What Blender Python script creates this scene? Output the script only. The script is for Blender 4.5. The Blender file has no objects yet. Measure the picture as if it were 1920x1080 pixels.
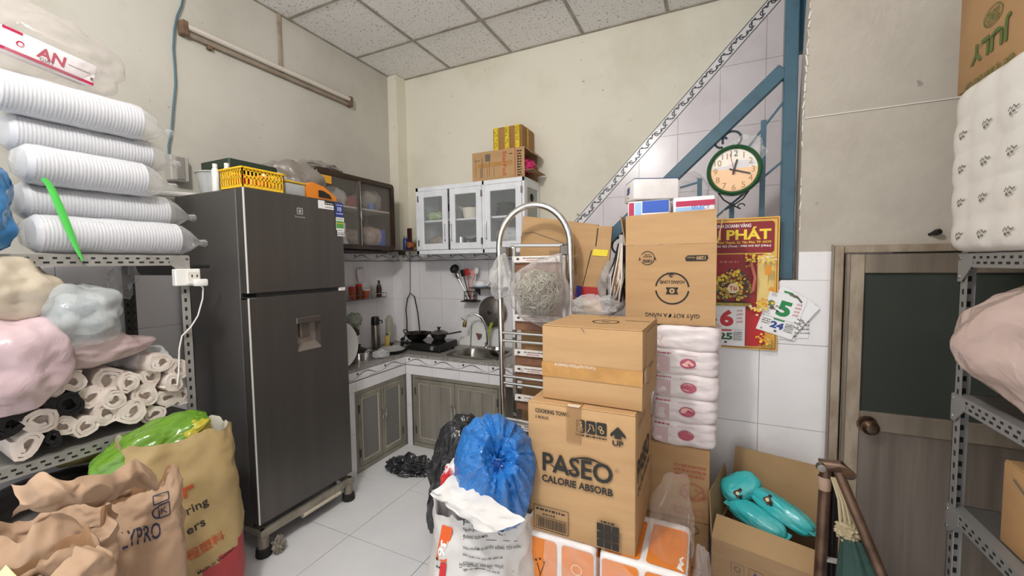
import bpy, bmesh, math, random
from mathutils import Vector, Matrix, noise
from mathutils.bvhtree import BVHTree
PI = math.pi
SC = bpy.context.scene
COL = SC.collection
R = random.Random(7)

# ---------------------------------------------------------------- camera
YAW, PITCH, ROLL, FPX, CAMH = 0.44561, 0.058864, -0.0121026, 773.86, 1.475
_f = Vector((-math.sin(YAW) * math.cos(PITCH), math.cos(YAW) * math.cos(PITCH), -math.sin(PITCH)))
_r0 = Vector((math.cos(YAW), math.sin(YAW), 0)); _u0 = _r0.cross(_f)
_r = math.cos(ROLL) * _r0 + math.sin(ROLL) * _u0
_u = -math.sin(ROLL) * _r0 + math.cos(ROLL) * _u0
CAM = Vector((0, 0, CAMH))
cd = bpy.data.cameras.new('camera'); cam = bpy.data.objects.new('camera', cd); COL.objects.link(cam)
cd.sensor_width = 36; cd.lens = FPX / 1920 * 36; cd.clip_start = 0.02
cam.matrix_world = Matrix(((_r.x, _u.x, -_f.x, CAM.x), (_r.y, _u.y, -_f.y, CAM.y), (_r.z, _u.z, -_f.z, CAM.z), (0, 0, 0, 1)))
SC.camera = cam

# ---------------------------------------------------------------- light
SC.view_settings.view_transform = 'Standard'; SC.view_settings.look = 'None'
SC.view_settings.gamma = 1; SC.view_settings.use_curve_mapping = False
SC.view_settings.exposure = 0.06
w = bpy.data.worlds.new('world'); SC.world = w; w.use_nodes = True
w.node_tree.nodes['Background'].inputs[0].default_value = (0.97, 0.98, 1.0, 1)
w.node_tree.nodes['Background'].inputs[1].default_value = 1.25
ld = bpy.data.lights.new('ceiling_lamp_light', 'POINT'); ld.energy = 98; ld.shadow_soft_size = 0.11; ld.color = (1.0, 0.965, 0.92)
lo = bpy.data.objects.new('ceiling_lamp_light', ld); lo.location = (-0.85, -0.05, 2.95); COL.objects.link(lo)

# ---------------------------------------------------------------- measuring helpers (photo point on a known plane)
def _ray(px, py): return _f + (px - 960) / FPX * _r - (py - 540) / FPX * _u
def onX(px, py, x): d = _ray(px, py); return CAM + d * ((x - CAM.x) / d.x)
def onY(px, py, y): d = _ray(px, py); return CAM + d * ((y - CAM.y) / d.y)
def onZ(px, py, z): d = _ray(px, py); return CAM + d * ((z - CAM.z) / d.z)

# ---------------------------------------------------------------- materials
def lin(h):
    h = h.lstrip('#'); o = []
    for i in (0, 2, 4):
        c = int(h[i:i + 2], 16) / 255
        o.append(c / 12.92 if c <= 0.04045 else ((c + 0.055) / 1.055) ** 2.4)
    return (*o, 1)
def mat(name, h, rough=0.5, metal=0.0, h2=None, vs=4.0, vlo=0.4, vhi=0.7, bump=0.0, bs=30.0, stretch=None, h3=None, s3=60.0, t3=0.68, coat=0.0, spec=0.5, detail=3, emit=0):
    m = bpy.data.materials.new(name); m.use_nodes = True
    nt = m.node_tree; N = nt.nodes; L = nt.links; b = N['Principled BSDF']
    b.inputs['Roughness'].default_value = rough; b.inputs['Metallic'].default_value = metal
    b.inputs['Base Color'].default_value = lin(h); b.inputs['Coat Weight'].default_value = coat
    b.inputs['Specular IOR Level'].default_value = spec
    m.diffuse_color = lin(h)
    if h2 or bump or h3:
        tc = N.new('ShaderNodeTexCoord'); src = tc.outputs['Object']
        if stretch:
            mp = N.new('ShaderNodeMapping'); mp.inputs['Scale'].default_value = stretch; L.new(src, mp.inputs[0]); src = mp.outputs[0]
    col = None
    if h2:
        n = N.new('ShaderNodeTexNoise'); n.inputs['Scale'].default_value = vs; n.inputs['Detail'].default_value = detail + 2; n.inputs['Roughness'].default_value = 0.6; L.new(src, n.inputs['Vector'])
        r = N.new('ShaderNodeValToRGB'); r.color_ramp.elements[0].position = vlo; r.color_ramp.elements[1].position = vhi
        r.color_ramp.elements[0].color = lin(h); r.color_ramp.elements[1].color = lin(h2)
        L.new(n.outputs[0], r.inputs[0]); col = r.outputs[0]; L.new(col, b.inputs['Base Color'])
    if h3:
        n = N.new('ShaderNodeTexNoise'); n.inputs['Scale'].default_value = s3; n.inputs['Detail'].default_value = 2; L.new(src, n.inputs['Vector'])
        r = N.new('ShaderNodeValToRGB'); r.color_ramp.elements[0].position = t3; r.color_ramp.elements[1].position = t3 + 0.04
        L.new(n.outputs[0], r.inputs[0])
        x = N.new('ShaderNodeMix'); x.data_type = 'RGBA'; L.new(r.outputs[0], x.inputs['Factor'])
        if col: L.new(col, x.inputs['A'])
        else: x.inputs['A'].default_value = lin(h)
        x.inputs['B'].default_value = lin(h3); L.new(x.outputs['Result'], b.inputs['Base Color'])
    if bump:
        n = N.new('ShaderNodeTexNoise'); n.inputs['Scale'].default_value = bs; n.inputs['Detail'].default_value = detail; L.new(src, n.inputs['Vector'])
        bp = N.new('ShaderNodeBump'); bp.inputs['Strength'].default_value = bump; bp.inputs['Distance'].default_value = 0.01
        L.new(n.outputs[0], bp.inputs['Height']); L.new(bp.outputs[0], b.inputs['Normal'])
    return m
def film(name, h, a=0.3, rough=0.18, bump=0.0, bs=25.0, tint=None, edge=0.35, body=0.5):
    """thin plastic film: part see-through, part milky, shinier and denser where it turns away"""
    m = bpy.data.materials.new(name); m.use_nodes = True
    nt = m.node_tree; N = nt.nodes; L = nt.links; b = N['Principled BSDF']; out = N['Material Output']
    b.inputs['Base Color'].default_value = lin(h); b.inputs['Roughness'].default_value = rough; b.inputs['Specular IOR Level'].default_value = 0.9
    m.diffuse_color = lin(h)
    t = N.new('ShaderNodeBsdfTransparent'); t.inputs[0].default_value = lin(tint or h)
    if not tint: t.inputs[0].default_value = (1, 1, 1, 1)
    mx = N.new('ShaderNodeMixShader'); lw = N.new('ShaderNodeLayerWeight'); lw.inputs[0].default_value = 0.35
    ma = N.new('ShaderNodeMath'); ma.operation = 'MULTIPLY_ADD'; ma.inputs[1].default_value = edge; ma.inputs[2].default_value = a; ma.use_clamp = True
    L.new(lw.outputs['Facing'], ma.inputs[0]); L.new(ma.outputs[0], mx.inputs[0]); L.new(t.outputs[0], mx.inputs[1]); L.new(b.outputs[0], mx.inputs[2]); L.new(mx.outputs[0], out.inputs[0])
    if bump:
        tc = N.new('ShaderNodeTexCoord'); n = N.new('ShaderNodeTexNoise'); n.inputs['Scale'].default_value = bs; n.inputs['Detail'].default_value = 4; n.inputs['Distortion'].default_value = 1.2
        L.new(tc.outputs['Object'], n.inputs['Vector'])
        bp = N.new('ShaderNodeBump'); bp.inputs['Strength'].default_value = bump; bp.inputs['Distance'].default_value = 0.02
        L.new(n.outputs[0], bp.inputs['Height']); L.new(bp.outputs[0], b.inputs['Normal']); L.new(bp.outputs[0], lw.inputs['Normal'])
    return m
def glass(name, h='#e8efec', a=0.12, rough=0.03): return film(name, h, a, rough, edge=0.5)

# ---------------------------------------------------------------- mesh builder
def crease(v):
    # crumpled film or paper: flat-sided dents that meet in sharp ridges
    w_ = noise.noise_vector(v * 1.7) * 0.35
    d = noise.voronoi(v + w_)[0]; e = noise.voronoi(v * 2.3 - w_)[0]
    return 2.2 * (d[0] - 0.42) + 0.8 * (e[0] - 0.42)
def rotm(rx=0, ry=0, rz=0): return Matrix.Rotation(rz, 3, 'Z') @ Matrix.Rotation(ry, 3, 'Y') @ Matrix.Rotation(rx, 3, 'X')
class MB:
    def __init__(s): s.bm = bmesh.new(); s.mats = []
    def mi(s, m):
        if m is None: return 0
        if m not in s.mats: s.mats.append(m)
        return s.mats.index(m)
    def add(s, verts, faces, m=None):
        vs = [s.bm.verts.new(v) for v in verts]; k = s.mi(m); fs = []
        for f in faces:
            try: q = s.bm.faces.new([vs[i] for i in f]); q.material_index = k; fs.append(q)
            except ValueError: pass
        return vs, fs
    def box(s, x0, x1, y0, y1, z0, z1, m=None, bev=0.0, seg=1, M=None):
        v = [Vector((x, y, z)) for z in (z0, z1) for y in (y0, y1) for x in (x0, x1)]
        if M: v = [M @ p for p in v]
        vs, fs = s.add(v, [(0, 2, 3, 1), (4, 5, 7, 6), (0, 1, 5, 4), (2, 6, 7, 3), (0, 4, 6, 2), (1, 3, 7, 5)], m)
        if bev:
            es = list({e for f in fs for e in f.edges})
            r = bmesh.ops.bevel(s.bm, geom=es, offset=bev, segments=seg, affect='EDGES', profile=0.5)
            k = s.mi(m)
            for f in r['faces']: f.material_index = k
        return s
    def obox(s, c, size, M3=None, m=None, bev=0.0, seg=1):
        c = Vector(c); a, b, d = [q / 2 for q in size]
        M = Matrix.Translation(c) @ ((M3 or Matrix.Identity(3)).to_4x4())
        return s.box(-a, a, -b, b, -d, d, m, bev, seg, M)
    def bar(s, p, q, w, h=None, m=None, bev=0.0, up=(0, 0, 1)):
        """square bar from p to q"""
        p, q = Vector(p), Vector(q); d = q - p; L = d.length; z = d / L
        u = Vector(up)
        if abs(u.dot(z)) > 0.98: u = Vector((0, 1, 0))
        x = u.cross(z).normalized(); y = z.cross(x)
        M3 = Matrix((x, y, z)).transposed()
        return s.obox((p + q) / 2, (w, h or w, L), M3, m, bev)
    def tube(s, pts, r, seg=8, m=None, closed=False, cap=True):
        pts = [Vector(p) for p in pts]; n = len(pts); k = s.mi(m)
        rs = r if isinstance(r, (list, tuple)) else [r] * n
        rings = []; prev = None
        for i in range(n):
            a = pts[(i - 1) % n] if (closed or i > 0) else pts[i]; b = pts[(i + 1) % n] if (closed or i < n - 1) else pts[i]
            t = (b - a).normalized()
            if prev is None:
                u = Vector((0, 0, 1)) if abs(t.z) < 0.9 else Vector((1, 0, 0)); x = u.cross(t).normalized()
            else:
                x = (prev - t * prev.dot(t)); x = x.normalized() if x.length > 1e-6 else Vector((1, 0, 0)).cross(t).normalized()
            prev = x; y = t.cross(x)
            rings.append([s.bm.verts.new(pts[i] + (x * math.cos(2 * PI * j / seg) + y * math.sin(2 * PI * j / seg)) * rs[i]) for j in range(seg)])
        for i in range(n if closed else n - 1):
            A, B = rings[i], rings[(i + 1) % n]
            for j in range(seg):
                f = s.bm.faces.new((A[j], A[(j + 1) % seg], B[(j + 1) % seg], B[j])); f.material_index = k
        if cap and not closed:
            for q, rv in ((rings[0], True), (rings[-1], False)):
                f = s.bm.faces.new(q[::-1] if rv else q); f.material_index = k
        return s
    def lathe(s, prof, c=(0, 0, 0), seg=24, m=None, M3=None, sx=1, sy=1):
        c = Vector(c); k = s.mi(m); rings = []
        for r, z in prof:
            if r < 1e-6:
                p = Vector((0, 0, z)); p = M3 @ p if M3 else p; rings.append([s.bm.verts.new(c + p)])
            else:
                q = []
                for j in range(seg):
                    p = Vector((r * sx * math.cos(2 * PI * j / seg), r * sy * math.sin(2 * PI * j / seg), z)); p = M3 @ p if M3 else p
                    q.append(s.bm.verts.new(c + p))
                rings.append(q)
        for A, B in zip(rings, rings[1:]):
            if len(A) == 1 and len(B) == 1: continue
            for j in range(seg):
                j2 = (j + 1) % seg
                if len(A) == 1: vs = (A[0], B[j2], B[j])[::-1]
                elif len(B) == 1: vs = (A[j], A[j2], B[0])
                else: vs = (A[j], A[j2], B[j2], B[j])
                f = s.bm.faces.new(vs); f.material_index = k
        return s
    def prism(s, pts, vec, m=None):
        """polygon of 3-D points pushed along vec"""
        pts = [Vector(p) for p in pts]; vec = Vector(vec); n = len(pts)
        s.add(pts + [p + vec for p in pts], [tuple(range(n))[::-1], tuple(range(n, 2 * n))] + [(i, (i + 1) % n, n + (i + 1) % n, n + i) for i in range(n)], m)
        return s
    def grid(s, fn, nu, nv, m=None, th=0.0):
        """sheet of points fn(u,v)"""
        P = [[Vector(fn(i / nu, j / nv)) for i in range(nu + 1)] for j in range(nv + 1)]
        v = [p for row in P for p in row]
        s.add(v, [(j * (nu + 1) + i, j * (nu + 1) + i + 1, (j + 1) * (nu + 1) + i + 1, (j + 1) * (nu + 1) + i) for j in range(nv) for i in range(nu)], m)
        return s
    def blob(s, c, r, n=2.6, lvl=4, wr=0.0, ws=5.0, seed=0, M3=None, m=None, fn=None, wr2=0.0, ws2=16.0, floor=None):
        """soft lump: superellipsoid with creases"""
        t = bmesh.new(); bmesh.ops.create_icosphere(t, subdivisions=lvl, radius=1.0)
        c = Vector(c); k = s.mi(m); idx = {}; off = Vector((seed * 7.31, seed * 3.17, -seed * 5.1))
        for v in t.verts:
            p = v.co.normalized(); d = (abs(p.x) ** n + abs(p.y) ** n + abs(p.z) ** n) ** (-1 / n)
            q = Vector((p.x * d * r[0], p.y * d * r[1], p.z * d * r[2]))
            if fn: q = fn(p, q)
            if wr: q = q + p * wr * 1.3 * noise.noise(p * ws * 0.5 + off)
            if wr2: q = q + p * wr2 * crease(p * ws2 * 0.28 + off)
            if M3: q = M3 @ q
            q = c + q
            if floor is not None and q.z < floor: q.z = floor + (q.z - floor) * 0.04
            idx[v] = s.bm.verts.new(q)
        for f in t.faces:
            g = s.bm.faces.new([idx[v] for v in f.verts]); g.material_index = k
        t.free(); return s
    def build(s, name, m=None, parent=None, smooth=0.6, flat=False):
        bm = s.bm
        if not flat:
            bmesh.ops.recalc_face_normals(bm, faces=bm.faces)
            for f in bm.faces: f.smooth = True
            for e in bm.edges: e.smooth = len(e.link_faces) == 2 and e.calc_face_angle(0) < smooth
        if parent is not None:
            q = parent
            while q.parent: q = q.parent
            bm.transform((Matrix.Translation(q.location) @ q.rotation_euler.to_matrix().to_4x4()).inverted())
        me = bpy.data.meshes.new(name); bm.to_mesh(me); bm.free()
        for x in ([m] if m else []) + [x for x in s.mats if x is not m]: pass
        if s.mats:
            for x in s.mats: me.materials.append(x)
        elif m: me.materials.append(m)
        o = bpy.data.objects.new(name, me); COL.objects.link(o)
        if parent is not None: o.parent = parent
        return o
def tag(o, label=None, cat=None, group=None, kind=None):
    if label: o['label'] = label
    if cat: o['category'] = cat
    if group: o['group'] = group
    if kind: o['kind'] = kind
    return o
def thing(name, label, cat, loc=(0, 0, 0), group=None, rz=0.0):
    o = bpy.data.objects.new(name, None); o.location = loc; o.rotation_euler = (0, 0, rz); o.empty_display_size = 0.05
    COL.objects.link(o); return tag(o, label, cat, group)
def copy_tree(o, parent=None):
    c = o.copy(); COL.objects.link(c)
    if parent is not None: c.parent = parent
    for ch in list(o.children): copy_tree(ch, c)
    return c
def clip(poly, a, b, c):
    """keep the part of a 2-D polygon where a*x+b*y<=c"""
    out = []
    for i, p in enumerate(poly):
        q = poly[(i + 1) % len(poly)]; dp = a * p[0] + b * p[1] - c; dq = a * q[0] + b * q[1] - c
        if dp <= 0: out.append(p)
        if dp * dq < 0: t = dp / (dp - dq); out.append((p[0] + t * (q[0] - p[0]), p[1] + t * (q[1] - p[1])))
    return out
def rect(x0, x1, y0, y1): return [(x0, y0), (x1, y0), (x1, y1), (x0, y1)]

# ---------------------------------------------------------------- flat print: lettering and marks on a face
FONT = None
def text_mesh(s, bold=0.0):
    cu = bpy.data.curves.new('t', 'FONT'); cu.body = s; cu.size = 1; cu.offset = bold; cu.resolution_u = 3; cu.fill_mode = 'FRONT'
    o = bpy.data.objects.new('t', cu); COL.objects.link(o)
    dg = bpy.context.evaluated_depsgraph_get(); me = bpy.data.meshes.new_from_object(o.evaluated_get(dg))
    V = [Vector((v.co.x, v.co.y)) for v in me.vertices]; F = [tuple(p.vertices) for p in me.polygons]
    bpy.data.objects.remove(o); bpy.data.curves.remove(cu); bpy.data.meshes.remove(me)
    return V, F
def hit(bvh, px, py):
    for k in range(40):
        for dx in (0, k, -k):
            h = bvh.ray_cast(CAM, _ray(px + dx, py + k * 2).normalized())
            if h[0] is not None: return h[0]
    raise ValueError('no hit %s %s' % (px, py))
class Print:
    """marks in metres on a face: o = lower-left corner, ux and uy = face axes; lifted off the face by a fraction of a millimetre"""
    def __init__(s, o, ux, uy, lift=0.0006):
        s.o = Vector(o); s.ux = Vector(ux).normalized(); s.uy = Vector(uy).normalized(); s.n = s.ux.cross(s.uy); s.mb = MB(); s.z = lift; s.bvh = None
    def P(s, x, y):
        p = s.o + s.ux * x + s.uy * y
        if s.bvh:
            h = s.bvh.ray_cast(p + s.n * 0.5, -s.n)
            if h[0] is not None: p = h[0]
        return p + s.n * s.z
    def _add(s, V, F, m): s.mb.add([s.P(*v) for v in V], F, m); s.z += 0.00012; return s
    def text(s, t, x, y, h, m, w=None, align='L', bold=0.0, rot=0.0):
        """h = capital height, w = forced width"""
        V, F = text_mesh(t, bold)
        if not V: return s
        x0 = min(v.x for v in V); x1 = max(v.x for v in V); k = h / 0.73; kx = k if not w else w / max(x1 - x0, 1e-6)
        W = (x1 - x0) * kx; sh = {'L': 0, 'C': -W / 2, 'R': -W}[align]; c, d = math.cos(rot), math.sin(rot)
        Q = []
        for v in V:
            a = (v.x - x0) * kx + sh; b = v.y * k; Q.append((x + a * c - b * d, y + a * d + b * c))
        return s._add(Q, F, m)
    def rect(s, x, y, w, h, m, rot=0.0):
        c, d = math.cos(rot), math.sin(rot); q = [(-w / 2, -h / 2), (w / 2, -h / 2), (w / 2, h / 2), (-w / 2, h / 2)]
        return s._add([(x + a * c - b * d, y + a * d + b * c) for a, b in q], [(0, 1, 2, 3)], m)
    def box(s, x0, x1, y0, y1, m): return s.rect((x0 + x1) / 2, (y0 + y1) / 2, x1 - x0, y1 - y0, m)
    def rrect(s, x0, x1, y0, y1, r, m):
        pts = []
        for cx, cy, a in ((x1 - r, y0 + r, -90), (x1 - r, y1 - r, 0), (x0 + r, y1 - r, 90), (x0 + r, y0 + r, 180)):
            for k in range(5): t = math.radians(a + k * 22.5); pts.append((cx + r * math.cos(t), cy + r * math.sin(t)))
        return s._add(pts, [tuple(range(len(pts)))], m)
    def poly(s, pts, m): return s._add(pts, [tuple(range(len(pts)))], m)
    def disc(s, x, y, rx, m, ry=None, n=28): ry = ry or rx; return s.poly([(x + rx * math.cos(2 * PI * i / n), y + ry * math.sin(2 * PI * i / n)) for i in range(n)], m)
    def ring(s, x, y, r0, r1, m, a0=0.0, a1=360.0, sy=1.0, n=36):
        V = []; 
        for i in range(n + 1):
            t = math.radians(a0 + (a1 - a0) * i / n)
            V += [(x + r0 * math.cos(t), y + r0 * sy * math.sin(t)), (x + r1 * math.cos(t), y + r1 * sy * math.sin(t))]
        return s._add(V, [(2 * i, 2 * i + 1, 2 * i + 3, 2 * i + 2) for i in range(n)], m)
    def line(s, pts, w, m):
        V = []; n = len(pts)
        for i in range(n):
            a = pts[max(i - 1, 0)]; b = pts[min(i + 1, n - 1)]; dx, dy = b[0] - a[0], b[1] - a[1]; L = math.hypot(dx, dy) or 1
            ww = w if not callable(w) else w(i / (n - 1))
            V += [(pts[i][0] - dy / L * ww / 2, pts[i][1] + dx / L * ww / 2), (pts[i][0] + dy / L * ww / 2, pts[i][1] - dx / L * ww / 2)]
        return s._add(V, [(2 * i, 2 * i + 1, 2 * i + 3, 2 * i + 2) for i in range(n - 1)], m)
    def frame(s, x0, x1, y0, y1, t, m): return s.line([(x0, y0), (x1, y0)], t, m).line([(x1, y0), (x1, y1)], t, m).line([(x1, y1), (x0, y1)], t, m).line([(x0, y1), (x0, y0)], t, m)
    def greek(s, x0, x1, y, h, m, seed=0):
        """a line of tiny illegible print"""
        r = random.Random(seed); x = x0
        while x < x1:
            w_ = r.uniform(0.6, 2.2) * h; s.box(x, min(x + w_, x1), y, y + h * r.uniform(0.75, 1), m); x += w_ + h * 0.45
        return s
    def build(s, name, parent): return tag(s.mb.build(name, None, parent, flat=True), kind='stuff')
# ---------------------------------------------------------------- palette
M_PAINT = mat('wall_paint', '#c8c5bb', 0.85, h2='#b7b3a8', vs=1.7, vlo=0.45, vhi=0.75, bump=0.15, bs=22, h3='#9c978a', s3=26, t3=0.735)
M_PAINTB = mat('wall_paint_cream', '#e6e1d0', 0.85, h2='#cfc8b4', vs=1.3, vlo=0.48, vhi=0.78, bump=0.15, bs=20, h3='#a19c89', s3=22, t3=0.745)
M_PLASTER = mat('rough_plaster', '#bbb4a8', 0.9, h2='#a9a196', vs=3.2, vlo=0.4, vhi=0.75, bump=0.35, bs=34, h3='#98928a', s3=18, t3=0.74)
M_CHIP = mat('chipped_plaster', '#dcd8d0', 0.9)
M_GROUT = mat('grout', '#7e7c79', 0.9)
M_FTILE = mat('floor_tile', '#e9eaec', 0.14, h2='#e0e1e4', vs=2, spec=0.5)
M_WTILE = mat('wall_tile', '#eceaeb', 0.2, h2='#e2dfe0', vs=5, vlo=0.5, vhi=0.8)
M_PTILE = mat('pink_white_tile', '#e4dde1', 0.25, h2='#d6cdd2', vs=4, vlo=0.5, vhi=0.8)
M_CPANEL = mat('ceiling_panel', '#f1efed', 0.95, h3='#8b8784', s3=85, t3=0.63, bump=0.2, bs=60)
M_TBAR = mat('ceiling_bar', '#a9a49a', 0.6, h2='#8d8678', vs=9)
M_INK = mat('black_ink', '#26241f', 0.7)
M_GREYINK = mat('grey_ink', '#6d6459', 0.7)
M_WHITE = mat('white_plain', '#f0f0ee', 0.5)
M_CARD = mat('cardboard', '#bd986c', 0.8, h2='#b28d62', vs=3, bump=0.06, bs=60, stretch=(1, 1, 6))
M_CARD2 = mat('cardboard_dull', '#a38666', 0.82, h2='#957857', vs=3, bump=0.06, bs=60, stretch=(1, 1, 6))
M_CARD3 = mat('cardboard_inside', '#a88a63', 0.85, h2='#9a7c57', vs=4)
M_TAPE = mat('brown_tape', '#bd8d4c', 0.28, h2='#a97b3e', vs=14, bump=0.15, bs=90)
M_STEEL = mat('steel', '#c9c7c2', 0.2, 1.0)
M_STEELD = mat('steel_worn', '#9c9890', 0.35, 1.0, h2='#77726a', vs=12)
M_CHROME = mat('chrome', '#e6e6e4', 0.08, 1.0)
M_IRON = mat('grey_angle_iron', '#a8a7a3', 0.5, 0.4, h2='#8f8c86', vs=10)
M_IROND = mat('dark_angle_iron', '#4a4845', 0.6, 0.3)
M_HOLE = mat('punched_hole', '#1b1a19', 0.9)
M_BLACK = mat('black_plastic', '#1d1c1c', 0.4)
M_RUB = mat('black_rubber', '#222120', 0.8)
M_DKWOOD = mat('dark_brown_frame', '#3b2a20', 0.35, h2='#2c1f18', vs=8)
M_WPLY = mat('white_enamel', '#eceef2', 0.4, h2='#dfe2e6', vs=8)
M_BLUE = mat('blue_enamel', '#3a5b6b', 0.35, h2='#2e4957', vs=14, vlo=0.5, vhi=0.8)
M_GLASS = glass('clear_glass', a=0.06)
M_PVCW = mat('white_plastic', '#e9e8e4', 0.4)
M_PVCG = mat('grey_plastic', '#b2afa8', 0.5)
M_RED = mat('red_plastic', '#c0302c', 0.45)
M_YEL = mat('yellow_plastic', '#f2c22b', 0.4)
M_ORANGE = mat('orange_plastic', '#e08424', 0.45)
M_GREEN = mat('green_plastic', '#3f8f45', 0.45)
M_DGREEN = mat('dark_green_plastic', '#27382b', 0.45)
M_SKY = mat('blue_plastic', '#2f6fc4', 0.4)

def struct(o): o['kind'] = 'structure'; return o
XL, YB, ZC, XR, YD = -2.69, 3.16, 3.2, 1.32, 2.25      # left wall, back wall, ceiling, right wall, door wall

# ---------------------------------------------------------------- floor
fl = struct(MB().box(XL, XR, -1.0, YB, -0.06, -0.003).build('floor', M_GROUT))
for i in range(-3, 8):
    for j in range(-6, 4):
        x0, y0 = -1.757 + 0.5 * i, 1.575 + 0.5 * j
        a, b, c, d = max(x0, XL), min(x0 + 0.5, XR), max(y0, -1.0), min(y0 + 0.5, YB)
        if b - a < 0.02 or d - c < 0.02: continue
        MB().box(a + 0.0018, b - 0.0018, c + 0.0018, d - 0.0018, -0.004, R.uniform(-0.0004, 0.0), bev=0.0007).build('floor_tile', M_FTILE, fl)
# ---------------------------------------------------------------- ceiling
ce = struct(MB().box(XL, XR, -1.0, YB, ZC + 0.03, ZC + 0.08).build('ceiling', M_PAINT))
gx = [-2.69 + 0.004] + [-2.086 + 0.6 * i for i in range(6)] + [XR]
gy = [-1.0] + [2.648 - 0.615 * j for j in range(5, -1, -1)] + [YB]
for a, b in zip(gx, gx[1:]):
    for c, d in zip(gy, gy[1:]):
        MB().box(a + 0.004, b - 0.004, c + 0.004, d - 0.004, ZC + 0.004, ZC + 0.016).build('ceiling_panel', M_CPANEL, ce)
for a in gx[1:-1]: MB().box(a - 0.011, a + 0.011, -1.0, YB, ZC - 0.002, ZC + 0.006).build('ceiling_bar', M_TBAR, ce)
for c in gy[1:-1]: MB().box(XL, XR, c - 0.011, c + 0.011, ZC - 0.0025, ZC + 0.0055).build('ceiling_bar', M_TBAR, ce)
for b in ((XL, XL + 0.018, -1, YB), (XL, XR, YB - 0.018, YB)):
    MB().box(*b, ZC - 0.003, ZC + 0.006).build('wall_angle', M_TBAR, ce)
# ---------------------------------------------------------------- walls and their tiles
wl = struct(MB().box(XL - 0.12, XL, -1.0, YB, 0, ZC + 0.08).build('wall_left', M_PAINT))
wb = struct(MB().box(XL - 0.12, XR + 0.1, YB, YB + 0.12, 0, ZC + 0.08).build('wall_back', M_PAINTB))
wr = struct(MB().box(XR, XR + 0.1, -1.0, YB, 0, ZC + 0.08).build('wall_right', M_PLASTER))
CX, CY = -2.59, 3.03
co = struct(MB().box(XL, CX, CY, YB, 0, ZC).build('trim_1', M_PAINTB))
TH = 0.008
def tile_poly(pts, vec, mt, parent, name='wall_tile'):
    return MB().prism(pts, vec).build(name, mt, parent, flat=False)
def tiles(parent, xs, zs, to3, vec, mt, cut=None, g=0.0011):
    for a, b in zip(xs, xs[1:]):
        for c, d in zip(zs, zs[1:]):
            p = rect(a + g, b - g, c + g, d - g)
            for q in (cut or ()): p = clip(p, *q) if p else p
            if len(p) < 3: continue
            if max(v[0] for v in p) - min(v[0] for v in p) < 0.006 or max(v[1] for v in p) - min(v[1] for v in p) < 0.006: continue
            tile_poly([to3(*v) for v in p], vec, mt, parent)
ZT = [0.0, 0.359, 0.759, 1.159, 1.51]
# left wall (behind the shelf, the refrigerator and the counter)
tiles(wl, [0.3 + 0.25 * i for i in range(11)] + [CY], ZT, lambda y, z: (XL, y, z), (TH, 0, 0), M_WTILE)
tiles(co, [XL, CX], ZT[2:], lambda x, z: (x, CY, z), (0, -TH, 0), M_WTILE)
tiles(co, [CY, YB], ZT[2:], lambda y, z: (CX, y, z), (TH, 0, 0), M_WTILE)
tiles(wb, [CX + TH, -2.477, -2.226, -1.976, -1.726, -1.476, -1.226, -0.99], ZT[1:], lambda x, z: (x, YB, z), (0, -TH, 0), M_WTILE)
# patterned border tile: one mesh, a wave with small squares
def border_mesh(L, H, u, v, n, o, name, parent, ph=0.0, scroll=False):
    """a border tile of length L and height H at o, with its printed wave as a child mesh"""
    o, u, v, n = Vector(o), Vector(u), Vector(v), Vector(n)
    p = [o, o + u * L, o + u * L + v * H, o + v * H]
    t = MB().prism(p, n * TH).build(name, M_WTILE, parent)
    pr = Print(o + n * TH, u, v, 0.0005)
    if (u.cross(v) - n).length > 0.1: pr.n = n
    if scroll:
        for k in range(3):
            x = L * (k + 0.5) / 3
            s = 1 if k % 2 else -1
            pr.ring(x, H * 0.5, 0.010, 0.017, M_SCR, 20, 300, 1.0, 14)
            pr.line([(x - L / 6 + L / 3 * q / 10, H * (0.5 + s * 0.28 * math.sin(q / 10 * PI * 2))) for q in range(11)], 0.008, M_SCR)
            pr.disc(x + L / 7, H * (0.5 - s * 0.2), 0.009, M_SCR, 0.006, 10); pr.disc(x - L / 9, H * (0.5 + s * 0.2), 0.008, M_SCR, 0.005, 10)
        pr.box(0, L, 0.0, 0.004, M_SCR); pr.box(0, L, H - 0.005, H, M_SCR)
    else:
        def wv(q, o_=0.0): return (q * L, H * (0.5 + 0.3 * math.sin(2 * PI * q - 1.2) + o_))
        pr.line([wv(q / 24) for q in range(25)], lambda q: 0.002 + 0.004 * math.sin(PI * q) ** 2, M_SCR2)
        pr.line([wv(q / 24, 0.12 * math.sin(PI * q / 24)) for q in range(2, 16)], 0.0014, M_SCR2)
        pr.rect(L * 0.14, H * 0.72, 0.016, 0.016, M_SCR2)
        for q in range(5): pr.rect(L * (0.56 + 0.055 * q), H * 0.16, 0.008, 0.006, M_GREYINK)
        pr.box(0, L, 0, 0.004, M_SCR2)
    pr.build('printed_pattern', t)
    return t
M_SCR = mat('border_flourish', '#4a4a52', 0.4); M_SCR2 = mat('border_wave', '#3a3836', 0.4)
def run_border(parent, xs, o, u, v, n, H, scroll=False):
    for a, b in zip(xs, xs[1:]): border_mesh(b - a - 0.002, H, u, v, n, Vector(o) + Vector(u) * a, 'border_tile', parent, scroll=scroll)
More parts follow.
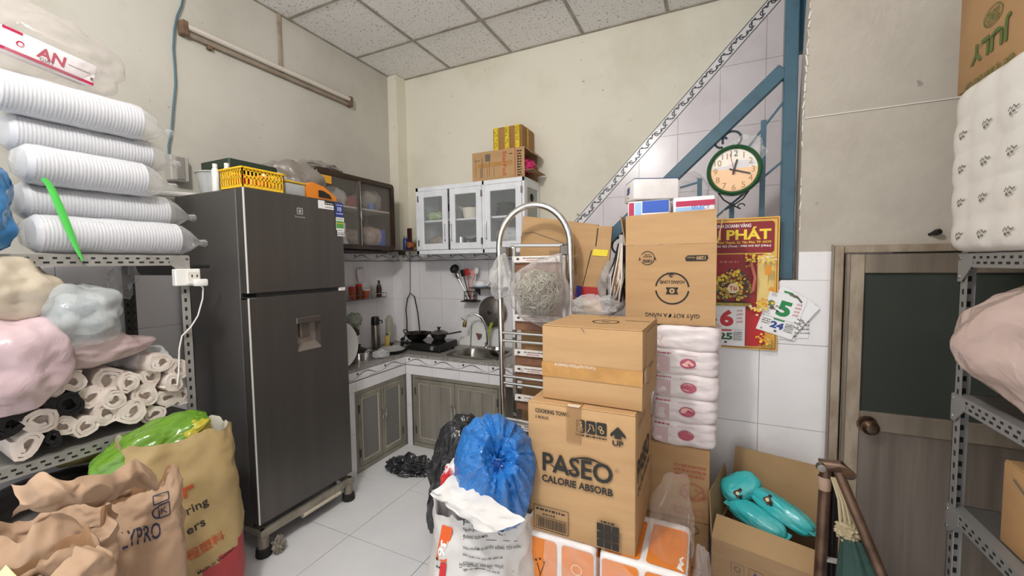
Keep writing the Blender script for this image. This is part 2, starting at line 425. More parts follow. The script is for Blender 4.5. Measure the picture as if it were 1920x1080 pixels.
# (tiles with a printed child hang under the wall: wall > border_tile > printed_pattern)
run_border(wl, [1.78, 2.03, 2.28, 2.53, 2.78, CY], (XL, 0, 1.512), (0, 1, 0), (0, 0, 1), (1, 0, 0), 0.062)
run_border(co, [0, CX - XL], (XL, CY, 1.512), (1, 0, 0), (0, 0, 1), (0, -1, 0), 0.062)
run_border(co, [TH, YB - CY], (CX, CY, 1.512), (0, 1, 0), (0, 0, 1), (1, 0, 0), 0.062)
run_border(wb, [CX + TH, -2.40, -2.15, -1.90, -1.65, -1.40, -1.15, -0.99], (0, YB, 1.512), (1, 0, 0), (0, 0, 1), (0, -1, 0), 0.062)
# stair part of the back wall: tiles under a sloping dado
A = onY(1095, 395, YB); B = onY(1440, 0, YB); sl = (B.z - A.z) / (B.x - A.x); dv = Vector((1, 0, sl)).normalized(); L_ = (Vector((1.0, 0, sl * (1.0 - A.x) + A.z)) - Vector((-1.2, 0, A.z + sl * (-1.2 - A.x)))).length
nrm = Vector((-sl, 0, 1)).normalized()
p0 = Vector((-0.98, YB, A.z + sl * (-0.98 - A.x)))
run_border(wb, [0.25 * i for i in range(9)], p0 - nrm * 0.066, dv, nrm, (0, -1, 0), 0.066, True)
q0 = p0 - nrm * 0.068
tiles(wb, [-0.99 + 0.26 * i for i in range(10)], [0.76, 1.16, 1.56, 1.96, 2.36, 2.76, 3.16], lambda x, z: (x, YB, z), (0, -TH, 0), M_PTILE,
      cut=[(-sl, 1, q0.z - sl * q0.x), (1, 0, XR)])
# the plaster stands a little proud above the dado
pr = [(-1.02, ZC), (-1.02, p0.z - 0.04 * sl)] + [(p0.x + dv.x * 2.3, p0.z + dv.z * 2.3)]
# ---------------------------------------------------------------- wall with the low door, stair opening and leaning upper part
XE = 0.365
wf = struct(MB().prism([(XE, YD, 1.515), (XR, YD, 1.515), (XR, YD, 2.1), (XE, YD, 2.1)], (0, 0.11, 0)).build('wall_front', M_PLASTER))
MB().prism([(XE, YD, 2.1), (XR, YD, 2.1), (XR, YD - 0.235, 3.2), (XE + 0.004, YD - 0.235, 3.2)], (0, 0.11, 0)).build('leaning_upper_wall', M_PLASTER, wf)
# low tiled wall beside the stairs; its top follows the stairs
def low_top(x): return 1.385 if x > 0.30 else 1.385 + (x - 0.30) * 0.93
lw = struct(MB().prism([(-0.95, YD, 0), (0.485, YD, 0), (0.485, YD, 1.515), (XE, YD, 1.515), (XE, YD, 1.385), (0.30, YD, 1.385), (-0.95, YD, low_top(-0.95))], (0, 0.1, 0)).build('wall_stair', M_PLASTER))
tiles(lw, [-0.53, -0.28, -0.03, 0.22, 0.485], [0, 0.31, 0.70, 1.09, 1.385], lambda x, z: (x, YD, z), (0, -TH, 0), M_WTILE, cut=[(-0.93, 1, 1.385 - 0.28)])
tiles(lw, [XE, 0.485], [1.385, 1.512], lambda x, z: (x, YD, z), (0, -TH, 0), M_WTILE, g=0.0)
# chipped bright edge down the end of the leaning wall
mb = MB(); rr = random.Random(3)
for k in range(46):
    z = 1.55 + k * 0.034; y = YD - max(0, z - 2.1) * 0.2136
    s_ = rr.uniform(0.002, 0.006)
    if z > 2.05 or rr.random() < 0.35: mb.obox((XE + 0.001 + 0.0, y - 0.0005, z), (s_, 0.004, rr.uniform(0.02, 0.045)), rotm(0, rr.uniform(-.2, .2), 0))
mb.build('chipped_edge', M_CHIP, wf)
MB().bar((XE + 0.005, YD - 0.002, 2.102), (XR, YD - 0.002, 2.102), 0.006, 0.004).build('crease', M_CHIP, wf)
# stairs behind the low wall
st = struct(MB().box(-0.9, -0.899, 2.4, 2.41, 0, 0.01).build('trim_2', M_WTILE)); 
for k in range(9):
    x = -0.78 + 0.215 * k; z = 0.19 + 0.2 * k
    MB().box(x, x + 0.235, YD + 0.1, YB - TH, z - 0.06, z).build('stair_tread', M_PTILE, st)
    MB().box(x, x + 0.03, YD + 0.1, YB - TH, max(0, z - 0.2), z - 0.06).build('stair_riser', M_PTILE, st)

# ---------------------------------------------------------------- low door
M_DOOR = mat('dull_aluminium', '#9b8f80', 0.42, 0.55, h2='#7f7467', vs=3.5, stretch=(5, 1, 0.6), vlo=0.35, vhi=0.75)
M_DOORL = mat('dull_aluminium_light', '#b3a592', 0.45, 0.45, h2='#917f6b', vs=5, stretch=(4, 1, 1.2))
M_DGLASS = mat('dark_frosted_glass', '#3b403b', 0.16, h3='#76786f', s3=55, t3=0.77, spec=0.5)
dr = tag(struct(thing('door_1', None, None, (0.85, YD, 0))), 'low dull aluminium door with dark glass upper panel beside tiled wall')
y = YD
mb = MB(); mb.box(0.485, 0.521, y - 0.045, y + 0.06, 0, 1.535, M_DOORL, 0.003); mb.box(0.5215, 1.3, y - 0.045, y + 0.06, 1.503, 1.535, M_DOORL, 0.003)
mb.box(0.478, 0.4845, y - 0.05, y - 0.03, 0, 1.54, M_DOOR); mb.build('door_frame', M_DOORL, dr)
MB().box(0.521, 0.530, y - 0.01, y + 0.03, 0, 1.503).build('door_gap', M_HOLE, dr)
MB().box(0.529, 0.595, y - 0.035, y + 0.02, 0.005, 1.499, bev=0.003).build('door_stile', M_DOORL, dr)
MB().box(0.531, 0.545, y - 0.039, y + 0.0, 0.005, 1.499, bev=0.002).build('door_stop', M_DOOR, dr)
MB().box(1.21, 1.275, y - 0.035, y + 0.02, 0.005, 1.499, bev=0.003).build('door_stile', M_DOORL, dr)
MB().box(0.595, 1.21, y - 0.033, y + 0.02, 1.417, 1.499, bev=0.003).build('door_rail', M_DOOR, dr)
MB().box(0.595, 1.21, y - 0.033, y + 0.02, 0.742, 0.824, bev=0.003).build('door_rail', M_DOOR, dr)
MB().box(0.595, 1.21, y - 0.033, y + 0.02, 0.005, 0.10, bev=0.003).build('door_rail', M_DOOR, dr)
MB().box(0.595, 1.21, y - 0.018, y - 0.01, 0.824, 1.417).build('glass_pane', M_DGLASS, dr)
MB().box(0.595, 1.21, y - 0.024, y - 0.01, 0.10, 0.742).build('door_panel', mat('dull_aluminium_panel', '#8d8379', 0.33, 0.6, h2='#71685f', vs=3.2, stretch=(6, 1, 0.3), vlo=0.35, vhi=0.75), dr)
M_KNOB = mat('brown_brass', '#7d6654', 0.28, 0.9, h2='#54443a', vs=20)
kc = onY(1628, 798, y - 0.05)
MB().lathe([(0.0, 0.062), (0.018, 0.06), (0.030, 0.048), (0.031, 0.036), (0.022, 0.024), (0.014, 0.018), (0.014, 0.008), (0.036, 0.006), (0.037, 0.0), (0, 0)], (kc.x, y - 0.035, kc.z), 24, M3=rotm(PI / 2)).build('door_knob', M_KNOB, dr)
pg = onY(1749, 439, YD - 0.03)
tag(MB().lathe([(0, 0.045), (0.010, 0.042), (0.013, 0.03), (0.007, 0.012), (0.006, 0), (0, 0)], (pg.x, YD, pg.z), 12, M3=rotm(PI / 2 - 0.25, 0, 0.5)).build('peg', M_BLACK), 'small black peg sticking out of the plaster above the low door', 'peg')
# ================================================================ refrigerator on its stand
M_FSIDE = mat('fridge_side_grey', '#5a5856', 0.38, 0.25)
M_FDOOR = mat('dark_brushed_steel', '#625e5a', 0.34, 0.6, h2='#5b5754', vs=2.2, stretch=(1, 6, 0.3))
M_FTRIM = mat('bright_trim', '#e9e7e2', 0.25, 0.3)
M_FDARK = mat('dark_gap', '#242322', 0.6)
FX, FY0, FY1 = -2.03, 1.258, 1.858
fr = thing('refrigerator', 'tall dark grey two-door refrigerator with water dispenser, on a wheeled stand', 'refrigerator', (-2.33, 1.56, 0.135))
MB().box(-2.635, -2.095, FY0 + 0.004, FY1 - 0.004, 0.138, 1.862, bev=0.006).build('fridge_cabinet', M_FSIDE, fr)
MB().box(-2.097, -2.088, FY0 + 0.008, FY1 - 0.008, 0.15, 1.855).build('door_seal', M_FDARK, fr)
def fdoor(z0, z1, hole=None):
    mb = MB()
    if hole:
        a, b, c, d = hole
        for q in ((FY0, a, z0, z1), (b, FY1, z0, z1), (a, b, z0, c), (a, b, d, z1)): mb.box(-2.088, FX, *q)
        mb.box(-2.088, -2.080, a, b, c, d)
    else: mb.box(-2.088, FX, FY0, FY1, z0, z1, bev=0.004)
    return mb
up = fdoor(1.343, 1.862).build('freezer_door', M_FDOOR, fr)
lo_ = fdoor(0.168, 1.322, (1.515, 1.665, 1.005, 1.19)).build('fridge_door', M_FDOOR, fr)
for d, z0, z1 in ((up, 1.345, 1.86), (lo_, 0.17, 1.32)):
    MB().box(FX - 0.004, FX + 0.0025, FY0 - 0.0015, FY0 + 0.006, z0, z1, bev=0.001).build('edge_trim', M_FTRIM, d)
MB().box(-2.085, FX - 0.012, FY0 + 0.05, FY1 - 0.03, 1.3225, 1.3425).build('handle_recess', M_FDARK, fr)
MB().box(-2.086, FX + 0.001, FY0, FY0 + 0.05, 1.312, 1.3225, bev=0.002).build('corner_cap', M_FSIDE, fr)
MB().box(-2.05, FX + 0.0015, FY1 - 0.045, FY1 - 0.002, 1.3225, 1.3425, bev=0.002).build('hinge_cap', M_FTRIM, fr)
# water dispenser in its recess
M_DISP = mat('dispenser_silver', '#b9ada2', 0.35, 0.7)
wd = MB().box(-2.079, -2.072, 1.516, 1.664, 1.006, 1.189).build('water_dispenser', M_DISP, fr)
MB().box(-2.08, FX + 0.004, 1.513, 1.668, 1.158, 1.192, bev=0.004).build('dispenser_hood', mat('dispenser_hood', '#6e665f', 0.35, 0.7), wd)
MB().box(-2.07, -2.050, 1.553, 1.612, 1.075, 1.158, bev=0.004).build('dispenser_paddle', mat('dispenser_paddle', '#6b625b', 0.4, 0.5), wd)
MB().prism([(-2.078, 1.516, 1.006), (FX + 0.002, 1.516, 1.006), (FX + 0.002, 1.516, 1.014), (-2.078, 1.516, 1.045)], (0, 0.149, 0)).build('drip_ledge', M_DISP, wd)
# badge and stickers on the freezer door
p = Print((FX, 0, 0), (0, 1, 0), (0, 0, 1), 0.0008)
M_SILV = mat('silver_print', '#cfccc7', 0.4, 0.3); M_SBLUE = mat('sticker_blue', '#2c3f8e', 0.5); M_SGRN = mat('sticker_green', '#58a04a', 0.5)
g = onX(562, 396, FX); p.frame(g.y - 0.016, g.y + 0.016, g.z - 0.015, g.z + 0.016, 0.004, M_SILV); p.ring(g.y, g.z, 0.004, 0.008, M_SILV); p.box(g.y - .002, g.y + .002, g.z - .011, g.z + .012, M_SILV)
p.text('Electrolux', g.y, g.z - 0.036, 0.011, M_SILV, align='C')
def stk(px0, px1, py0, py1, m):
    a = onX(px0, (py0 + py1) / 2, FX); b = onX(px1, (py0 + py1) / 2, FX); t = onX((px0 + px1) / 2, py0, FX); u = onX((px0 + px1) / 2, py1, FX)
    p.box(a.y, b.y, u.z, t.z, m); return a.y, b.y, u.z, t.z
a, b, c, d = stk(596, 625, 377, 392, M_WHITE); p.box(a + (b - a) * .42, b, c + (d - c) * .55, d, M_INK); p.greek(a + (b - a) * .46, b - .004, c + .008, .006, M_GREYINK, 1); p.greek(a + (b - a) * .46, b - .006, c + (d - c) * .68, .005, M_WHITE, 2)
a, b, c, d = stk(628, 643, 381, 407, M_SBLUE); p.text('10', (a + b) / 2, c + (d - c) * .42, (d - c) * .3, M_WHITE, align='C', bold=.02); p.greek(a + .006, b - .006, c + (d - c) * .82, .005, M_WHITE, 3); p.greek(a + .006, b - .006, c + (d - c) * .2, .006, M_WHITE, 4)
a, b, c, d = stk(629, 644, 408, 432, M_WHITE); p.box(a + .003, b - .003, c + .012, c + (d - c) * .72, M_SGRN); p.greek(a + .006, b - .006, c + (d - c) * .82, .006, M_SGRN, 5); p.greek(a + .006, b - .006, c + (d - c) * .5, .006, M_YEL, 6)
a, b, c, d = stk(631, 644, 433, 443, M_WHITE); p.greek(a + .003, b - .003, c + .007, .007, M_INK, 8); p.greek(a + .003, b - .003, c + .018, .005, M_INK, 9)
p.build('badge_and_stickers', up)
# stand
fs = thing('fridge_stand', 'low steel fridge stand with black rubber feet on the white floor', 'stand', (-2.33, 1.56, 0))
M_STAND = mat('stand_painted_steel', '#a39b8e', 0.5, 0.3, h2='#7d7468', vs=12)
for yy in (FY0 + 0.02, FY1 - 0.01): MB().box(-2.62, -2.03, yy - 0.014, yy + 0.014, 0.098, 0.134, bev=0.002).build('frame_rail', M_STAND, fs)
for xx in (-2.035, -2.61): MB().box(xx - 0.014, xx + 0.014, FY0 + 0.0, FY1 + 0.01, 0.098, 0.134, bev=0.002).build('frame_rail', M_STAND, fs)
MB().tube([(-2.034, 1.50, 0.085), (-2.034, 1.76, 0.085)], 0.016, 12).build('telescopic_tube', mat('cream_tube', '#cfc5b0', 0.5), fs)
for xx, yy in ((-2.036, 1.278), (-2.036, 1.828), (-2.6, 1.278), (-2.6, 1.828)):
    f_ = MB().lathe([(0, 0.1), (0.026, 0.1), (0.026, 0.03), (0, 0.03)], (xx, yy, 0), 16).build('foot', M_STAND, fs)
    MB().lathe([(0, 0.045), (0.032, 0.045), (0.036, 0.04), (0.038, 0.006), (0.034, 0.0), (0, 0)], (xx, yy, 0), 18).build('rubber_cap', M_RUB, f_)
c = onZ(515, 1018, 0.03)
tag(MB().blob((-1.985, 1.325, 0.04), (0.022, 0.026, 0.042), 2, 4, 0.012, 6, 3, wr2=0.006, floor=0.0).build('rag', mat('rag_grey', '#8d857a', 0.9)), 'small grey rag knotted beside the front foot of the fridge stand', 'rag')

# ================================================================ things on top of the refrigerator
ZF = 1.8625
M_TUB = film('cloudy_plastic', '#cdd0cf', 0.55, 0.25)
t = thing('plastic_tub', 'cloudy round plastic tub on the back corner of the refrigerator', 'tub', (-2.41, 1.345 - .0, ZF))
MB().lathe([(0, 0.002), (0.062, 0.002), (0.078, 0.10), (0.078, 0.112), (0.075, 0.112), (0.072, 0.10), (0.058, 0.006), (0, 0.006)], (-2.41, 1.345 - .0, ZF), 26).build('tub', M_TUB, t)
MB().lathe([(0.077, 0.108), (0.086, 0.110), (0.086, 0.116), (0.077, 0.118), (0.077, 0.108)], (-2.41, 1.345 - .0, ZF), 26).build('rim', M_TUB, t)
bs = thing('basket', 'yellow openwork plastic basket with small things inside on the fridge front', 'basket', (-2.16, 1.42, ZF))
def basket(root, x0, x1, y0, y1, z0, h, mt, nx, ny):
    MB().box(x0 + .006, x1 - .006, y0 + .006, y1 - .006, z0, z0 + .004).build('basket_floor', mt, root)
    mb = MB()
    for a, b, c, d in ((x0, x1, y0, y0 + .004), (x0, x1, y1 - .004, y1), (x0, x0 + .004, y0, y1), (x1 - .004, x1, y0, y1)):
        for za, zb in ((z0, z0 + .014), (z0 + h * .5 - .004, z0 + h * .5 + .004), (z0 + h - .018, z0 + h)): mb.box(a, b, c, d, za, zb)
    for i in range(nx + 1):
        x = x0 + (x1 - x0 - .006) * i / nx
        for yy in (y0, y1 - .004): mb.box(x, x + .006, yy, yy + .004, z0 + .01, z0 + h - .01)
    for i in range(ny + 1):
        yq = y0 + (y1 - y0 - .006) * i / ny
        for xx in (x0, x1 - .004): mb.box(xx, xx + .004, yq, yq + .006, z0 + .01, z0 + h - .01)
    mb.box(x0 - .006, x1 + .006, y0 - .006, y0 + .003, z0 + h - .008, z0 + h); mb.box(x0 - .006, x1 + .006, y1 - .003, y1 + .006, z0 + h - .008, z0 + h)
    mb.box(x0 - .006, x0 + .003, y0, y1, z0 + h - .008, z0 + h); mb.box(x1 - .003, x1 + .006, y0, y1, z0 + h - .008, z0 + h)
    mb.build('basket_lattice', mt, root)
basket(bs, -2.215, -2.035, 1.262, 1.478, ZF, 0.098, M_YEL, 9, 11)
for k, (x, y, m_, l_) in enumerate(((-2.15, 1.32, M_RED, 'red packet inside the yellow basket'), (-2.10, 1.40, M_ORANGE, 'orange packet inside the yellow basket'), (-2.16, 1.43, M_PVCW, 'white packet inside the yellow basket'))):
    tag(MB().blob((x, y, ZF + 0.045), (0.04, 0.035, 0.035), 3, 3, 0.006, 5, k).build('packet', m_), l_, 'packet')
t = thing('tray', 'dark green plastic tray standing behind the yellow basket on the refrigerator', 'tray', (-2.40, 1.5, ZF))
tx0, tx1, ty0, ty1, tz = -2.50, -2.255, 1.335, 1.60, ZF + .165
mb = MB(); mb.box(tx0, tx1, ty0, ty1, tz, tz + .012, bev=.004)
for b_ in ((tx0, tx1, ty0 - .004, ty0 + .008), (tx0, tx1, ty1 - .008, ty1 + .004), (tx0 - .004, tx0 + .008, ty0, ty1), (tx1 - .008, tx1 + .004, ty0, ty1)): mb.box(*b_, tz - .035, tz + .014, bev=.003)
mb.build('tray_top', M_DGREEN, t)
for q in ((tx0 + .012, ty0 + .012), (tx1 - .012, ty0 + .012), (tx0 + .012, ty1 - .012), (tx1 - .012, ty1 - .012)): MB().box(q[0] - .009, q[0] + .009, q[1] - .009, q[1] + .009, ZF, tz + .001, bev=.002).build('tray_leg', M_DGREEN, t)
for k, (x, y) in enumerate(((-2.30, 1.29), (-2.235, 1.31), (-2.225, 1.50))):
    t = thing('white_bottle', ('slim white bottle behind the cloudy tub on the refrigerator', 'slim white bottle just left of the yellow basket on the refrigerator', 'slim white bottle at the back right corner of the yellow basket')[k], 'bottle', (x, y, ZF), 'white bottles on the refrigerator')
    MB().lathe([(0, 0), (.016, 0), (.017, .004), (.017, .11), (.010, .122), (.010, .126), (0, .126)], (x, y, ZF), 14).build('bottle_body', M_PVCW, t)
    MB().lathe([(0, .124), (.0115, .124), (.0115, .142), (0, .142)], (x, y, ZF), 14).build('cap', M_PVCW, t)
t = thing('food_box', 'clear flat food box under the grey bag on the refrigerator', 'box', (-2.12, 1.56, ZF))
MB().box(-2.20, -2.05, 1.50, 1.62, ZF, ZF + .065, bev=.008, seg=2).build('box_body', M_TUB, t); MB().box(-2.205, -2.045, 1.495, 1.625, ZF + .066, ZF + .076, bev=.003).build('lid', mat('box_lid_yellow', '#d7ae35', .4), t)
t = thing('handheld_sealer', 'orange and black handheld tool at the right end of the refrigerator top', 'tool', (-2.1, 1.72, ZF))
mb = MB(); mb.prism([(-2.10, 1.63, ZF), (-2.10, 1.83, ZF), (-2.10, 1.82, ZF + .03), (-2.10, 1.74, ZF + .075), (-2.10, 1.66, ZF + .09), (-2.10, 1.62, ZF + .06)], (0.055, 0, 0)); mb.build('tool_body', M_ORANGE, t)
MB().prism([(-2.107, 1.70, ZF + .012), (-2.107, 1.79, ZF + .012), (-2.107, 1.775, ZF + .032), (-2.107, 1.73, ZF + .05), (-2.107, 1.70, ZF + .05)], (0.068, 0, 0)).build('handle_opening', M_BLACK, t)
M_GBAG = film('grey_bag_film', '#8b837b', 0.72, 0.3, 0.25, 9)
def sag(p, q): return Vector((q.x, q.y, q.z if q.z > 0 else q.z * 0.7))
tag(MB().blob((-2.30, 1.71, ZF + .125), (0.15, 0.15, 0.10), 2.4, 5, 0.03, 3.5, 5, wr2=0.012, ws2=9, fn=lambda p, q: Vector((q.x, q.y + 0.05 * max(0, p.x), q.z - 0.10 * max(0, p.x) ** 2 + 0.02))).build('plastic_bag', M_GBAG, smooth=1.2), 'crumpled grey plastic bag lying on the refrigerator beside the brown cabinet', 'bag')
# pipe and small grey box on the wall left of the refrigerator
c = onX(327, 318, XL)
t = thing('switch_box', 'small grey plastic box on the left wall behind the refrigerator corner', 'switch box', (XL, c.y, c.z))
MB().box(XL, XL + .06, c.y - .045, c.y + .045, c.z - .07, c.z + .07, bev=.006).build('box_body', M_PVCG, t)
MB().box(XL + .058, XL + .066, c.y - .02, c.y + .02, c.z - .06, c.z + .06, bev=.002).build('cover', mat('grey_cover', '#8d8a84', .5), t)
mb = MB(); mb.tube([(XL + .05, 1.12, 1.86), (XL + .05, 1.255, 1.875), (XL + .08, 1.50, 1.885)], .016, 10)
tag(mb.build('pipe', M_PVCW), 'short grey plastic pipe running along the left wall to the refrigerator top', 'pipe')

# ================================================================ light fitting, conduit and cables on the left wall
M_OLD = mat('aged_fitting', '#c7bcac', 0.5, h2='#a39785', vs=9); M_RUST = mat('rusty_brown', '#7c6450', 0.8, h2='#5b4636', vs=20)
a = onX(342, 48, XL + .03); b = onX(657, 193, XL + .03)
t = thing('tube_light', 'long old tube light fitting, unlit, high on the left wall', 'light fitting', (XL, (a.y + b.y) / 2, a.z))
zt = (a.z + b.z) / 2
MB().box(XL + .002, XL + .028, a.y, b.y, zt - .034, zt - .006, bev=.003).build('batten', mat('aged_batten', '#988a7b', .6, h2='#7f7162', vs=8), t)
MB().tube([(XL + .036, a.y + .02, zt + .012), (XL + .036, b.y - .02, zt + .012)], .016, 14).build('glass_tube', mat('dusty_tube', '#d6cec4', .3), t)
for q, s_ in ((a.y, 1), (b.y, -1)):
    MB().box(XL + .002, XL + .054, min(q - .012 * s_, q + .02 * s_), max(q - .012 * s_, q + .02 * s_), zt - .04, zt + .036, bev=.004).build('lamp_holder', M_RUST, t)
MB().box(XL + .002, XL + .03, a.y + .13, a.y + .155, zt - .055, zt - .034, bev=.003).build('starter', M_RUST, t)
c = onX(523, 38, XL + .01); d = onX(526, 124, XL + .01)
tag(MB().box(XL, XL + .016, c.y - .012, c.y + .012, zt + .0, ZC - .003, bev=.002).build('cable_duct', mat('dirty_duct', '#a99c88', .6, h2='#83766a', vs=12)), 'narrow brownish cable duct from the ceiling down to the tube light', 'duct')
pts = [onX(x, y_, XL + .02) for x, y_ in ((344, -6), (340, 12), (332, 30), (327, 55), (325, 90), (328, 130), (329, 160), (325, 200), (322, 240), (316, 275), (318, 305))]
tag(MB().tube(pts, .0055, 8).build('cable', mat('blue_grey_cable', '#4c6a75', .5)), 'blue-grey cable hanging down the left wall past the tube light end', 'cable')

# ================================================================ left storage rack
RX, RY = -2.115, 1.055       # front edge, far end
rk = thing('storage_rack', 'grey slotted angle-iron rack at the left wall beside the refrigerator', 'rack', (-2.38, 0.55, 0))
def angle_post(root, x, y, z0, z1, sx, sy, mt, holes='x', w=.036, name='post'):
    mb = MB(); t_ = .003
    mb.box(min(x, x + sx * w), max(x, x + sx * w), min(y, y + sy * t_), max(y, y + sy * t_), z0, z1)
    mb.box(min(x, x + sx * t_), max(x, x + sx * t_), min(y, y + sy * w), max(y, y + sy * w), z0, z1)
    po = mb.build(name, mt, root)
    mb = MB(); z = z0 + .05
    while z < z1 - .03:
        mb.obox((x + sx * w * .6, y - sy * .0004, z), (.009, .001, .017), None, M_HOLE); mb.obox((x - sx * .0004, y + sy * w * .6, z), (.001, .009, .017), None, M_HOLE)
        mb.obox((x + sx * w * .6, y + sy * .0034, z), (.009, .001, .017), None, M_HOLE); mb.obox((x + sx * .0034, y + sy * w * .6, z), (.001, .009, .017), None, M_HOLE)
        z += .04
    tag(mb.build('punched_holes', M_HOLE, po), kind='stuff')
    return po
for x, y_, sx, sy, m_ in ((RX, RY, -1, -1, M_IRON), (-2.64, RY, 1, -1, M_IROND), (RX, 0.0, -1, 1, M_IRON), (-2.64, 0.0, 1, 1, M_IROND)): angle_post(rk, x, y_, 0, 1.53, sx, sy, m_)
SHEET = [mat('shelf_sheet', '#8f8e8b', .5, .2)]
def rack_shelf(root, z, x0, x1, y0, y1, edge_x, face, mt, hl=.04, gus=True, name='shelf_board'):
    """board with a slotted angle edge along edge_x; face = outward direction of that edge"""
    bd = MB().box(x0, x1, y0, y1, z - .004, z).build(name, SHEET[0], root)
    mb = MB(); mb.box(min(edge_x, edge_x + face * .003), max(edge_x, edge_x + face * .003), y0, y1, z - hl, z + .003); mb.box(min(edge_x, edge_x - face * .03), max(edge_x, edge_x - face * .03), y0, y1, z + .0004, z + .003)
    mb.box(x0, x1, y1 - .003, y1, z - hl, z)
    ed = mb.build('slotted_edge', mt, root)
    mb = MB(); yy = y0 + .02; k = 0
    while yy < y1 - .02:
        for dz, ww in ((-.010, .012), (-.026, .016)):
            mb.obox((edge_x + face * .0032, yy + (.012 if dz < -.02 else 0), z + dz), (.0012, ww, .007), None, M_HOLE)
        yy += .034; k += 1
    tag(mb.build('slots', M_HOLE, ed), kind='stuff')
    if gus:
        for yy, s_ in ((y1, -1), (y0, 1)):
            g_ = MB().prism([(edge_x + face * .0033, yy, z), (edge_x + face * .0033, yy, z - .085), (edge_x + face * .0033, yy + s_ * .022, z - .085), (edge_x + face * .0033, yy + s_ * .075, z - .036), (edge_x + face * .0033, yy + s_ * .075, z)], (face * .003, 0, 0)).build('gusset_plate', mt, root)
            for q in (-.012, -.07): MB().lathe([(0, .004), (.005, .003), (.006, 0)], (edge_x + face * .0063, yy + s_ * .011, z + q), 8, M3=rotm(0, face * PI / 2)).build('bolt', M_STEELD, g_)
    return bd
rack_shelf(rk, 1.525, -2.63, RX - .001, 0.0, RY, RX, 1, M_IRON)
rack_shelf(rk, 0.808, -2.63, RX - .001, 0.0, RY, RX, 1, M_IRON)
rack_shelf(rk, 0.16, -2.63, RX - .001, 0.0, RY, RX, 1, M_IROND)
MB().box(-2.63, RX - .01, 1.05, 1.053, 1.44, 1.485).build('end_brace', M_IROND, rk)
# socket block with adapter plug and white lead
c = onX(349, 521, RX + .012)
sk = thing('socket_block', 'white socket block strapped to the rack post left of the refrigerator', 'socket', (RX, 1.05, c.z))
MB().box(RX + .001, RX + .03, 0.985, 1.085, c.z - .035, c.z + .04, bev=.004).build('block_body', M_PVCW, sk)
MB().box(RX + .028, RX + .036, 1.03, 1.08, c.z - .028, c.z + .028, bev=.002).build('socket_face', mat('socket_face', '#d8d4cb', .5), sk)
for q in (-.010, .010): MB().box(RX + .0355, RX + .0366, 1.054 + q, 1.059 + q, c.z + .002, c.z + .014).build('socket_hole', M_HOLE, sk)
ad = thing('phone_charger', 'white plug and long white lead hanging from the socket block', 'charger', (RX + .05, 1.075, c.z - .02))
MB().box(RX + .036, RX + .068, 1.045, 1.095, c.z - .038, c.z - .006, bev=.006, seg=2).build('plug', M_PVCW, ad)
pts = [onX(x, y_, xx) for x, y_, xx in ((372, 531, RX + .06), (381, 540, RX + .05), (380, 560, RX + .04), (371, 592, RX + .03), (358, 613, RX + .02), (341, 630, RX + .012), (336, 655, RX + .012), (335, 700, RX + .015), (332, 722, RX + .02))]
MB().tube(pts, .0032, 6).build('lead', M_PVCW, ad)
tag(MB().box(RX - .02, RX + .004, 1.062, 1.14, c.z + .042, c.z + .058, bev=.004).build('black_adapter', M_BLACK), 'flat black adapter above the white socket block', 'adapter')
# ================================================================ goods on the left rack
M_FILM = film('clear_film', '#eef0f2', 0.15, 0.12, 0.3, 10, edge=0.5)
M_FILMW = film('milky_film', '#eceef0', 0.42, 0.2, 0.4, 12, edge=0.35)
M_FILMP = film('pink_film', '#e3c9cf', 0.72, 0.22, 0.4, 10, edge=0.3)
M_FILMR = film('rosy_film', '#d8bfbd', 0.62, 0.22, 0.4, 10, edge=0.3)
M_CUP = mat('white_cup', '#cccdd2', 0.4); M_CUPS = mat('white_cup_soft', '#e7e8ea', 0.45)
# long sleeves of stacked white food cups, lying along the top shelf
def cup_sleeve(y0, y1, xc, zc, r, label, tilt=0.0):
    t = thing('cup_sleeve', label, 'cups', (xc, y0, zc - r), 'bagged sleeves of white cups on the rack')
    M = rotm(-PI / 2 + tilt); L = y1 - y0 - .13
    prof = [(0, 0), (r * .72, 0)]; n = int(L / .0105)
    for k in range(n):
        z = .012 + k * L / n
        prof += [(r * .918, z), (r * .94, z + .0025), (r * .94, z + .006), (r * .918, z + .0085)]
    prof += [(r * .90, L), (r * .70, L + .012), (0, L + .012)]
    M3 = rotm(-PI / 2)
    MB().lathe(prof, (xc, y0 + .03, zc), 26, M3=M3).build('stacked_cups', M_CUP, t, smooth=0.5)
    # film: follows the stack, gathers to a wrung tail at the far end
    ps = [(0.004, -.03), (r * .55, -.022), (r * .93, .01)] + [(r * (.965 + .02 * math.sin(k * 1.9 + xc * 30 + zc * 9)), .04 + k * (L - .05) / 9) for k in range(10)] + [(r * .93, L + .03), (r * .72, L + .062), (r * .42, L + .088), (r * .20, L + .105), (r * .26, L + .12), (r * .30, L + .133)]
    mb = MB(); mb.lathe(ps, (xc, y0 + .03, zc), 30, M3=M3)
    sd = Vector((xc * 9, zc * 5, 0))
    for v in mb.bm.verts:
        q = v.co - Vector((xc, y0 + .03, zc)); a = math.atan2(q.z, q.x); e = max(0, (q.y - L) / .12)
        k = 1 + .10 * e * math.sin(a * 7 + sd.x) + .02 * noise.noise(v.co * 14 + sd) 
        v.co.x = xc + q.x * k; v.co.z = zc + q.z * k * (1 - .25 * e) - .012 * e
    mb.build('film_sleeve', M_FILM, t, smooth=1.4)
    return t
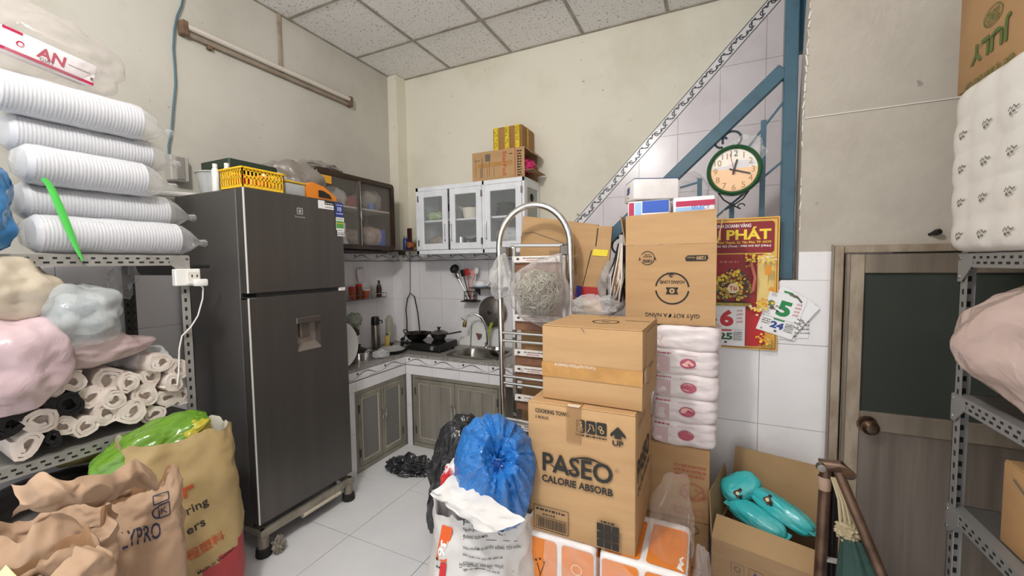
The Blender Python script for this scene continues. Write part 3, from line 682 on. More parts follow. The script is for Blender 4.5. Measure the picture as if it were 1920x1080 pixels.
SLV = [(1.603, -2.175, .565, 1.125, 'lowest white cup sleeve in a clear bag, lying on the top rack shelf'),
       (1.727, -2.255, .565, 1.125, 'second white cup sleeve from the bottom of the bagged pile on the rack'),
       (1.850, -2.185, .560, 1.02, 'middle white cup sleeve of the bagged pile of five on the rack'),
       (1.970, -2.262, .545, 1.075, 'fourth white cup sleeve from the bottom of the pile on the rack'),
       (2.088, -2.19, .50, 1.02, 'topmost white cup sleeve of the pile, under the pink-lettered bag')]
for z, x, y0, y1, l_ in SLV: cup_sleeve(y0, y1, x, z, .0735, l_)
# green tie hanging over the two lowest sleeves
t_ = [onX(x, y, -2.085) for x, y in ((80, 334), (92, 346), (103, 368), (115, 396), (125, 420), (135, 445), (146, 470), (155, 488))]
mb = MB()
mb.grid(lambda u, v: t_[min(int(u * 7), 6)].lerp(t_[min(int(u * 7), 6) + 1], u * 7 - min(int(u * 7), 6)) + Vector((.004 * math.sin(v * PI), (v - .5) * (.022 * math.sin(PI * (.18 + .75 * u))), (v - .5) * .008)), 14, 3)
tag(mb.build('green_tie', mat('green_ribbon', '#4fbf52', .4), smooth=1.4), 'bright green plastic tie hanging across the lower cup sleeves', 'tie')
# bag with a napkin pack on the top of the pile
t = thing('napkin_bag', 'crumpled clear bag holding a white and crimson napkin pack, on top of the cups', 'bag', (-2.26, .68, 2.165))
c = Vector((-2.19, .67, 2.245))
M_CRIM = mat('crimson_print', '#b3274d', .5)
nb = MB().obox(c, (.10, .25, .085), rotm(-.16, .28, .0), mat('napkin_white', '#f0e9ea', .5), .012, 2).build('napkin_pack', None, t)
M3 = rotm(-.16, .28, .0); fo = c + M3 @ Vector((.05, -.125, -.0425))
p = Print(fo, M3 @ Vector((0, 1, 0)), M3 @ Vector((0, 0, 1)), .001)
p.box(.003, .247, .008, .018, M_CRIM); p.box(.003, .05, .074, .083, M_CRIM); p.text('AN', .09, .030, .036, M_CRIM, bold=.03); p.text('GIẤY', .10, .020, .012, M_INK); p.ring(.05, .045, .006, .010, M_CRIM); p.rect(.238, .030, .008, .010, M_GREYINK); p.greek(.17, .23, .045, .003, M_GREYINK, 3); p.build('printed_marks', nb)
def bagtop(p, q): return Vector((q.x, q.y, q.z + (.05 * max(0, p.z) ** 3)))
MB().blob((-2.26, .70, 2.275), (.15, .21, .115), 2.3, 5, .03, 3.2, 11, wr2=.014, ws2=6, fn=bagtop, floor=2.163).build('film_bag', film('crumpled_clear_film', '#d9cfcc', .12, .10, .6, 9, edge=.42), t, smooth=1.4)
# rear fill of the top shelf: blue bag at the near end
tag(MB().blob((-2.17, .435, 1.69), (.13, .115, .165), 2.5, 5, .02, 4, 21, wr2=.008, floor=1.529).build('blue_bag', film('deep_blue_film', '#2f7cb8', .8, .2, .3, 10), smooth=1.4), 'blue plastic bag at the near end of the top rack shelf', 'bag')

# middle shelf: rolls of white cloth-like bags
M_ROLL = mat('off_white_film', '#e6dbd2', .55, h2='#d2c4ba', vs=9, bump=.1, bs=40); M_ROLLB = mat('black_film', '#16161a', .5)
def roll_mesh(seed, mt, L=.36, r=.05, turns=2.3):
    """a loosely rolled flat sheet: a flattened spiral with thickness, pushed along +X"""
    q = random.Random(seed); pts = []; n = 30; ph = q.uniform(0, 6.28); fl = q.uniform(.62, .9); an = q.uniform(-.6, .6)
    for i in range(n + 1):
        u = i / n; a = ph + u * turns * 2 * PI; rad = r * (1 - .62 * u) * (1 + .08 * math.sin(3 * a + seed) + .05 * math.sin(5 * a))
        x, y = rad * math.cos(a), rad * fl * math.sin(a); pts.append((x * math.cos(an) - y * math.sin(an), x * math.sin(an) + y * math.cos(an)))
    th = r * .115; out = []; inn = []
    for i, p in enumerate(pts):
        a = pts[max(i - 1, 0)]; b = pts[min(i + 1, n)]; dx, dy = b[0] - a[0], b[1] - a[1]; l = math.hypot(dx, dy) or 1
        out.append((p[0] + dy / l * th, p[1] - dx / l * th)); inn.append((p[0] - dy / l * th, p[1] + dx / l * th))
    loop = out + inn[::-1]; m = len(loop); mb = MB(); V = []
    for x, k in ((-L, 1), (-.02, 1), (0, .94)):
        for j, (yy, zz) in enumerate(loop):
            w_ = .004 * noise.noise(Vector((yy * 40, zz * 40, seed))) if x == 0 else 0
            V.append((x + w_, yy, zz))
    F = [(k * m + j, k * m + (j + 1) % m, (k + 1) * m + (j + 1) % m, (k + 1) * m + j) for k in range(2) for j in range(m)]
    F += [(2 * m + i, 2 * m + i + 1, 2 * m + m - 2 - i, 2 * m + m - 1 - i) for i in range(n)]
    # dark core so the roll is not see-through
    mb.add(V, F); me = mb.build('roll_source', mt, smooth=.9); d = me.data; bpy.data.objects.remove(me); return d
RM = [roll_mesh(k, M_ROLL) for k in range(7)]; RB = [roll_mesh(40 + k, M_ROLLB) for k in range(2)]
CORE = {}
for k_, m_ in (('w', M_ROLL), ('b', M_ROLLB)):
    o = MB().lathe([(0, -.36), (.026, -.36), (.026, -.03), (0, -.03)], (0, 0, 0), 10, M3=rotm(0, PI / 2)).build('core_source', m_); CORE[k_] = o.data; bpy.data.objects.remove(o)
ROLLS = [(304, 679, 21, 'upper left one of the two rolls at the top right end of the white heap'), (337, 694, 20, 'white roll touching the rack post, under the hanging lead'),
         (285, 706, 18, 'white roll just below the topmost one of the heap'), (326, 717, 18, 'white roll below the one touching the rack post'),
         (135, 714, 27, 'big white roll under the pink bag, with a wide open end'), (202, 715, 27, 'big white roll at the top middle of the heap'),
         (243, 718, 20, 'flattened white roll right of the big middle one'), (95, 732, 21, 'white roll squeezed against the big pink bag'),
         (172, 744, 23, 'white roll under the wide open one'), (217, 749, 20, 'white roll under the big top middle one'),
         (275, 741, 24, 'white roll in the middle row with a thick rolled edge'), (315, 747, 22, 'white roll in the middle row next to the rack post'),
         (250, 771, 25, 'round white roll resting near the slotted shelf edge'), (199, 776, 22, 'white roll on the shelf left of the round one'),
         (343, 742, 17, 'narrow white roll hidden behind the rack post'), (77, 788, 26, 'white roll between the two black rolls'),
         (163, 800, 22, 'white roll on the shelf edge, lower middle of the heap'), (290, 776, 20, 'white roll lying flat at the right end of the shelf'),
         (52, 834, 28, 'white roll nearest the camera, hanging over the shelf edge'), (120, 800, 21, 'white roll right of the black rolls by the edge')]
for k, (px, py, rp, l_) in enumerate(ROLLS):
    x = -2.105 - .012 * (k % 3); q = onX(px, py, x); D = (q - CAM).dot(_f); r = rp * D / FPX
    z = max(q.z, .812 + r * .8)
    t = tag(bpy.data.objects.new('bag_roll', RM[k % 7]), l_, 'roll', 'white rolls on the middle rack shelf'); COL.objects.link(t)
    t.location = (x, q.y, z); t.scale = (1, r / .05, r / .05); t.rotation_euler = (R.uniform(0, 6), 0, R.uniform(-.1, .12))
    c_ = bpy.data.objects.new('roll_core', CORE['w']); COL.objects.link(c_); c_.parent = t
for k, (px, py, rp, l_) in enumerate(((127, 757, 26, 'black roll under the wide open white roll'), (22, 795, 30, 'black roll at the left edge beside the white rolls'), (62, 762, 28, 'black roll below the big pink bag'), (100, 822, 16, 'black roll on the shelf edge under the white rolls'))):
    x = -2.11; q = onX(px, py, x); D = (q - CAM).dot(_f); r = rp * D / FPX
    t = tag(bpy.data.objects.new('black_roll', RB[k % 2]), l_, 'roll', 'black rolls on the middle rack shelf'); COL.objects.link(t)
    t.location = (x, q.y, max(q.z, .812 + r * .75)); t.scale = (1, r / .05, r / .05); t.rotation_euler = (R.uniform(0, 6), 0, 0)
    c_ = bpy.data.objects.new('roll_core', CORE['b']); COL.objects.link(c_); c_.parent = t
    c_.scale = (1, 1.5, 1.5)
def bag(name, label, c, r, mt, seed, n=2.4, wr=.02, ws=3.5, wr2=.011, fn=None, floor=None, M3=None, lvl=5, group=None, cat='bag'):
    return tag(MB().blob(c, r, n, lvl, wr, ws, seed, M3, fn=fn, wr2=wr2, ws2=5, floor=floor).build(name, mt, smooth=1.4), label, cat, group)
def at_(px, py, x): return onX(px, py, x)
# clear bag, pink bags, cream bag above the rolls
c = onX(132, 588, -2.16)
t = thing('clear_bag', 'clear glossy bag of grey cups above the pink bags on the middle shelf', 'bag', c)
MB().blob(c, (.13, .105, .085), 2.8, 4, .01, 4, 31).build('grey_contents', mat('grey_white_lids', '#c3c8c9', .4, h2='#8f989c', vs=14, vlo=.45, vhi=.6), t)
MB().blob(c, (.15, .125, .105), 3.2, 5, .012, 3.4, 32, wr2=.016, ws2=5).build('film_bag', film('glossy_clear_film', '#dfe6e8', .28, .08, .5, 8, edge=.45), t, smooth=1.4)
c = onX(20, 680, -2.12); bag('pink_bag', 'large pink translucent bag at the left edge of the middle shelf', c, (.15, .135, .155), M_FILMP, 33)
c = onX(140, 655, -2.22); bag('pink_bag', 'flatter pink bag lying under the clear glossy bag', c, (.16, .17, .07), M_FILMR, 34, fn=lambda p, q: Vector((q.x, q.y + .07 * max(0, p.y) ** 3, q.z * (1 - .4 * max(0, p.y)))))
c = onX(5, 548, -2.18); bag('cream_bag', 'cream translucent bag at the upper left of the middle shelf', c, (.15, .12, .11), film('cream_film', '#d9cbb4', .65, .22, .4, 9), 35)
c = onX(262, 676, -2.30); bag('clear_pouch', 'clear plastic pouch lying behind the white rolls near the rack post', c, (.14, .09, .05), M_FILMW, 36)
c = onX(228, 520, -2.40); bag('hanging_bag', 'small thin clear bag hanging below the top rack shelf', c, (.03, .05, .085), M_FILM, 37, lvl=4, fn=lambda p, q: Vector((q.x, q.y * (1 - .5 * max(0, p.z)), q.z)))
# back stuff beneath the middle shelf
bag('dark_bag', 'dark brown plastic bag in the shade under the middle rack shelf', (-2.36, .66, .40), (.2, .34, .235), mat('dark_bag_film', '#2f2825', .45), 41, floor=.164)
bag('grey_bag', 'dull blue-grey bag under the rack behind the yellow sack', (-2.40, .93, .50), (.13, .12, .12), mat('blue_grey_bag', '#4a5257', .5), 42)
tag(MB().blob((-2.42, .80, .70), (.10, .15, .05), 2.4, 5, .012, 4, 43).build('olive_bag', mat('olive_bag_film', '#6a6236', .5), smooth=1.2), 'olive bag lying on the dark bag under the rack shelf', 'bag')

# ================================================================ paper sacks in the lower left corner
M_KRAFT = mat('kraft_paper', '#b79a80', .85, h2='#a88a6f', vs=4, bump=.6, bs=7, detail=7)
M_KRAFTI = mat('kraft_inside', '#a57f5c', .9)
M_KHAKI = mat('woven_khaki', '#b39b6c', .6, h2='#9f8759', vs=4, bump=.12, bs=9)
M_NAVY = mat('navy_print', '#2c2f4a', .7); M_RUSTP = mat('rust_red_print', '#b4522a', .7); M_CRED = mat('sack_red', '#a83a3c', .55)
def sack(name, label, rings, mt, top=None, seed=0, wr=.012, ws=7, seg=104, jag=.02, inner=None, th=.004, cat='sack', group=None, bands=None, folds=0.0):
    """open sack from rings (z, cx, cy, rx, ry, n, twist): outer wall, a folded lip and an inner wall that goes down into the dark"""
    c0 = rings[0]; t = thing(name, label, cat, (c0[1], c0[2], c0[0]), group); mb = MB(); off = Vector((seed * 3.3, seed * 1.7, seed))
    R_ = []
    for i in range(len(rings) - 1):
        k = 7
        for s_ in range(k): R_.append([a + (b - a) * s_ / k for a, b in zip(rings[i], rings[i + 1])])
    R_.append(list(rings[-1]))
    V = []; nR = len(R_)
    for i, (z, cx, cy, rx, ry, n, tw) in enumerate(R_):
        e = (i / (nR - 1))
        for j in range(seg):
            a = 2 * PI * j / seg; ca, sa = math.cos(a), math.sin(a); d = (abs(ca) ** n + abs(sa) ** n) ** (-1 / n)
            x, y = rx * ca * d, ry * sa * d; x, y = x * math.cos(tw) - y * math.sin(tw), x * math.sin(tw) + y * math.cos(tw)
            q = Vector((cx + x, cy + y, z)); nn = Vector((x, y, 0)).normalized()
            h = wr * 1.5 * noise.noise(q * ws * .8 + off) + wr * 1.2 * crease(q * ws * 1.3 - off) + wr * .8 * crease(q * ws * 2.7 + off)
            q += nn * h * (.25 + .75 * min(1, e * 1.6)) + nn * folds * math.sin(a * 9 + 5 * noise.noise(q * 3 + off)) * e
            q.z += jag * max(0, e - .55) / .45 * (noise.noise(Vector((ca * 1.6, sa * 1.6, seed))) * 1.3 + .4 * noise.noise(Vector((ca * 5, sa * 5, seed))))
            V.append(q)
    F = [(i * seg + j, i * seg + (j + 1) % seg, (i + 1) * seg + (j + 1) % seg, (i + 1) * seg + j) for i in range(nR - 1) for j in range(seg)]
    vs, fs = mb.add(V, F, mt)
    if bands:
        for f in fs:
            mc = f.calc_center_median(); zc = mc.z - .45 * ((mc.x - c0[1]) * -math.sin(c0[6]) + (mc.y - c0[2]) * math.cos(c0[6]))
            for (z0, z1, m_) in bands:
                if z0 <= zc < z1: f.material_index = mb.mi(m_)
    zi, cx, cy, rx, ry, n, tw = R_[-1]; TOP = [v.co.copy() for v in vs[-seg:]]; ctr = sum(TOP, Vector()) / seg
    V2 = list(TOP); 
    for dz, k in ((-.012, .965), (-.07, .93), (-.16, .90), (-.2, .3)):
        V2 += [Vector((ctr.x + (q.x - ctr.x) * k, ctr.y + (q.y - ctr.y) * k, q.z + dz)) for q in TOP]
    F2 = [(i * seg + j, i * seg + (j + 1) % seg, (i + 1) * seg + (j + 1) % seg, (i + 1) * seg + j) for i in range(4) for j in range(seg)]
    F2.append(tuple(range(4 * seg, 5 * seg)))
    o = mb.build('sack_body', None, t, smooth=1.2)
    MB().add(V2, F2, inner or M_KRAFTI)
    m2 = MB(); m2.add(V2, F2, inner or M_KRAFTI); m2.build('sack_inside', None, t, smooth=1.2)
    bvh = BVHTree.FromPolygons([v for v in V], F)
    return t, o, bvh
def wrap_print(bvh, o, ux, uy, lift=.0015):
    p = Print(o, ux, uy, lift); p.bvh = bvh; return p
# right-hand paper sack (block letters)
def tw(x, y): return math.atan2(-y, -x)
def rings_at(x, y, zs, rx, ry, lean=0.0):
    """zs = (z, scale x, scale y, exponent, backward shift)"""
    t_ = tw(x, y); dx, dy = math.cos(t_), math.sin(t_)
    return [(z, x - dx * b, y - dy * b, rx * a, ry * c, n, t_) for z, a, c, n, b in zs]
def front(p_, bvh, px, py): q = hit(bvh, px, py) - p_.o; return q.dot(p_.ux), q.dot(p_.uy)
def face_print(bvh, px, py, x, y, lift=.002):
    t_ = tw(x, y); return wrap_print(bvh, hit(bvh, px, py), (-math.sin(t_), math.cos(t_), 0), (0, 0, 1), lift)
s1, b1, v1 = sack('paper_sack', 'kraft paper sack with dark block letters and a peaked crumpled mouth', rings_at(-1.655, .645, [(0, 1, 1, 5, 0), (.3, 1.05, 1.03, 5, 0), (.57, 1, 1, 5, .0), (.66, .85, 1, 4, .0), (.72, .6, .99, 3.4, .0), (.775, .4, .95, 3, .02)], .10, .10), M_KRAFT, seed=1, wr=.010, ws=8, jag=.06)
p = face_print(v1, 268, 1015, -1.655, .645)
a = front(p, v1, 229, 1030); b = front(p, v1, 304, 1030); p.text('LYPRO', a[0], a[1], .048, M_NAVY, w=b[0] - a[0], bold=.015)
a = front(p, v1, 299, 966); p.ring(a[0], a[1] + .012, .014, .018, M_NAVY, 90, 270); p.frame(a[0], a[0] + .026, a[1] - .006, a[1] + .03, .003, M_NAVY); p.text('K', a[0] + .004, a[1] + .002, .02, M_NAVY); p.frame(a[0] - .012, a[0] + .026, a[1] + .036, a[1] + .056, .003, M_NAVY)
p.build('printed_marks', b1)
# middle paper sack: collapsed, rolled-over mouth
s2, b2, v2 = sack('paper_sack', 'kraft paper sack with a wide rolled-over torn mouth, middle of the three', rings_at(-1.475, .405, [(0, 1, 1, 5, 0), (.4, 1.03, 1.03, 5, 0), (.68, 1, 1, 4, 0), (.76, 1.0, 1.02, 3.4, 0), (.80, 1.15, 1.05, 2.8, .02), (.835, 1.1, 1.0, 2.4, .05)], .085, .095), M_KRAFT, seed=4, wr=.016, ws=6, jag=.06, folds=.004)
p = face_print(v2, 165, 1070, -1.475, .405); p.text('RO', -.07, -.03, .05, M_NAVY, bold=.01); p.ring(-.06, .035, .010, .0125, M_NAVY); p.build('printed_marks', b2)
# nearest paper sack, lower left, with a leaf print
s3, b3, v3 = sack('paper_sack', 'kraft paper sack with a green and cream leaf print, nearest the lower left corner', rings_at(-1.31, .318, [(0, 1, 1, 5, 0), (.4, 1.03, 1.03, 5, 0), (.72, 1, 1, 4, 0), (.80, .8, 1, 3, .01), (.835, .6, .95, 2.4, .03)], .085, .10), M_KRAFT, seed=8, wr=.016, ws=6, jag=.05)
M_LEAF = mat('leaf_green', '#5f9443', .6); M_CREAM = mat('cream_print', '#e8dfb8', .6)
p = face_print(v3, 12, 1062, -1.31, .318)
p.poly([(-.05, -.05), (.035, -.03), (.03, .0), (-.0, .012), (-.05, .008)], M_CREAM); p.poly([(-.05, -.02), (-.015, .0), (.0, .008), (-.02, .008), (-.05, .0)], M_LEAF); p.poly([(-.03, -.05), (.015, -.03), (.025, -.01), (.0, -.005)], M_LEAF); p.build('printed_marks', b3)
# rolled lip that lies across the middle sack towards the right-hand one
mb = MB()
pts = [onX(x, y_, xx) for x, y_, xx in ((22, 940, -1.52), (60, 930, -1.46), (105, 925, -1.42), (150, 925, -1.42), (195, 918, -1.46), (225, 905, -1.50), (255, 885, -1.53), (285, 905, -1.55))]
mb.grid(lambda u, v: (lambda i, f: pts[i].lerp(pts[i + 1], f) + Vector((.035 * math.sin(v * PI * 1.25) + .01 * noise.noise(Vector((u * 9, v * 3, 2))) + .010 * crease(Vector((u * 5, v * 1.6, 2))), .008 * noise.noise(Vector((u * 8, v * 4, 5))), (.5 - v) * .085 + .018 * noise.noise(Vector((u * 7, v * 2.5, 9))))))(min(int(u * 7), 6), u * 7 - min(int(u * 7), 6)), 84, 22)
mb.build('rolled_lip', M_KRAFT, s2, smooth=1.2)
# tall khaki sack with red and black lettering
s4, b4, v4 = sack('woven_sack', 'tall khaki plastic-lined sack with rust-red characters and a red base band', rings_at(-1.93, .885, [(0, 1, 1, 3.4, 0), (.2, 1.06, 1.08, 3.2, 0), (.4, 1.05, 1.06, 3, 0), (.6, 1, 1, 2.8, .0), (.72, .95, .95, 2.6, .02), (.80, .9, .92, 2.4, .03)], .125, .185), M_KHAKI, seed=12, wr=.008, ws=5, folds=.004, jag=.05, inner=mat('sack_liner', '#cfcabd', .6), bands=[(-1, .25, M_CRED)])
p = face_print(v4, 392, 1000, -1.93, .885)
for s_, x, y_, h, m_, ro in (('ring', 352, 966, .034, M_INK, .22), ('ers', 352, 1003, .036, M_INK, .2), ('程', 352, 1052, .032, M_RUSTP, .2), ('塑', 377, 1037, .032, M_RUSTP, .2), ('料', 400, 1022, .032, M_RUSTP, .2), ('Made in Vietnam', 372, 1077, .014, M_INK, .28)):
    a = front(p, v4, x, y_); p.text(s_, a[0], a[1], h, m_, bold=.012, rot=ro)
a = front(p, v4, 352, 915); p.rect(a[0], a[1], .036, .016, M_RUSTP, .3); p.rect(a[0] - .01, a[1] - .02, .012, .034, M_RUSTP, .1)
p.build('printed_marks', b4)
gb = thing('green_bag', 'shiny green plastic bag stuffed into the mouth of the khaki sack', 'bag', (-1.97, .86, .72))
MB().blob((-2.0, .84, .765), (.105, .19, .075), 2.3, 5, .014, 4, 51, rotm(.30, 0, -.2), wr2=.006).build('bag_body', film('green_film', '#6a9a2b', .88, .18, .35, 8), gb, smooth=1.4)
tag(MB().blob((-1.93, .93, .80), (.05, .07, .035), 2.3, 4, .014, 4, 52, rotm(.3, 0, -.2), wr2=.008).build('yellow_fold', mat('yellow_green_fold', '#b9ae3a', .35), gb, smooth=1.4), 'yellowish fold of the green bag')
# ================================================================ kitchen corner: worktop, apron, base cabinets
M_GRAN = mat('grey_granite', '#a19c96', .35, h2='#7d7872', vs=60, vlo=.4, vhi=.6, h3='#d2cec8', s3=120, t3=.62)
M_CABF = mat('grey_beige_aluminium', '#a39d8f', .45, .35, h2='#857f71', vs=5, stretch=(1, 1, .5)); M_CABP = mat('grey_beige_plank', '#a09b90', .5, .2, h2='#87827a', vs=4, stretch=(3, 3, .4))
XC, YC, ZW = -2.215, 2.615, .755      # fronts of the two counter runs, top of the worktop
YE = 1.90                            # end of the left run, behind the refrigerator
wt = tag(struct(thing('trim_3', None, None, (-2.4, 2.6, ZW))), 'L-shaped speckled granite worktop on the tiled kitchen counter')
SX0, SX1, SY0, SY1 = -1.86, -1.43, 2.70, 3.02      # sink opening
mb = MB(); z0, z1 = ZW - .02, ZW
mb.box(XL, XC - .001, YE, YC, z0, z1); mb.box(XL, SX0, YC, YB, z0, z1); mb.box(SX0, SX1, YC - .004, SY0, z0, z1); mb.box(SX0, SX1, SY1, YB, z0, z1); mb.box(SX1, -1.0, YC - .004, YB, z0, z1)
mb.box(XC - .001, SX0, YC - .004, YC, z0, z1); mb.build('worktop', M_GRAN, wt)
# tiled apron under the slab
ap = struct(MB().box(XC - .03, XC - .010, YE, YC + .02, .0, ZW - .021).box(XC - .03, -1.0, YC + .008, YC + .03, .59, ZW - .021).build('trim_4', M_GROUT))
run_border(ap, [YE, 2.07, 2.345, YC], (XC - .010, 0, .668), (0, 1, 0), (0, 0, 1), (1, 0, 0), .064)
run_border(ap, [XC, -1.955, -1.70, -1.445, -1.19, -1.0], (0, YC + .008, .668), (1, 0, 0), (0, 0, 1), (0, -1, 0), .064)
tiles(ap, [YE, 2.095, 2.345, YC], [.592, .667], lambda y, z: (XC - .010, y, z), (TH, 0, 0), M_WTILE)
tiles(ap, [XC, -1.955, -1.70, -1.445, -1.19, -1.0], [.592, .667], lambda x, z: (x, YC + .008, z), (0, -TH, 0), M_WTILE)
tiles(ap, [YE, 2.075], [.0, .30, .592], lambda y, z: (XC - .010, y, z), (TH, 0, 0), M_WTILE)
tiles(ap, [XC, -2.165], [.0, .34, .592], lambda x, z: (x, YC + .008, z), (0, -TH, 0), M_WTILE)
def base_cabinet(name, label, a0, a1, to3, nrm, hinge=True):
    """two plank doors in a frame; to3(a, z, d) with d = distance out of the front"""
    t = thing(name, label, 'cabinet', to3((a0 + a1) / 2, 0, -.1))
    def bx(n, A0, A1, Z0, Z1, d0, d1, m_, par, bev=.0):
        p, q = to3(A0, Z0, d0), to3(A1, Z1, d1)
        return MB().box(*[f_(p[i], q[i]) for i in range(3) for f_ in (min, max)], bev=bev).build(n, m_, par)
    bx('carcass', a0 + .005, a1 - .005, .02, .585, -.45, -.02, M_CABP, t)
    for A0, A1, Z0, Z1 in ((a0, a1, .562, .592), (a0, a1, .0, .035), (a0, a0 + .03, .035, .562), (a1 - .03, a1, .035, .562)): bx('frame_rail', A0, A1, Z0, Z1, -.02, .004, M_CABF, t, .003)
    mid = (a0 + a1) / 2
    for A0, A1, hs in ((a0 + .032, mid - .002, 1), (mid + .002, a1 - .032, -1)):
        d = bx('door', A0 + .03, A1 - .03, .075, .525, -.014, -.006, M_CABP, t)
        for B0, B1, Z0, Z1 in ((A0, A0 + .03, .04, .558), (A1 - .03, A1, .04, .558), (A0 + .03, A1 - .03, .525, .558), (A0 + .03, A1 - .03, .04, .075)): bx('door_rail', B0, B1, Z0, Z1, -.014, .009, M_CABF, d, .004)
        w_ = (A1 - A0 - .06) / 3
        for k in range(3): bx('plank', A0 + .03 + k * w_ + .0012, A0 + .03 + (k + 1) * w_ - .0012, .076, .524, -.010, -.001, M_CABP, d, .002)
        for B0, B1, Z0, Z1 in ((A0 + .03, A0 + .037, .075, .525), (A1 - .037, A1 - .03, .075, .525), (A0 + .037, A1 - .037, .518, .525), (A0 + .037, A1 - .037, .075, .082)): bx('bead', B0, B1, Z0, Z1, -.004, .006, mat('bead_bright', '#cfc9ba', .4, .4) if 'bead_bright' not in bpy.data.materials else bpy.data.materials['bead_bright'], d, .002)
        ha = A1 - .014 if hs == 1 else A0 + .014
        MB().tube([to3(ha, .395, .008), to3(ha, .395, .028), to3(ha, .36, .034), to3(ha, .325, .028), to3(ha, .325, .008)], .005, 8).build('handle', M_CHROME, d)
        hb = A0 + .002 if hs == 1 else A1 - .002
        for hz in (.14, .46): bx('hinge', hb - .006, hb + .006, hz - .03, hz + .03, .004, .013, M_IROND, d, .002)
    return t
base_cabinet('base_cabinet', 'grey-beige two-door base cabinet under the left counter run, next to the refrigerator', 2.08, 2.60, lambda a, z, d: (XC - .012 + d, a, z), (1, 0, 0))
base_cabinet('base_cabinet', 'grey-beige two-door base cabinet under the sink, behind the step ladder', -2.16, -1.345, lambda a, z, d: (a, YC + .012 - d, z), (0, -1, 0))
# sink bowl
sk_ = thing('sink', 'stainless steel sink bowl set in the worktop', 'sink', ((SX0 + SX1) / 2, (SY0 + SY1) / 2, ZW - .16))
def rr_ring(cx, cy, rx, ry, z, n=7, seg=40):
    return [Vector((cx + rx * math.cos(t) * (abs(math.cos(t)) ** n + abs(math.sin(t)) ** n) ** (-1 / n), cy + ry * math.sin(t) * (abs(math.cos(t)) ** n + abs(math.sin(t)) ** n) ** (-1 / n), z)) for t in [2 * PI * i / seg for i in range(seg)]]
cx, cy = (SX0 + SX1) / 2, (SY0 + SY1) / 2; mb = MB(); V = []
RR = [(.245, .19, ZW + .001), (.245, .19, ZW + .006), (.205, .15, ZW + .006), (.195, .14, ZW - .01), (.18, .125, ZW - .15), (.165, .11, ZW - .165), (.02, .02, ZW - .17)]
for rx, ry, z in RR: V += rr_ring(cx, cy, rx, ry, z)
mb.add(V, [(k * 40 + j, k * 40 + (j + 1) % 40, (k + 1) * 40 + (j + 1) % 40, (k + 1) * 40 + j) for k in range(len(RR) - 1) for j in range(40)] + [tuple(range(240, 280))]); mb.build('bowl', M_STEELD, sk_)
# gooseneck tap
fb = onY(912, 655, 3.07)
tp = thing('tap', 'chrome gooseneck tap arching over the sink', 'tap', (fb.x, 3.07, ZW))
pts = [onY(x, y, 3.07 - .09 * k / 8) for k, (x, y) in enumerate(((913, 660), (914, 640), (913, 622), (909, 606), (903, 595), (893, 589), (884, 589), (878, 593), (873, 601)))]
MB().tube(pts, .010, 12).build('spout', M_CHROME, tp)
MB().lathe([(0, 0), (.024, 0), (.022, .012), (.013, .02), (.013, .05), (0, .05)], (fb.x, 3.07, ZW), 16).build('tap_base', M_CHROME, tp)
q = pts[-1]; MB().tube([q, q + Vector((-.006, -.004, -.02)), q + Vector((-.008, -.006, -.035)), q + Vector((-.008, -.006, -.055))], [.011, .016, .018, .015], 12).build('spray_head', mat('brass_head', '#8d7a4c', .3, .8), tp)
MB().bar(q + Vector((-.01, 0, .0)), q + Vector((-.035, -.01, .022)), .006, .006).build('lever', M_IROND, tp)

# ---------------------------------------------------------------- hob with pans
t = thing('table_hob', 'black two-ring table hob standing in the counter corner', 'hob', (-2.22, 2.86, ZW))
hb = (-2.36, -1.95, 2.72, 2.98)
MB().box(*hb, ZW + .015, ZW + .068, bev=.006).build('hob_body', M_BLACK, t)
MB().box(hb[0] + .004, hb[1] - .004, hb[2] + .004, hb[3] - .004, ZW + .068, ZW + .075, bev=.002).build('glass_top', mat('black_glass', '#141416', .08), t)
for x in (hb[0] + .07, hb[1] - .07):
    MB().lathe([(0, .016), (.018, .016), (.02, 0), (0, 0)], (x, hb[2], ZW + .042), 14, M3=rotm(PI / 2)).build('knob', M_STEEL, t)
for x in (hb[0] + .03, hb[1] - .03):
    for yy in (hb[2] + .03, hb[3] - .03): MB().lathe([(0, 0), (.014, 0), (.014, .016), (0, .016)], (x, yy, ZW), 10).build('foot', M_RUB, t)
M_IRONPAN = mat('dark_wok', '#3a3836', .25, .8); M_PAN = mat('grey_pan', '#6b6763', .3, .8)
def pan(name, label, c, r, h, mt, handles='ears', wall=.003, lid=None, cat='pan', base=.6, flare=1.0):
    t = thing(name, label, cat, c); x, y, z = c
    MB().lathe([(0, .0), (r * base, .0), (r * base + (r - r * base) * .55, h * .35), (r, h), (r + .006, h + .001), (r, h - wall), (r * base + (r - r * base) * .5, h * .38), (r * base * .96, wall), (0, wall)], c, 28).build('body', mt, t)
    if handles == 'ears':
        for s_ in (-1, 1): MB().tube([(x + s_ * (r - .004), y - .03, z + h - .012), (x + s_ * (r + .025), y - .022, z + h + .012), (x + s_ * (r + .03), y, z + h + .02), (x + s_ * (r + .025), y + .022, z + h + .012), (x + s_ * (r - .004), y + .03, z + h - .012)], .0045, 8).build('handle', mt, t)
    elif handles: MB().bar((x + handles[0] * (r - .004), y + handles[1] * (r - .004), z + h - .01), (x + handles[0] * (r + .13), y + handles[1] * (r + .13), z + h + .01), .02, .012, bev=.004).build('handle', M_BLACK, t)
    if lid:
        l = MB().lathe([(r + .004, h), (r + .004, h + .006), (r * .7, h + .02), (.02, h + .03), (0, h + .031)], c, 28).build('lid', lid, t)
        MB().lathe([(0, h + .028), (.008, h + .03), (.010, h + .04), (.018, h + .048), (.016, h + .056), (0, h + .058)], c, 14).build('lid_knob', M_BLACK, l)
    return t
pan('wok', 'dark two-handled wok on the front ring of the black hob', (-2.24, 2.80, ZW + .077), .105, .065, M_IRONPAN, base=.45)
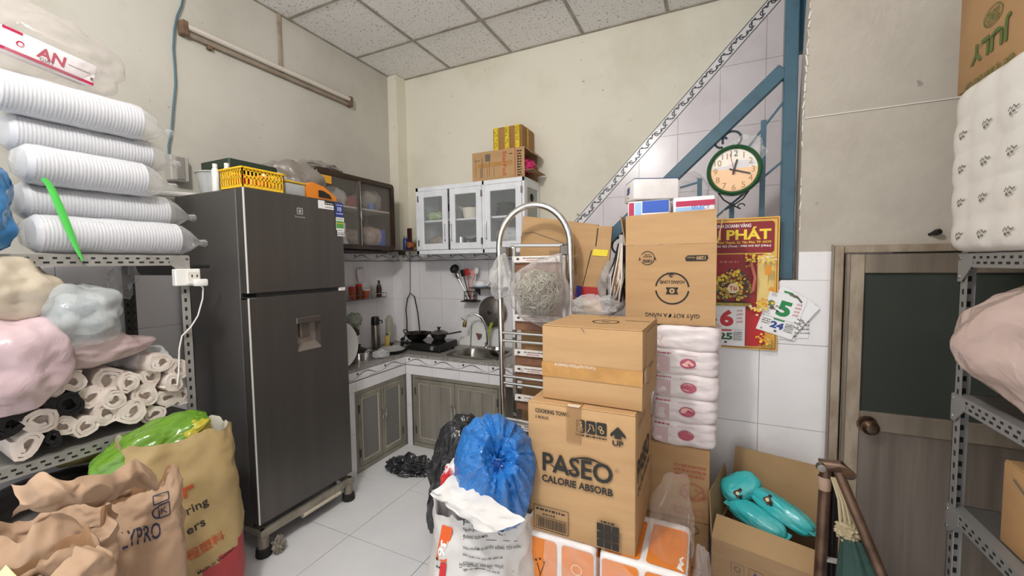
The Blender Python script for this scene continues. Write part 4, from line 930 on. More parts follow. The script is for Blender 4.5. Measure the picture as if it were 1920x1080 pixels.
pan('small_pan', 'small grey pan behind the wok on the black hob', (-2.10, 2.92, ZW + .077), .075, .05, M_PAN, handles=(.8, .5), lid=M_PAN)
# ---------------------------------------------------------------- left run of the counter
t = thing('round_basin', 'big white round plastic basin standing on edge beside the refrigerator', 'basin', (-2.40, 2.05, ZW))
MB().lathe([(0, 0), (.10, 0), (.155, .085), (.165, .09), (.168, .084), (.158, .078), (.108, -.008), (0, -.008)], (-2.36, 2.01, ZW + .168), 36, M3=rotm(0, PI / 2 - .12)).build('basin', M_PVCW, t)
MB().tube([(-2.27, 1.97, ZW + .315), (-2.25, 2.02, ZW + .345), (-2.26, 2.06, ZW + .318)], .006, 8).build('lug', M_PVCW, t)
pan('steel_pot', 'shiny steel pot with black lid next to the white basin', (-2.335, 2.24, ZW), .068, .082, M_CHROME, lid=M_BLACK, base=.93, cat='pot')
pan('dark_pot', 'dark lidded pot behind the shiny steel pot on the left counter', (-2.47, 2.33, ZW), .07, .07, M_IRONPAN, lid=M_IRONPAN, base=.93, cat='pot')
pan('frying_pan', 'frying pan with domed glass lid near the counter corner', (-2.345, 2.60, ZW), .105, .03, M_IRONPAN, handles=(-.4, -.9), lid=glass('lid_glass', '#c8c8c4', .5, .08), base=.8)
tag(MB().blob((-2.31, 2.44, ZW + .024), (.055, .06, .026), 2.4, 4, .006, 4, 61, wr2=.012, floor=ZW + .001).build('plastic_bag', M_FILMW, smooth=1.2), 'small crumpled clear bag on the counter between pot and frying pan', 'bag')
t = thing('white_canister', 'tall white canister with dark lid against the left kitchen wall', 'canister', (-2.60, 2.44, ZW))
MB().lathe([(0, 0), (.052, 0), (.055, .01), (.055, .15), (.05, .155), (0, .155)], (-2.60, 2.44, ZW), 24).build('body', M_PVCW, t)
MB().lathe([(0, .156), (.05, .156), (.048, .20), (.03, .21), (0, .212)], (-2.60, 2.44, ZW), 24).build('lid', mat('dark_brown_lid', '#3d302a', .5), t)
tag(MB().blob((-2.62, 2.47, ZW + .272), (.04, .07, .055), 2.2, 4, .012, 5, 62, wr2=.012).build('herb_bag', film('greenish_film', '#aab3a0', .5, .2, .4, 14), smooth=1.2), 'clear bag of pale greens lying on the white canister', 'bag')
t = thing('vacuum_flask', 'steel vacuum flask with a black cup lid', 'flask', (-2.57, 2.66, ZW))
MB().lathe([(0, 0), (.036, 0), (.037, .006), (.037, .20), (.030, .215), (0, .215)], (-2.57, 2.66, ZW), 20).build('body', M_STEELD, t)
MB().lathe([(0, .212), (.036, .212), (.036, .235), (.033, .275), (.028, .282), (0, .283)], (-2.57, 2.66, ZW), 20).build('cup_lid', M_BLACK, t)
MB().tube([(-2.533, 2.66, ZW + .255), (-2.505, 2.67, ZW + .25), (-2.505, 2.67, ZW + .225)], .006, 8).build('carry_loop', M_BLACK, t)
def bottle(name, label, c, r, h, mt, cap, neck=.3, liquid=None, group=None):
    t = thing(name, label, 'bottle', c, group)
    MB().lathe([(0, 0), (r, 0), (r, h * (1 - neck)), (r * .8, h * (1 - neck * .72)), (r * .4, h * (1 - neck * .45)), (r * .38, h * .93), (0, h * .93)], c, 16).build('body', mt, t)
    MB().lathe([(0, h * .92), (r * .48, h * .92), (r * .48, h), (0, h)], c, 12).build('cap', cap, t)
    return t
M_AMB = mat('amber_sauce', '#8a5a22', .2); M_SAUCE = mat('dark_sauce', '#3a1d14', .15); M_OIL = mat('yellow_oil', '#b99a3a', .2)
bottle('oil_bottle', 'slim oil bottle with yellow oil beside the vacuum flask', (-2.50, 2.72, ZW), .02, .13, M_OIL, M_BLACK)
bottle('glass_bottle', 'tall pale glass bottle in the kitchen corner by the pipe cover', (-2.60, 2.86, ZW), .033, .27, film('pale_glass', '#b9b49f', .55, .1), M_PVCG, neck=.12)
tag(MB().tube([(-2.43, 2.66, ZW + .055), (-2.47, 2.72, ZW + .15)], .004, 6).build('chopstick', mat('pale_wood', '#cdb68d', .6)), 'pale chopstick leaning by the frying pan lid', 'chopstick')
# power lead of the hob hanging on a hook from the tiled corner
cp = [onX(x, y, -2.572) for x, y in ((757, 634), (763, 622), (763, 600), (761, 580), (764, 560), (769, 549))] + [onY(x, y, 3.13) for x, y in ((777, 556), (783, 585), (786, 612), (787, 622))]
t = thing('black_lead', 'black power lead looped over a nail in the tiled kitchen corner', 'cable', cp[5])
MB().tube(cp, .005, 8).build('lead', M_BLACK, t); MB().tube([onX(769, y, -2.572) for y in (470, 500, 530, 549)], .0025, 6).build('hang_string', M_INK, t)
MB().tube([cp[0], cp[0] + Vector((-.02, 0, -.02))], [.016, .02], 10).build('plug', M_BLACK, t)
# spice rack on the left wall
c0 = onX(655, 562, -2.60); c1 = onX(722, 556, -2.60)
sr = thing('spice_rack', 'small steel wire spice rack on the tiled left wall', 'rack', (XL, (c0.y + c1.y) / 2, c1.z))
y0, y1, zs = c0.y - .02, c1.y, c1.z - .005
mb = MB()
MB().box(XL + TH, -2.58, y0, y1, zs - .004, zs).build('shelf_plate', M_STEELD, sr)
for z in (zs + .04, zs + .006): MB().tube([(XL + TH, y0, z), (-2.58, y0, z), (-2.58, y1, z), (XL + TH, y1, z)], .003, 6).build('rail', M_STEEL, sr)
for yy in (y0, (y0 + y1) / 2, y1): MB().tube([(-2.58, yy, zs), (-2.58, yy, zs + .04)], .003, 6).build('upright', M_STEEL, sr)
for k, (px, h, r, m_, cap, l_) in enumerate(((660, .11, .026, mat('chili_red', '#a2442a', .4), M_RED, 'red chilli jar, leftmost on the spice rack'), (673, .13, .025, mat('brown_spice', '#7c3f22', .4), M_RED, 'brown spice jar with red lid on the spice rack'), (686, .085, .030, mat('orange_spice', '#b85a30', .4), M_PVCW, 'orange jar with white lid in the middle of the spice rack'), (699, .10, .018, glass('jar_glass', '#c9c6bd', .4), M_PVCG, 'clear jar with grey lid on the spice rack'))):
    q = onX(px, 540, -2.63); t = thing('spice_jar', l_, 'jar', (-2.63, q.y, zs), 'jars on the spice rack')
    MB().lathe([(0, 0), (r, 0), (r, h * .82), (0, h * .82)], (-2.63, q.y, zs), 16).build('jar', m_, t); MB().lathe([(0, h * .82), (r * 1.04, h * .82), (r * 1.04, h), (0, h)], (-2.63, q.y, zs), 16).build('lid', cap, t)
q = onX(711, 552, -2.63); bottle('sauce_bottle', 'dark sauce bottle at the right end of the spice rack', (-2.63, q.y, zs), .023, .15, M_SAUCE, M_BLACK, neck=.45)
q = onX(678, 515, -2.655); tag(MB().obox((-2.66, q.y, zs + .20), (.01, .085, .12), rotm(.15), None, .004).build('menu_holder', M_PTILE), 'clear acrylic card holder leaning behind the red spice jars', 'holder')
# utensil caddy and small wall shelf above the sink
cd_ = onY(879, 553, 3.06)
t = thing('utensil_caddy', 'small black wire caddy hung on the tiles above the sink', 'caddy', (cd_.x, 3.10, cd_.z - .05))
mb = MB(); r_ = .048
for z in (-.045, -.01, .03): mb.tube([(cd_.x + r_ * 1.2 * math.cos(a), 3.085 + r_ * .9 * math.sin(a), cd_.z + z) for a in [2 * PI * i / 16 for i in range(16)]], .0025, 6, closed=True)
for i in range(10):
    a = 2 * PI * i / 10; mb.tube([(cd_.x + r_ * 1.2 * math.cos(a), 3.085 + r_ * .9 * math.sin(a), cd_.z - .045), (cd_.x + r_ * 1.2 * math.cos(a), 3.085 + r_ * .9 * math.sin(a), cd_.z + .03)], .002, 5)
mb.box(cd_.x - .05, cd_.x + .05, 3.05, 3.12, cd_.z - .05, cd_.z - .044); mb.build('wire_cup', M_INK, t)
MB().box(cd_.x - .075, cd_.x + .07, 3.04, YB - TH, cd_.z - .062, cd_.z - .052, bev=.003).build('drip_tray', mat('brown_tray', '#3a2a22', .5), t)
def utensil(label, px, py, kind, m_, base):
    tip = onY(px, py, 3.075); b = Vector((cd_.x + base, 3.085, cd_.z - .04)); t = thing('utensil', label, 'utensil', b, 'utensils in the wire caddy')
    d = (tip - b); MB().tube([b, b + d * .86], .0045, 8, m_ if kind != 'ladle' else M_STEELD).build('handle', m_ if kind != 'ladle' else M_STEELD, t)
    M3 = Vector((0, 0, 1)).rotation_difference(d.normalized()).to_matrix()
    if kind == 'ladle': MB().lathe([(0, -.03), (.03, -.022), (.042, 0), (.039, 0), (.027, -.019), (0, -.026)], tip, 20, M3=rotm(PI / 2 - .4, 0, .2)).build('head', m_, t)
    elif kind == 'spoon': MB().blob(tip, (.02, .008, .032), 2, 3, M3=M3).build('head', m_, t)
    else: MB().obox(tip, (.038, .006, .06), M3, None, .01, 2).build('head', m_, t)
utensil('black ladle leaning left out of the wire caddy', 852, 504, 'ladle', M_BLACK, -.02)
utensil('steel ladle hanging below the black ladle by the caddy', 857, 517, 'spoon', M_STEEL, -.012)
utensil('red spatula standing in the wire caddy', 876, 510, 'spatula', M_RED, 0)
utensil('pink spatula standing in the wire caddy', 887, 512, 'spatula', mat('pink_plastic', '#dd9a96', .5), .01)
utensil('black slotted turner standing in the wire caddy', 868, 512, 'spatula', M_BLACK, -.006)
utensil('white-handled spoon leaning right in the wire caddy', 893, 508, 'spoon', M_PVCW, .018)
q0 = onY(884, 538, 3.06); q1 = onY(932, 538, 3.06)
ws_ = thing('narrow_shelf', 'narrow dark wall shelf right of the utensil caddy', 'shelf', ((q0.x + q1.x) / 2, YB, q0.z))
MB().box(q0.x, q1.x + .06, 3.02, YB - TH, q0.z - .012, q0.z, bev=.002).build('shelf_plate', mat('shelf_dark', '#4d463f', .5), ws_)
for x in (q0.x + .03, q1.x): MB().prism([(x, YB - TH, q0.z - .012), (x, 3.05, q0.z - .012), (x, YB - TH, q0.z - .08)], (.006, 0, 0)).build('bracket', M_IROND, ws_)
q = onY(901, 528, 3.07)
t = thing('white_bowl', 'white bowl upside down on the narrow wall shelf above the sink', 'bowl', (q.x, 3.07, q0.z + .001))
MB().lathe([(.058, 0), (.06, .004), (.054, .03), (.035, .05), (.022, .055), (0, .055)], (q.x, 3.07, q0.z + .001), 24).build('bowl', M_PVCW, t); MB().lathe([(.06, .0), (.064, .002), (.064, .010), (.059, .014)], (q.x, 3.07, q0.z + .001), 24).build('blue_rim', mat('blue_white_rim', '#a9b6cf', .4), t)
q = onY(918, 530, 3.07); tag(MB().tube([(q.x - .03, 3.07, q0.z + .012), (q.x + .03, 3.07, q0.z + .06)], [.010, .013], 10).build('brush_handle', M_PVCW), 'white brush handle lying on the narrow wall shelf', 'brush')
# round pan lid hanging, white boards and green brush behind the tap
q = onY(923, 585, 3.12)
t = thing('pan_lid', 'large round grey pan lid hung on the tiles above the tap', 'lid', q); MB().lathe([(0, .04), (.05, .036), (.10, .02), (.135, 0), (.135, -.005), (.09, .012), (0, .03)], q, 32, M3=rotm(PI / 2)).build('lid', mat('lid_grey', '#77706a', .3, .6), t)
MB().lathe([(0, .065), (.016, .06), (.012, .036), (0, .036)], q, 14, M3=rotm(PI / 2)).build('lid_knob', M_BLACK, t)
for px0, px1, pt, pb, l_ in ((862, 881, 605, 652, 'white cutting board leaning on the tiles left of the tap'), (884, 911, 598, 652, 'white cutting board with a brown stain leaning under the tap arch')):
    a = onY(px0, pb, 3.11); b = onY(px1, pt, 3.11); t = thing('cutting_board', l_, 'board', ((a.x + b.x) / 2, 3.11, ZW), 'cutting boards behind the sink')
    MB().prism([(a.x, 3.105, ZW + .001), (b.x, 3.105, ZW + .001), (b.x, 3.14, b.z), (b.x - .02, 3.142, b.z + .02), (a.x + .02, 3.142, b.z + .02), (a.x, 3.14, b.z)], (0, .01, 0)).build('board', M_PVCW, t)
q = onY(897, 631, 3.095); tag(MB().prism([(q.x - .03, 3.10, q.z + .028), (q.x + .03, 3.10, q.z + .022), (q.x + .02, 3.098, q.z - .01), (q.x - .005, 3.097, q.z - .03)], (0, .004, 0)).build('scraper', mat('brown_scraper', '#7a5248', .6)), 'small brown scraper leaning against the right cutting board', 'scraper')
q = onY(919, 614, 3.08); tag(MB().tube([(q.x + .02, 3.08, q.z + .04), (q.x, 3.08, q.z), (q.x - .012, 3.07, q.z - .06), (q.x - .01, 3.07, q.z - .11)], [.014, .012, .009, .006], 8).build('bottle_brush', mat('lime_plastic', '#a5b83a', .5)), 'lime green bottle brush beside the tap', 'brush')
pan('steel_bowl', 'small steel bowl on the worktop right of the sink', (onZ(930, 668, ZW).x, onZ(930, 668, ZW).y, ZW + .001), .06, .06, M_CHROME, handles=None, base=.55, cat='bowl')
# ================================================================ brown glazed wall cabinet on the left wall
bx0, bx1, by0, by1, bz0, bz1 = XL + .002, -2.40, 1.975, 2.745, 1.600, 2.145
M_BIN = mat('cabinet_lining', '#7d766d', .6, h2='#6b645b', vs=6)
bc = thing('glazed_cabinet', 'dark brown wall cabinet with two sliding glass doors on the left wall', 'cabinet', (XL, (by0 + by1) / 2, bz0))
t_ = .022
MB().box(bx0, bx1 - .02, by0, by1, bz1 - t_, bz1, bev=.006).build('cabinet_top', M_DKWOOD, bc)
MB().box(bx0, bx1 - .02, by0, by1, bz0, bz0 + t_, bev=.006).build('cabinet_bottom', M_DKWOOD, bc)
MB().box(bx0, bx1 - .02, by0, by0 + t_, bz0 + t_, bz1 - t_).build('cabinet_side', M_DKWOOD, bc)
MB().box(bx0, bx1 - .02, by1 - t_, by1, bz0 + t_, bz1 - t_).build('cabinet_side', M_DKWOOD, bc)
MB().box(bx0, bx0 + .006, by0 + t_, by1 - t_, bz0 + t_, bz1 - t_).build('cabinet_back', M_BIN, bc)
MB().box(bx0 + .006, bx1 - .03, by0 + t_, by1 - t_, 1.905, 1.919, bev=.002).build('shelf_board', mat('shelf_grey', '#b9b4ab', .5), bc)
def ring_frame(y0, y1, z0, z1, x0, x1, w, rad, seg=5):
    """rounded front frame in the YZ plane"""
    def loop(y0, y1, z0, z1, r):
        P = []
        for cy, cz, a in ((y1 - r, z0 + r, -90), (y1 - r, z1 - r, 0), (y0 + r, z1 - r, 90), (y0 + r, z0 + r, 180)):
            for k in range(seg + 1): q = math.radians(a + 90 * k / seg); P.append((cy + r * math.cos(q), cz + r * math.sin(q)))
        return P
    A_, B_ = loop(y0, y1, z0, z1, rad), loop(y0 + w, y1 - w, z0 + w, z1 - w, max(.004, rad - w)); n = len(A_); mb = MB()
    V = [(x1, *p) for p in A_] + [(x1, *p) for p in B_] + [(x0, *p) for p in A_] + [(x0, *p) for p in B_]
    F = []
    for i in range(n):
        j = (i + 1) % n
        F += [(i, j, n + j, n + i), (i, 2 * n + i, 2 * n + j, j), (n + i, n + j, 3 * n + j, 3 * n + i)]
    mb.add(V, F); return mb
ring_frame(by0, by1, bz0, bz1, bx1 - .024, bx1, .034, .03).build('front_frame', M_DKWOOD, bc)
M_DUSTY = film('dusty_glass', '#cfc9bf', .04, .06, edge=.3)
for k, (a, b, x) in enumerate(((by0 + .034, 2.385, -2.408), (2.355, by1 - .034, -2.420))):
    MB().box(x - .003, x, a, b, bz0 + .034, bz1 - .034).build('glass_door', M_DUSTY, bc)
    st_ = MB().box(x - .006, x + .006, (b - .03) if k == 0 else a, b if k == 0 else (a + .03), bz0 + .034, bz1 - .034, bev=.002).build('door_stile', M_DKWOOD, bc)
    yy = (b - .012) if k == 0 else a + .014
    MB().tube([(x + .006, yy, 1.82), (x + .018, yy, 1.835), (x + .018, yy, 1.875), (x + .006, yy, 1.89)], .006, 8).build('handle', M_CHROME, st_)
MB().box(bx1 - .001, bx1 + .004, by0 + .006, by0 + .014, bz0 + .03, bz1 - .02).build('bright_edge', mat('bright_edge', '#d5c3a0', .35, .4), bc)
MB().box(bx1 - .001, bx1 + .003, 2.366, 2.374, bz0 + .03, bz1 - .03).build('bright_edge', M_STEEL, bc)
a = onX(601, 326, bx1 + .002); b = onX(622, 345, bx1 + .002); MB().box(bx1, bx1 + .0015, a.y, b.y, b.z, a.z).build('yellow_label', mat('label_yellow', '#e6a72a', .6), bc)
def put(name, label, px, py, r, m_, seed, cat, z, x=-2.55, n=2.4):
    q = onX(px, py, -2.42); d = (x + 2.42); k = q.y * (x / -2.42)
    return tag(MB().blob((x, min(max(k, by0 + .03 + r[1]), by1 - .03 - r[1]), z + r[2]), r, n, 4, .006, 4, seed, wr2=.01, ws2=8, floor=z + .001).build(name, m_, smooth=1.2), label, cat, 'things inside the brown cabinet')
put('red_cloth', 'red cloth bundle on the upper shelf of the brown cabinet', 655, 366, (.07, .11, .045), mat('dull_red_cloth', '#8e3a36', .8), 71, 'cloth', 1.919)
put('plastic_bag', 'clear plastic bag at the left of the upper shelf in the brown cabinet', 622, 360, (.08, .10, .07), M_FILMW, 72, 'bag', 1.919)
put('plastic_bag', 'big clear plastic bag at the right of the upper shelf in the brown cabinet', 703, 372, (.09, .13, .085), film('grey_film', '#b9b3aa', .5, .2, .4, 10), 73, 'bag', 1.919)
put('plastic_bag', 'grey plastic bag on the bottom of the brown cabinet, left half', 655, 440, (.08, .12, .07), film('brownish_film', '#8f857a', .6, .2, .4, 10), 74, 'bag', bz0 + t_)
put('plastic_bag', 'pale pinkish bag on the bottom of the brown cabinet, right half', 705, 440, (.08, .10, .085), film('pinkish_film', '#c3aaa0', .6, .2, .4, 10), 75, 'bag', bz0 + t_)
tag(MB().prism([(-2.47, 2.62, bz0 + t_ + .001), (-2.47, 2.70, bz0 + t_ + .001), (-2.47, 2.70, bz0 + t_ + .15)], (-.05, 0, 0)).build('blue_packet', mat('strong_blue', '#2c55b5', .5)), 'blue triangular packet at the lower right inside the brown cabinet', 'packet')
tag(MB().box(-2.55, -2.50, 2.255, 2.315, 1.72, 1.80, bev=.004).box(-2.56, -2.49, 2.245, 2.325, bz0 + t_ + .001, 1.72, bev=.004).build('white_carton', M_PVCW), 'small white carton inside the brown cabinet below the shelf', 'carton')
q = onX(702, 384, -2.5); tag(MB().lathe([(0, 0), (.03, 0), (.036, .05), (.034, .05), (.028, .004), (0, .004)], (-2.47, 2.55, 1.920), 18).build('blue_cup', mat('steel_blue', '#4f6ea0', .4)), 'blue cup on the upper shelf of the brown cabinet', 'cup')
tag(MB().blob((-2.55, 2.12, bz1 + .028), (.12, .17, .03), 2.3, 4, .008, 4, 76, wr2=.014, floor=bz1 + .001).build('grey_sheet', film('dusty_film', '#a29b92', .7, .3, .4, 9), smooth=1.2), 'dusty crumpled plastic sheet on top of the brown cabinet', 'sheet')
tag(MB().box(-2.66, -2.45, 2.10, 2.70, bz0 - .028, bz0 - .004, bev=.003).build('support_batten', M_DKWOOD), 'dark batten under the brown wall cabinet', 'batten')
# ================================================================ small corner shelf with can, bowl and dark board
q = onY(765, 470, 3.05)
t = thing('corner_shelf', 'small dark shelf in the corner left of the white cabinet', 'shelf', (q.x, 3.05, q.z))
MB().box(XL + .0, -2.27, 2.93, CY - .001, 1.598, 1.610, bev=.002).build('shelf_plate', mat('smoked_shelf', '#4b4238', .4), t)
MB().box(-2.55, -2.53, 2.95, CY - .001, 1.565, 1.598).build('bracket', M_IROND, t)
q = onY(760, 440, 2.97); t = thing('spray_can', 'blue and silver can on the small corner shelf', 'can', (q.x, 2.97, 1.61))
MB().lathe([(0, 0), (.02, 0), (.022, .004), (.022, .095), (.016, .105), (0, .105)], (q.x, 2.97, 1.61), 16).build('can_body', mat('navy_can', '#283a78', .35), t); MB().lathe([(0, .104), (.013, .106), (.013, .122), (0, .123)], (q.x, 2.97, 1.61), 14).build('cap', M_STEEL, t)
q = onY(769, 448, 2.955); tag(MB().lathe([(0, 0), (.02, 0), (.042, .03), (.046, .055), (.03, .07), (0, .072)], (q.x, 2.965, 1.611), 18).build('clay_pot', mat('copper_clay', '#a8673c', .5, h2='#7d4526', vs=30)), 'round copper-coloured pot on the small corner shelf', 'pot')
q = onY(776, 425, 3.01); tag(MB().box(q.x - .02, q.x + .03, 2.935, 2.95, 1.611, 1.80, bev=.004).build('dark_board', mat('dark_red_board', '#3d1d1c', .5)), 'dark red board standing between corner shelf and white cabinet', 'board')

# ================================================================ white three-door wall cabinet
wx0, wx1, wy0, wz0, wz1 = -2.252, -1.246, 2.855, 1.562, 2.122
wc = thing('white_cabinet', 'white three-door wall cabinet with glass panes on the cream back wall', 'cabinet', ((wx0 + wx1) / 2, 3.0, wz0))
T = .018; yb = YB - .001
for n_, b_ in (('cabinet_top', (wx0, wx1, wy0, yb, wz1 - T, wz1)), ('cabinet_bottom', (wx0, wx1, wy0, yb, wz0, wz0 + T)), ('cabinet_side', (wx0, wx0 + T, wy0, yb, wz0 + T, wz1 - T)), ('cabinet_back', (wx0 + T, wx1 - T, yb - .006, yb, wz0 + T, wz1 - T)), ('cabinet_shelf', (wx0 + T, wx1 - T, wy0 + .02, yb - .006, 1.832, 1.848)), ('divider', (-1.60, -1.585, wy0 + .02, yb - .006, wz0 + T, wz1 - T))):
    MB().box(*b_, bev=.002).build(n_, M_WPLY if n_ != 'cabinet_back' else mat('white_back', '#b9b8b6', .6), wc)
for b_ in ((wy0, wy0 + .045, wz0 + T, wz1 - T), (yb - .045, yb, wz0 + T, wz1 - T), (wy0 + .045, yb - .045, wz1 - T - .05, wz1 - T), (wy0 + .045, yb - .045, wz0 + T, wz0 + T + .05)):
    MB().box(wx1 - T, wx1, b_[0], b_[1], b_[2], b_[3], bev=.002).build('side_frame', M_WPLY, wc)
MB().box(wx1 - T + .004, wx1 - .006, wy0 + .045, yb - .045, wz0 + T + .05, wz1 - T - .05).build('side_pane', mat('frosted_side', '#a3a49d', .4), wc)
MB().lathe([(0, .003), (.03, .003), (.032, 0), (0, 0)], (wx1 - .006, 2.995, 1.985), 20, M3=rotm(0, PI / 2)).build('vent', M_HOLE, wc)
MB().lathe([(0, .003), (.03, .003), (.032, 0), (0, 0)], (-2.13, yb - .006, 1.985), 20, M3=rotm(PI / 2)).build('vent', M_HOLE, wc)
M_CLR = glass('cabinet_glass', '#dfe4e2', .05, .04)
for k, (p0, p1, hs) in enumerate(((787, 841, 1), (845, 905, -1), (910, 980, -1))):
    a = onY(p0, 410, wy0).x; b = onY(p1, 410, wy0).x; z0, z1 = wz0 + .035, wz1 - .035; w_ = .052
    d = MB().box(a, a + w_, wy0 - .018, wy0, z0, z1, bev=.004).box(b - w_, b, wy0 - .018, wy0, z0, z1, bev=.004).box(a + w_ - .001, b - w_ + .001, wy0 - .018, wy0, z1 - w_, z1, bev=.004).box(a + w_ - .001, b - w_ + .001, wy0 - .018, wy0, z0, z0 + w_, bev=.004).build('door', M_WPLY, wc)
    MB().box(a + w_ - .006, b - w_ + .006, wy0 - .011, wy0 - .007, z0 + w_ - .006, z1 - w_ + .006).build('glass_pane', M_CLR, d)
    hx = (b - .022) if hs == 1 else a + .022
    MB().tube([(hx, wy0 - .018, 1.665), (hx, wy0 - .036, 1.68), (hx, wy0 - .042, 1.735), (hx, wy0 - .036, 1.79), (hx, wy0 - .018, 1.805)], .005, 8).build('handle', M_CHROME, d)
    hh = a if hs == 1 else b
    for hz in (z0 + .06, z1 - .06): MB().box(hh - .007, hh + .007, wy0 - .023, wy0 - .006, hz - .025, hz + .025, bev=.002).build('hinge', M_STEELD, d)
for b_ in ((wx0, onY(787, 410, wy0).x - .002), (onY(980, 410, wy0).x + .002, wx1)): MB().box(b_[0], b_[1], wy0 - .012, wy0, wz0, wz1, bev=.002).build('face_stile', M_WPLY, wc)
MB().box(wx0, wx1, wy0 - .012, wy0, wz1 - .033, wz1, bev=.002).build('face_rail', M_WPLY, wc); MB().box(wx0, wx1, wy0 - .012, wy0, wz0, wz0 + .033, bev=.002).build('face_rail', M_WPLY, wc)
MB().box(onY(905.5, 410, wy0).x, onY(909.5, 410, wy0).x, wy0 - .012, wy0, wz0, wz1, bev=.002).build('face_stile', M_WPLY, wc)
# contents
S1, S0 = 1.8485, wz0 + T + .001
def inside(name, label, c, r, m_, seed, cat, **k): return tag(MB().blob((c[0], c[1], c[2] + r[2]), r, 2.4, 4, .006, 4, seed, wr2=.012, ws2=8, floor=c[2] + .001, **k).build(name, m_, smooth=1.2), label, cat, 'things inside the white cabinet')
inside('greens_bag', 'clear bag of green vegetables behind the left pane, upper shelf', (-2.12, 2.97, S1), (.08, .07, .035), mat('leafy_green', '#7da04e', .6, h2='#dfe5d6', vs=12), 81, 'bag')
inside('paper_bag', 'brown and clear bag behind the left pane, bottom', (-2.10, 2.97, S0), (.09, .07, .07), film('brown_clear_film', '#a58f7a', .6, .2, .4, 12), 82, 'bag')
pan('cream_pot', 'cream enamel pot behind the middle pane, upper shelf', (-1.79, 2.98, S1), .075, .09, mat('cream_enamel', '#e9e1cf', .35), handles='ears', base=.8, cat='pot')
tag(MB().lathe([(0, 0), (.05, 0), (.06, .05), (.05, .12), (0, .13)], (-1.87, 3.08, S1), 18).build('red_jar', mat('dark_red_jar', '#6e2c28', .5)), 'dark red jar behind the cream pot in the white cabinet', 'jar')
tag(MB().lathe([(0, 0), (.024, 0), (.026, .09), (.023, .09), (.021, .004), (0, .004)], (-1.93, 2.95, S1), 16).build('drinking_glass', glass('tumbler', '#c9cdd0', .35)), 'drinking glass left of the cream pot in the white cabinet', 'glass')
tag(MB().lathe([(0, 0), (.05, 0), (.05, .12), (.047, .12), (.047, .004), (0, .004)], (-1.88, 2.96, S0), 22).build('steel_cup', M_CHROME), 'steel cup on the bottom of the white cabinet, middle pane', 'cup')
pan('black_pot', 'black lidded pot on the bottom of the white cabinet, middle pane', (-1.73, 3.0, S0), .075, .09, M_BLACK, lid=M_BLACK, base=.9, cat='pot')
for k in range(3): pan('stacked_pan', ('lowest dark pan of the stack behind the right pane', 'middle dark pan of the stack behind the right pane', 'top dark pan of the stack behind the right pane')[k], (-1.47, 2.99, S1 + .03 * k), .085 - .004 * k, .045, M_IRONPAN, handles=None, base=.8)
tag(MB().lathe([(0, 0), (.02, 0), (.038, .03), (.04, .032), (.036, .03), (.018, .003), (0, .003)], (-1.345, 2.95, S1), 18).build('white_bowl', M_PVCW), 'small white bowl beside the dark pans in the white cabinet', 'bowl')
inside('plastic_bag', 'clear bag of white things behind the right pane, bottom', (-1.43, 2.97, S0), (.10, .07, .09), M_FILMW, 84, 'bag')
for k, (x, z) in enumerate(((-1.42, .035), (-1.46, .10), (-1.37, .11))): tag(MB().blob((x, 2.96, S0 + z), (.032, .03, .03), 2.2, 3, .004, 4, k).build('white_bundle', M_PVCW), ('white bundle low in the clear bag, right pane', 'white bundle at the upper left in the clear bag, right pane', 'white bundle at the upper right in the clear bag, right pane')[k], 'bundle')

# ================================================================ cartons
def carton(name, label, w_, d_, h_, loc, rz, mt=None, closed=True, tape=None, bulge=.002, seed=0, cat='box', group=None):
    """closed carton: body, two top flaps meeting at a seam, tape; origin at the middle of its bottom"""
    mt = mt or M_CARD; t = thing(name, label, cat, loc, group, rz)
    Mx = Matrix.Translation(loc) @ Matrix.Rotation(rz, 4, 'Z'); mb = MB()
    mb.box(-w_ / 2, w_ / 2, -d_ / 2, d_ / 2, 0, h_ - .004, bev=.004, seg=2)
    bmesh.ops.subdivide_edges(mb.bm, edges=[e for e in mb.bm.edges if e.calc_length() > .08], cuts=5, use_grid_fill=True)
    for v in mb.bm.verts:
        n_ = noise.noise(v.co * 5 + Vector((seed, 0, 0)))
        ex, ey = 1 - abs(v.co.x) / (w_ / 2), 1 - abs(v.co.y) / (d_ / 2); ez = 1 - abs(v.co.z - h_ / 2) / (h_ / 2)
        if abs(v.co.y) > d_ / 2 - .003: v.co.y += math.copysign(bulge, v.co.y) * n_ * min(1, 4 * ex) * min(1, 4 * ez)
        if abs(v.co.x) > w_ / 2 - .003: v.co.x += math.copysign(bulge, v.co.x) * n_ * min(1, 4 * ey) * min(1, 4 * ez)
    mb.bm.transform(Mx); body = mb.build('carton_body', mt, t)
    if closed:
        for s_ in (-1, 1):
            MB().box(-w_ / 2 + .002, w_ / 2 - .002, min(s_ * .0015, s_ * (d_ / 2 - .001)), max(s_ * .0015, s_ * (d_ / 2 - .001)), h_ - .004, h_, bev=.0015, M=Mx).build('top_flap', mt, t)
    if tape:
        MB().box(-w_ / 2 - .001, w_ / 2 + .001, -.024, .024, h_ + .0002, h_ + .001, M=Mx).build('tape', M_TAPE, t)
        for s_ in (-1, 1): MB().box(s_ * (w_ / 2 + .002) - .0006, s_ * (w_ / 2 + .002) + .0006, -.024, .024, h_ - tape, h_ + .0008, M=Mx).build('tape', M_TAPE, t)
    return t, body, Mx
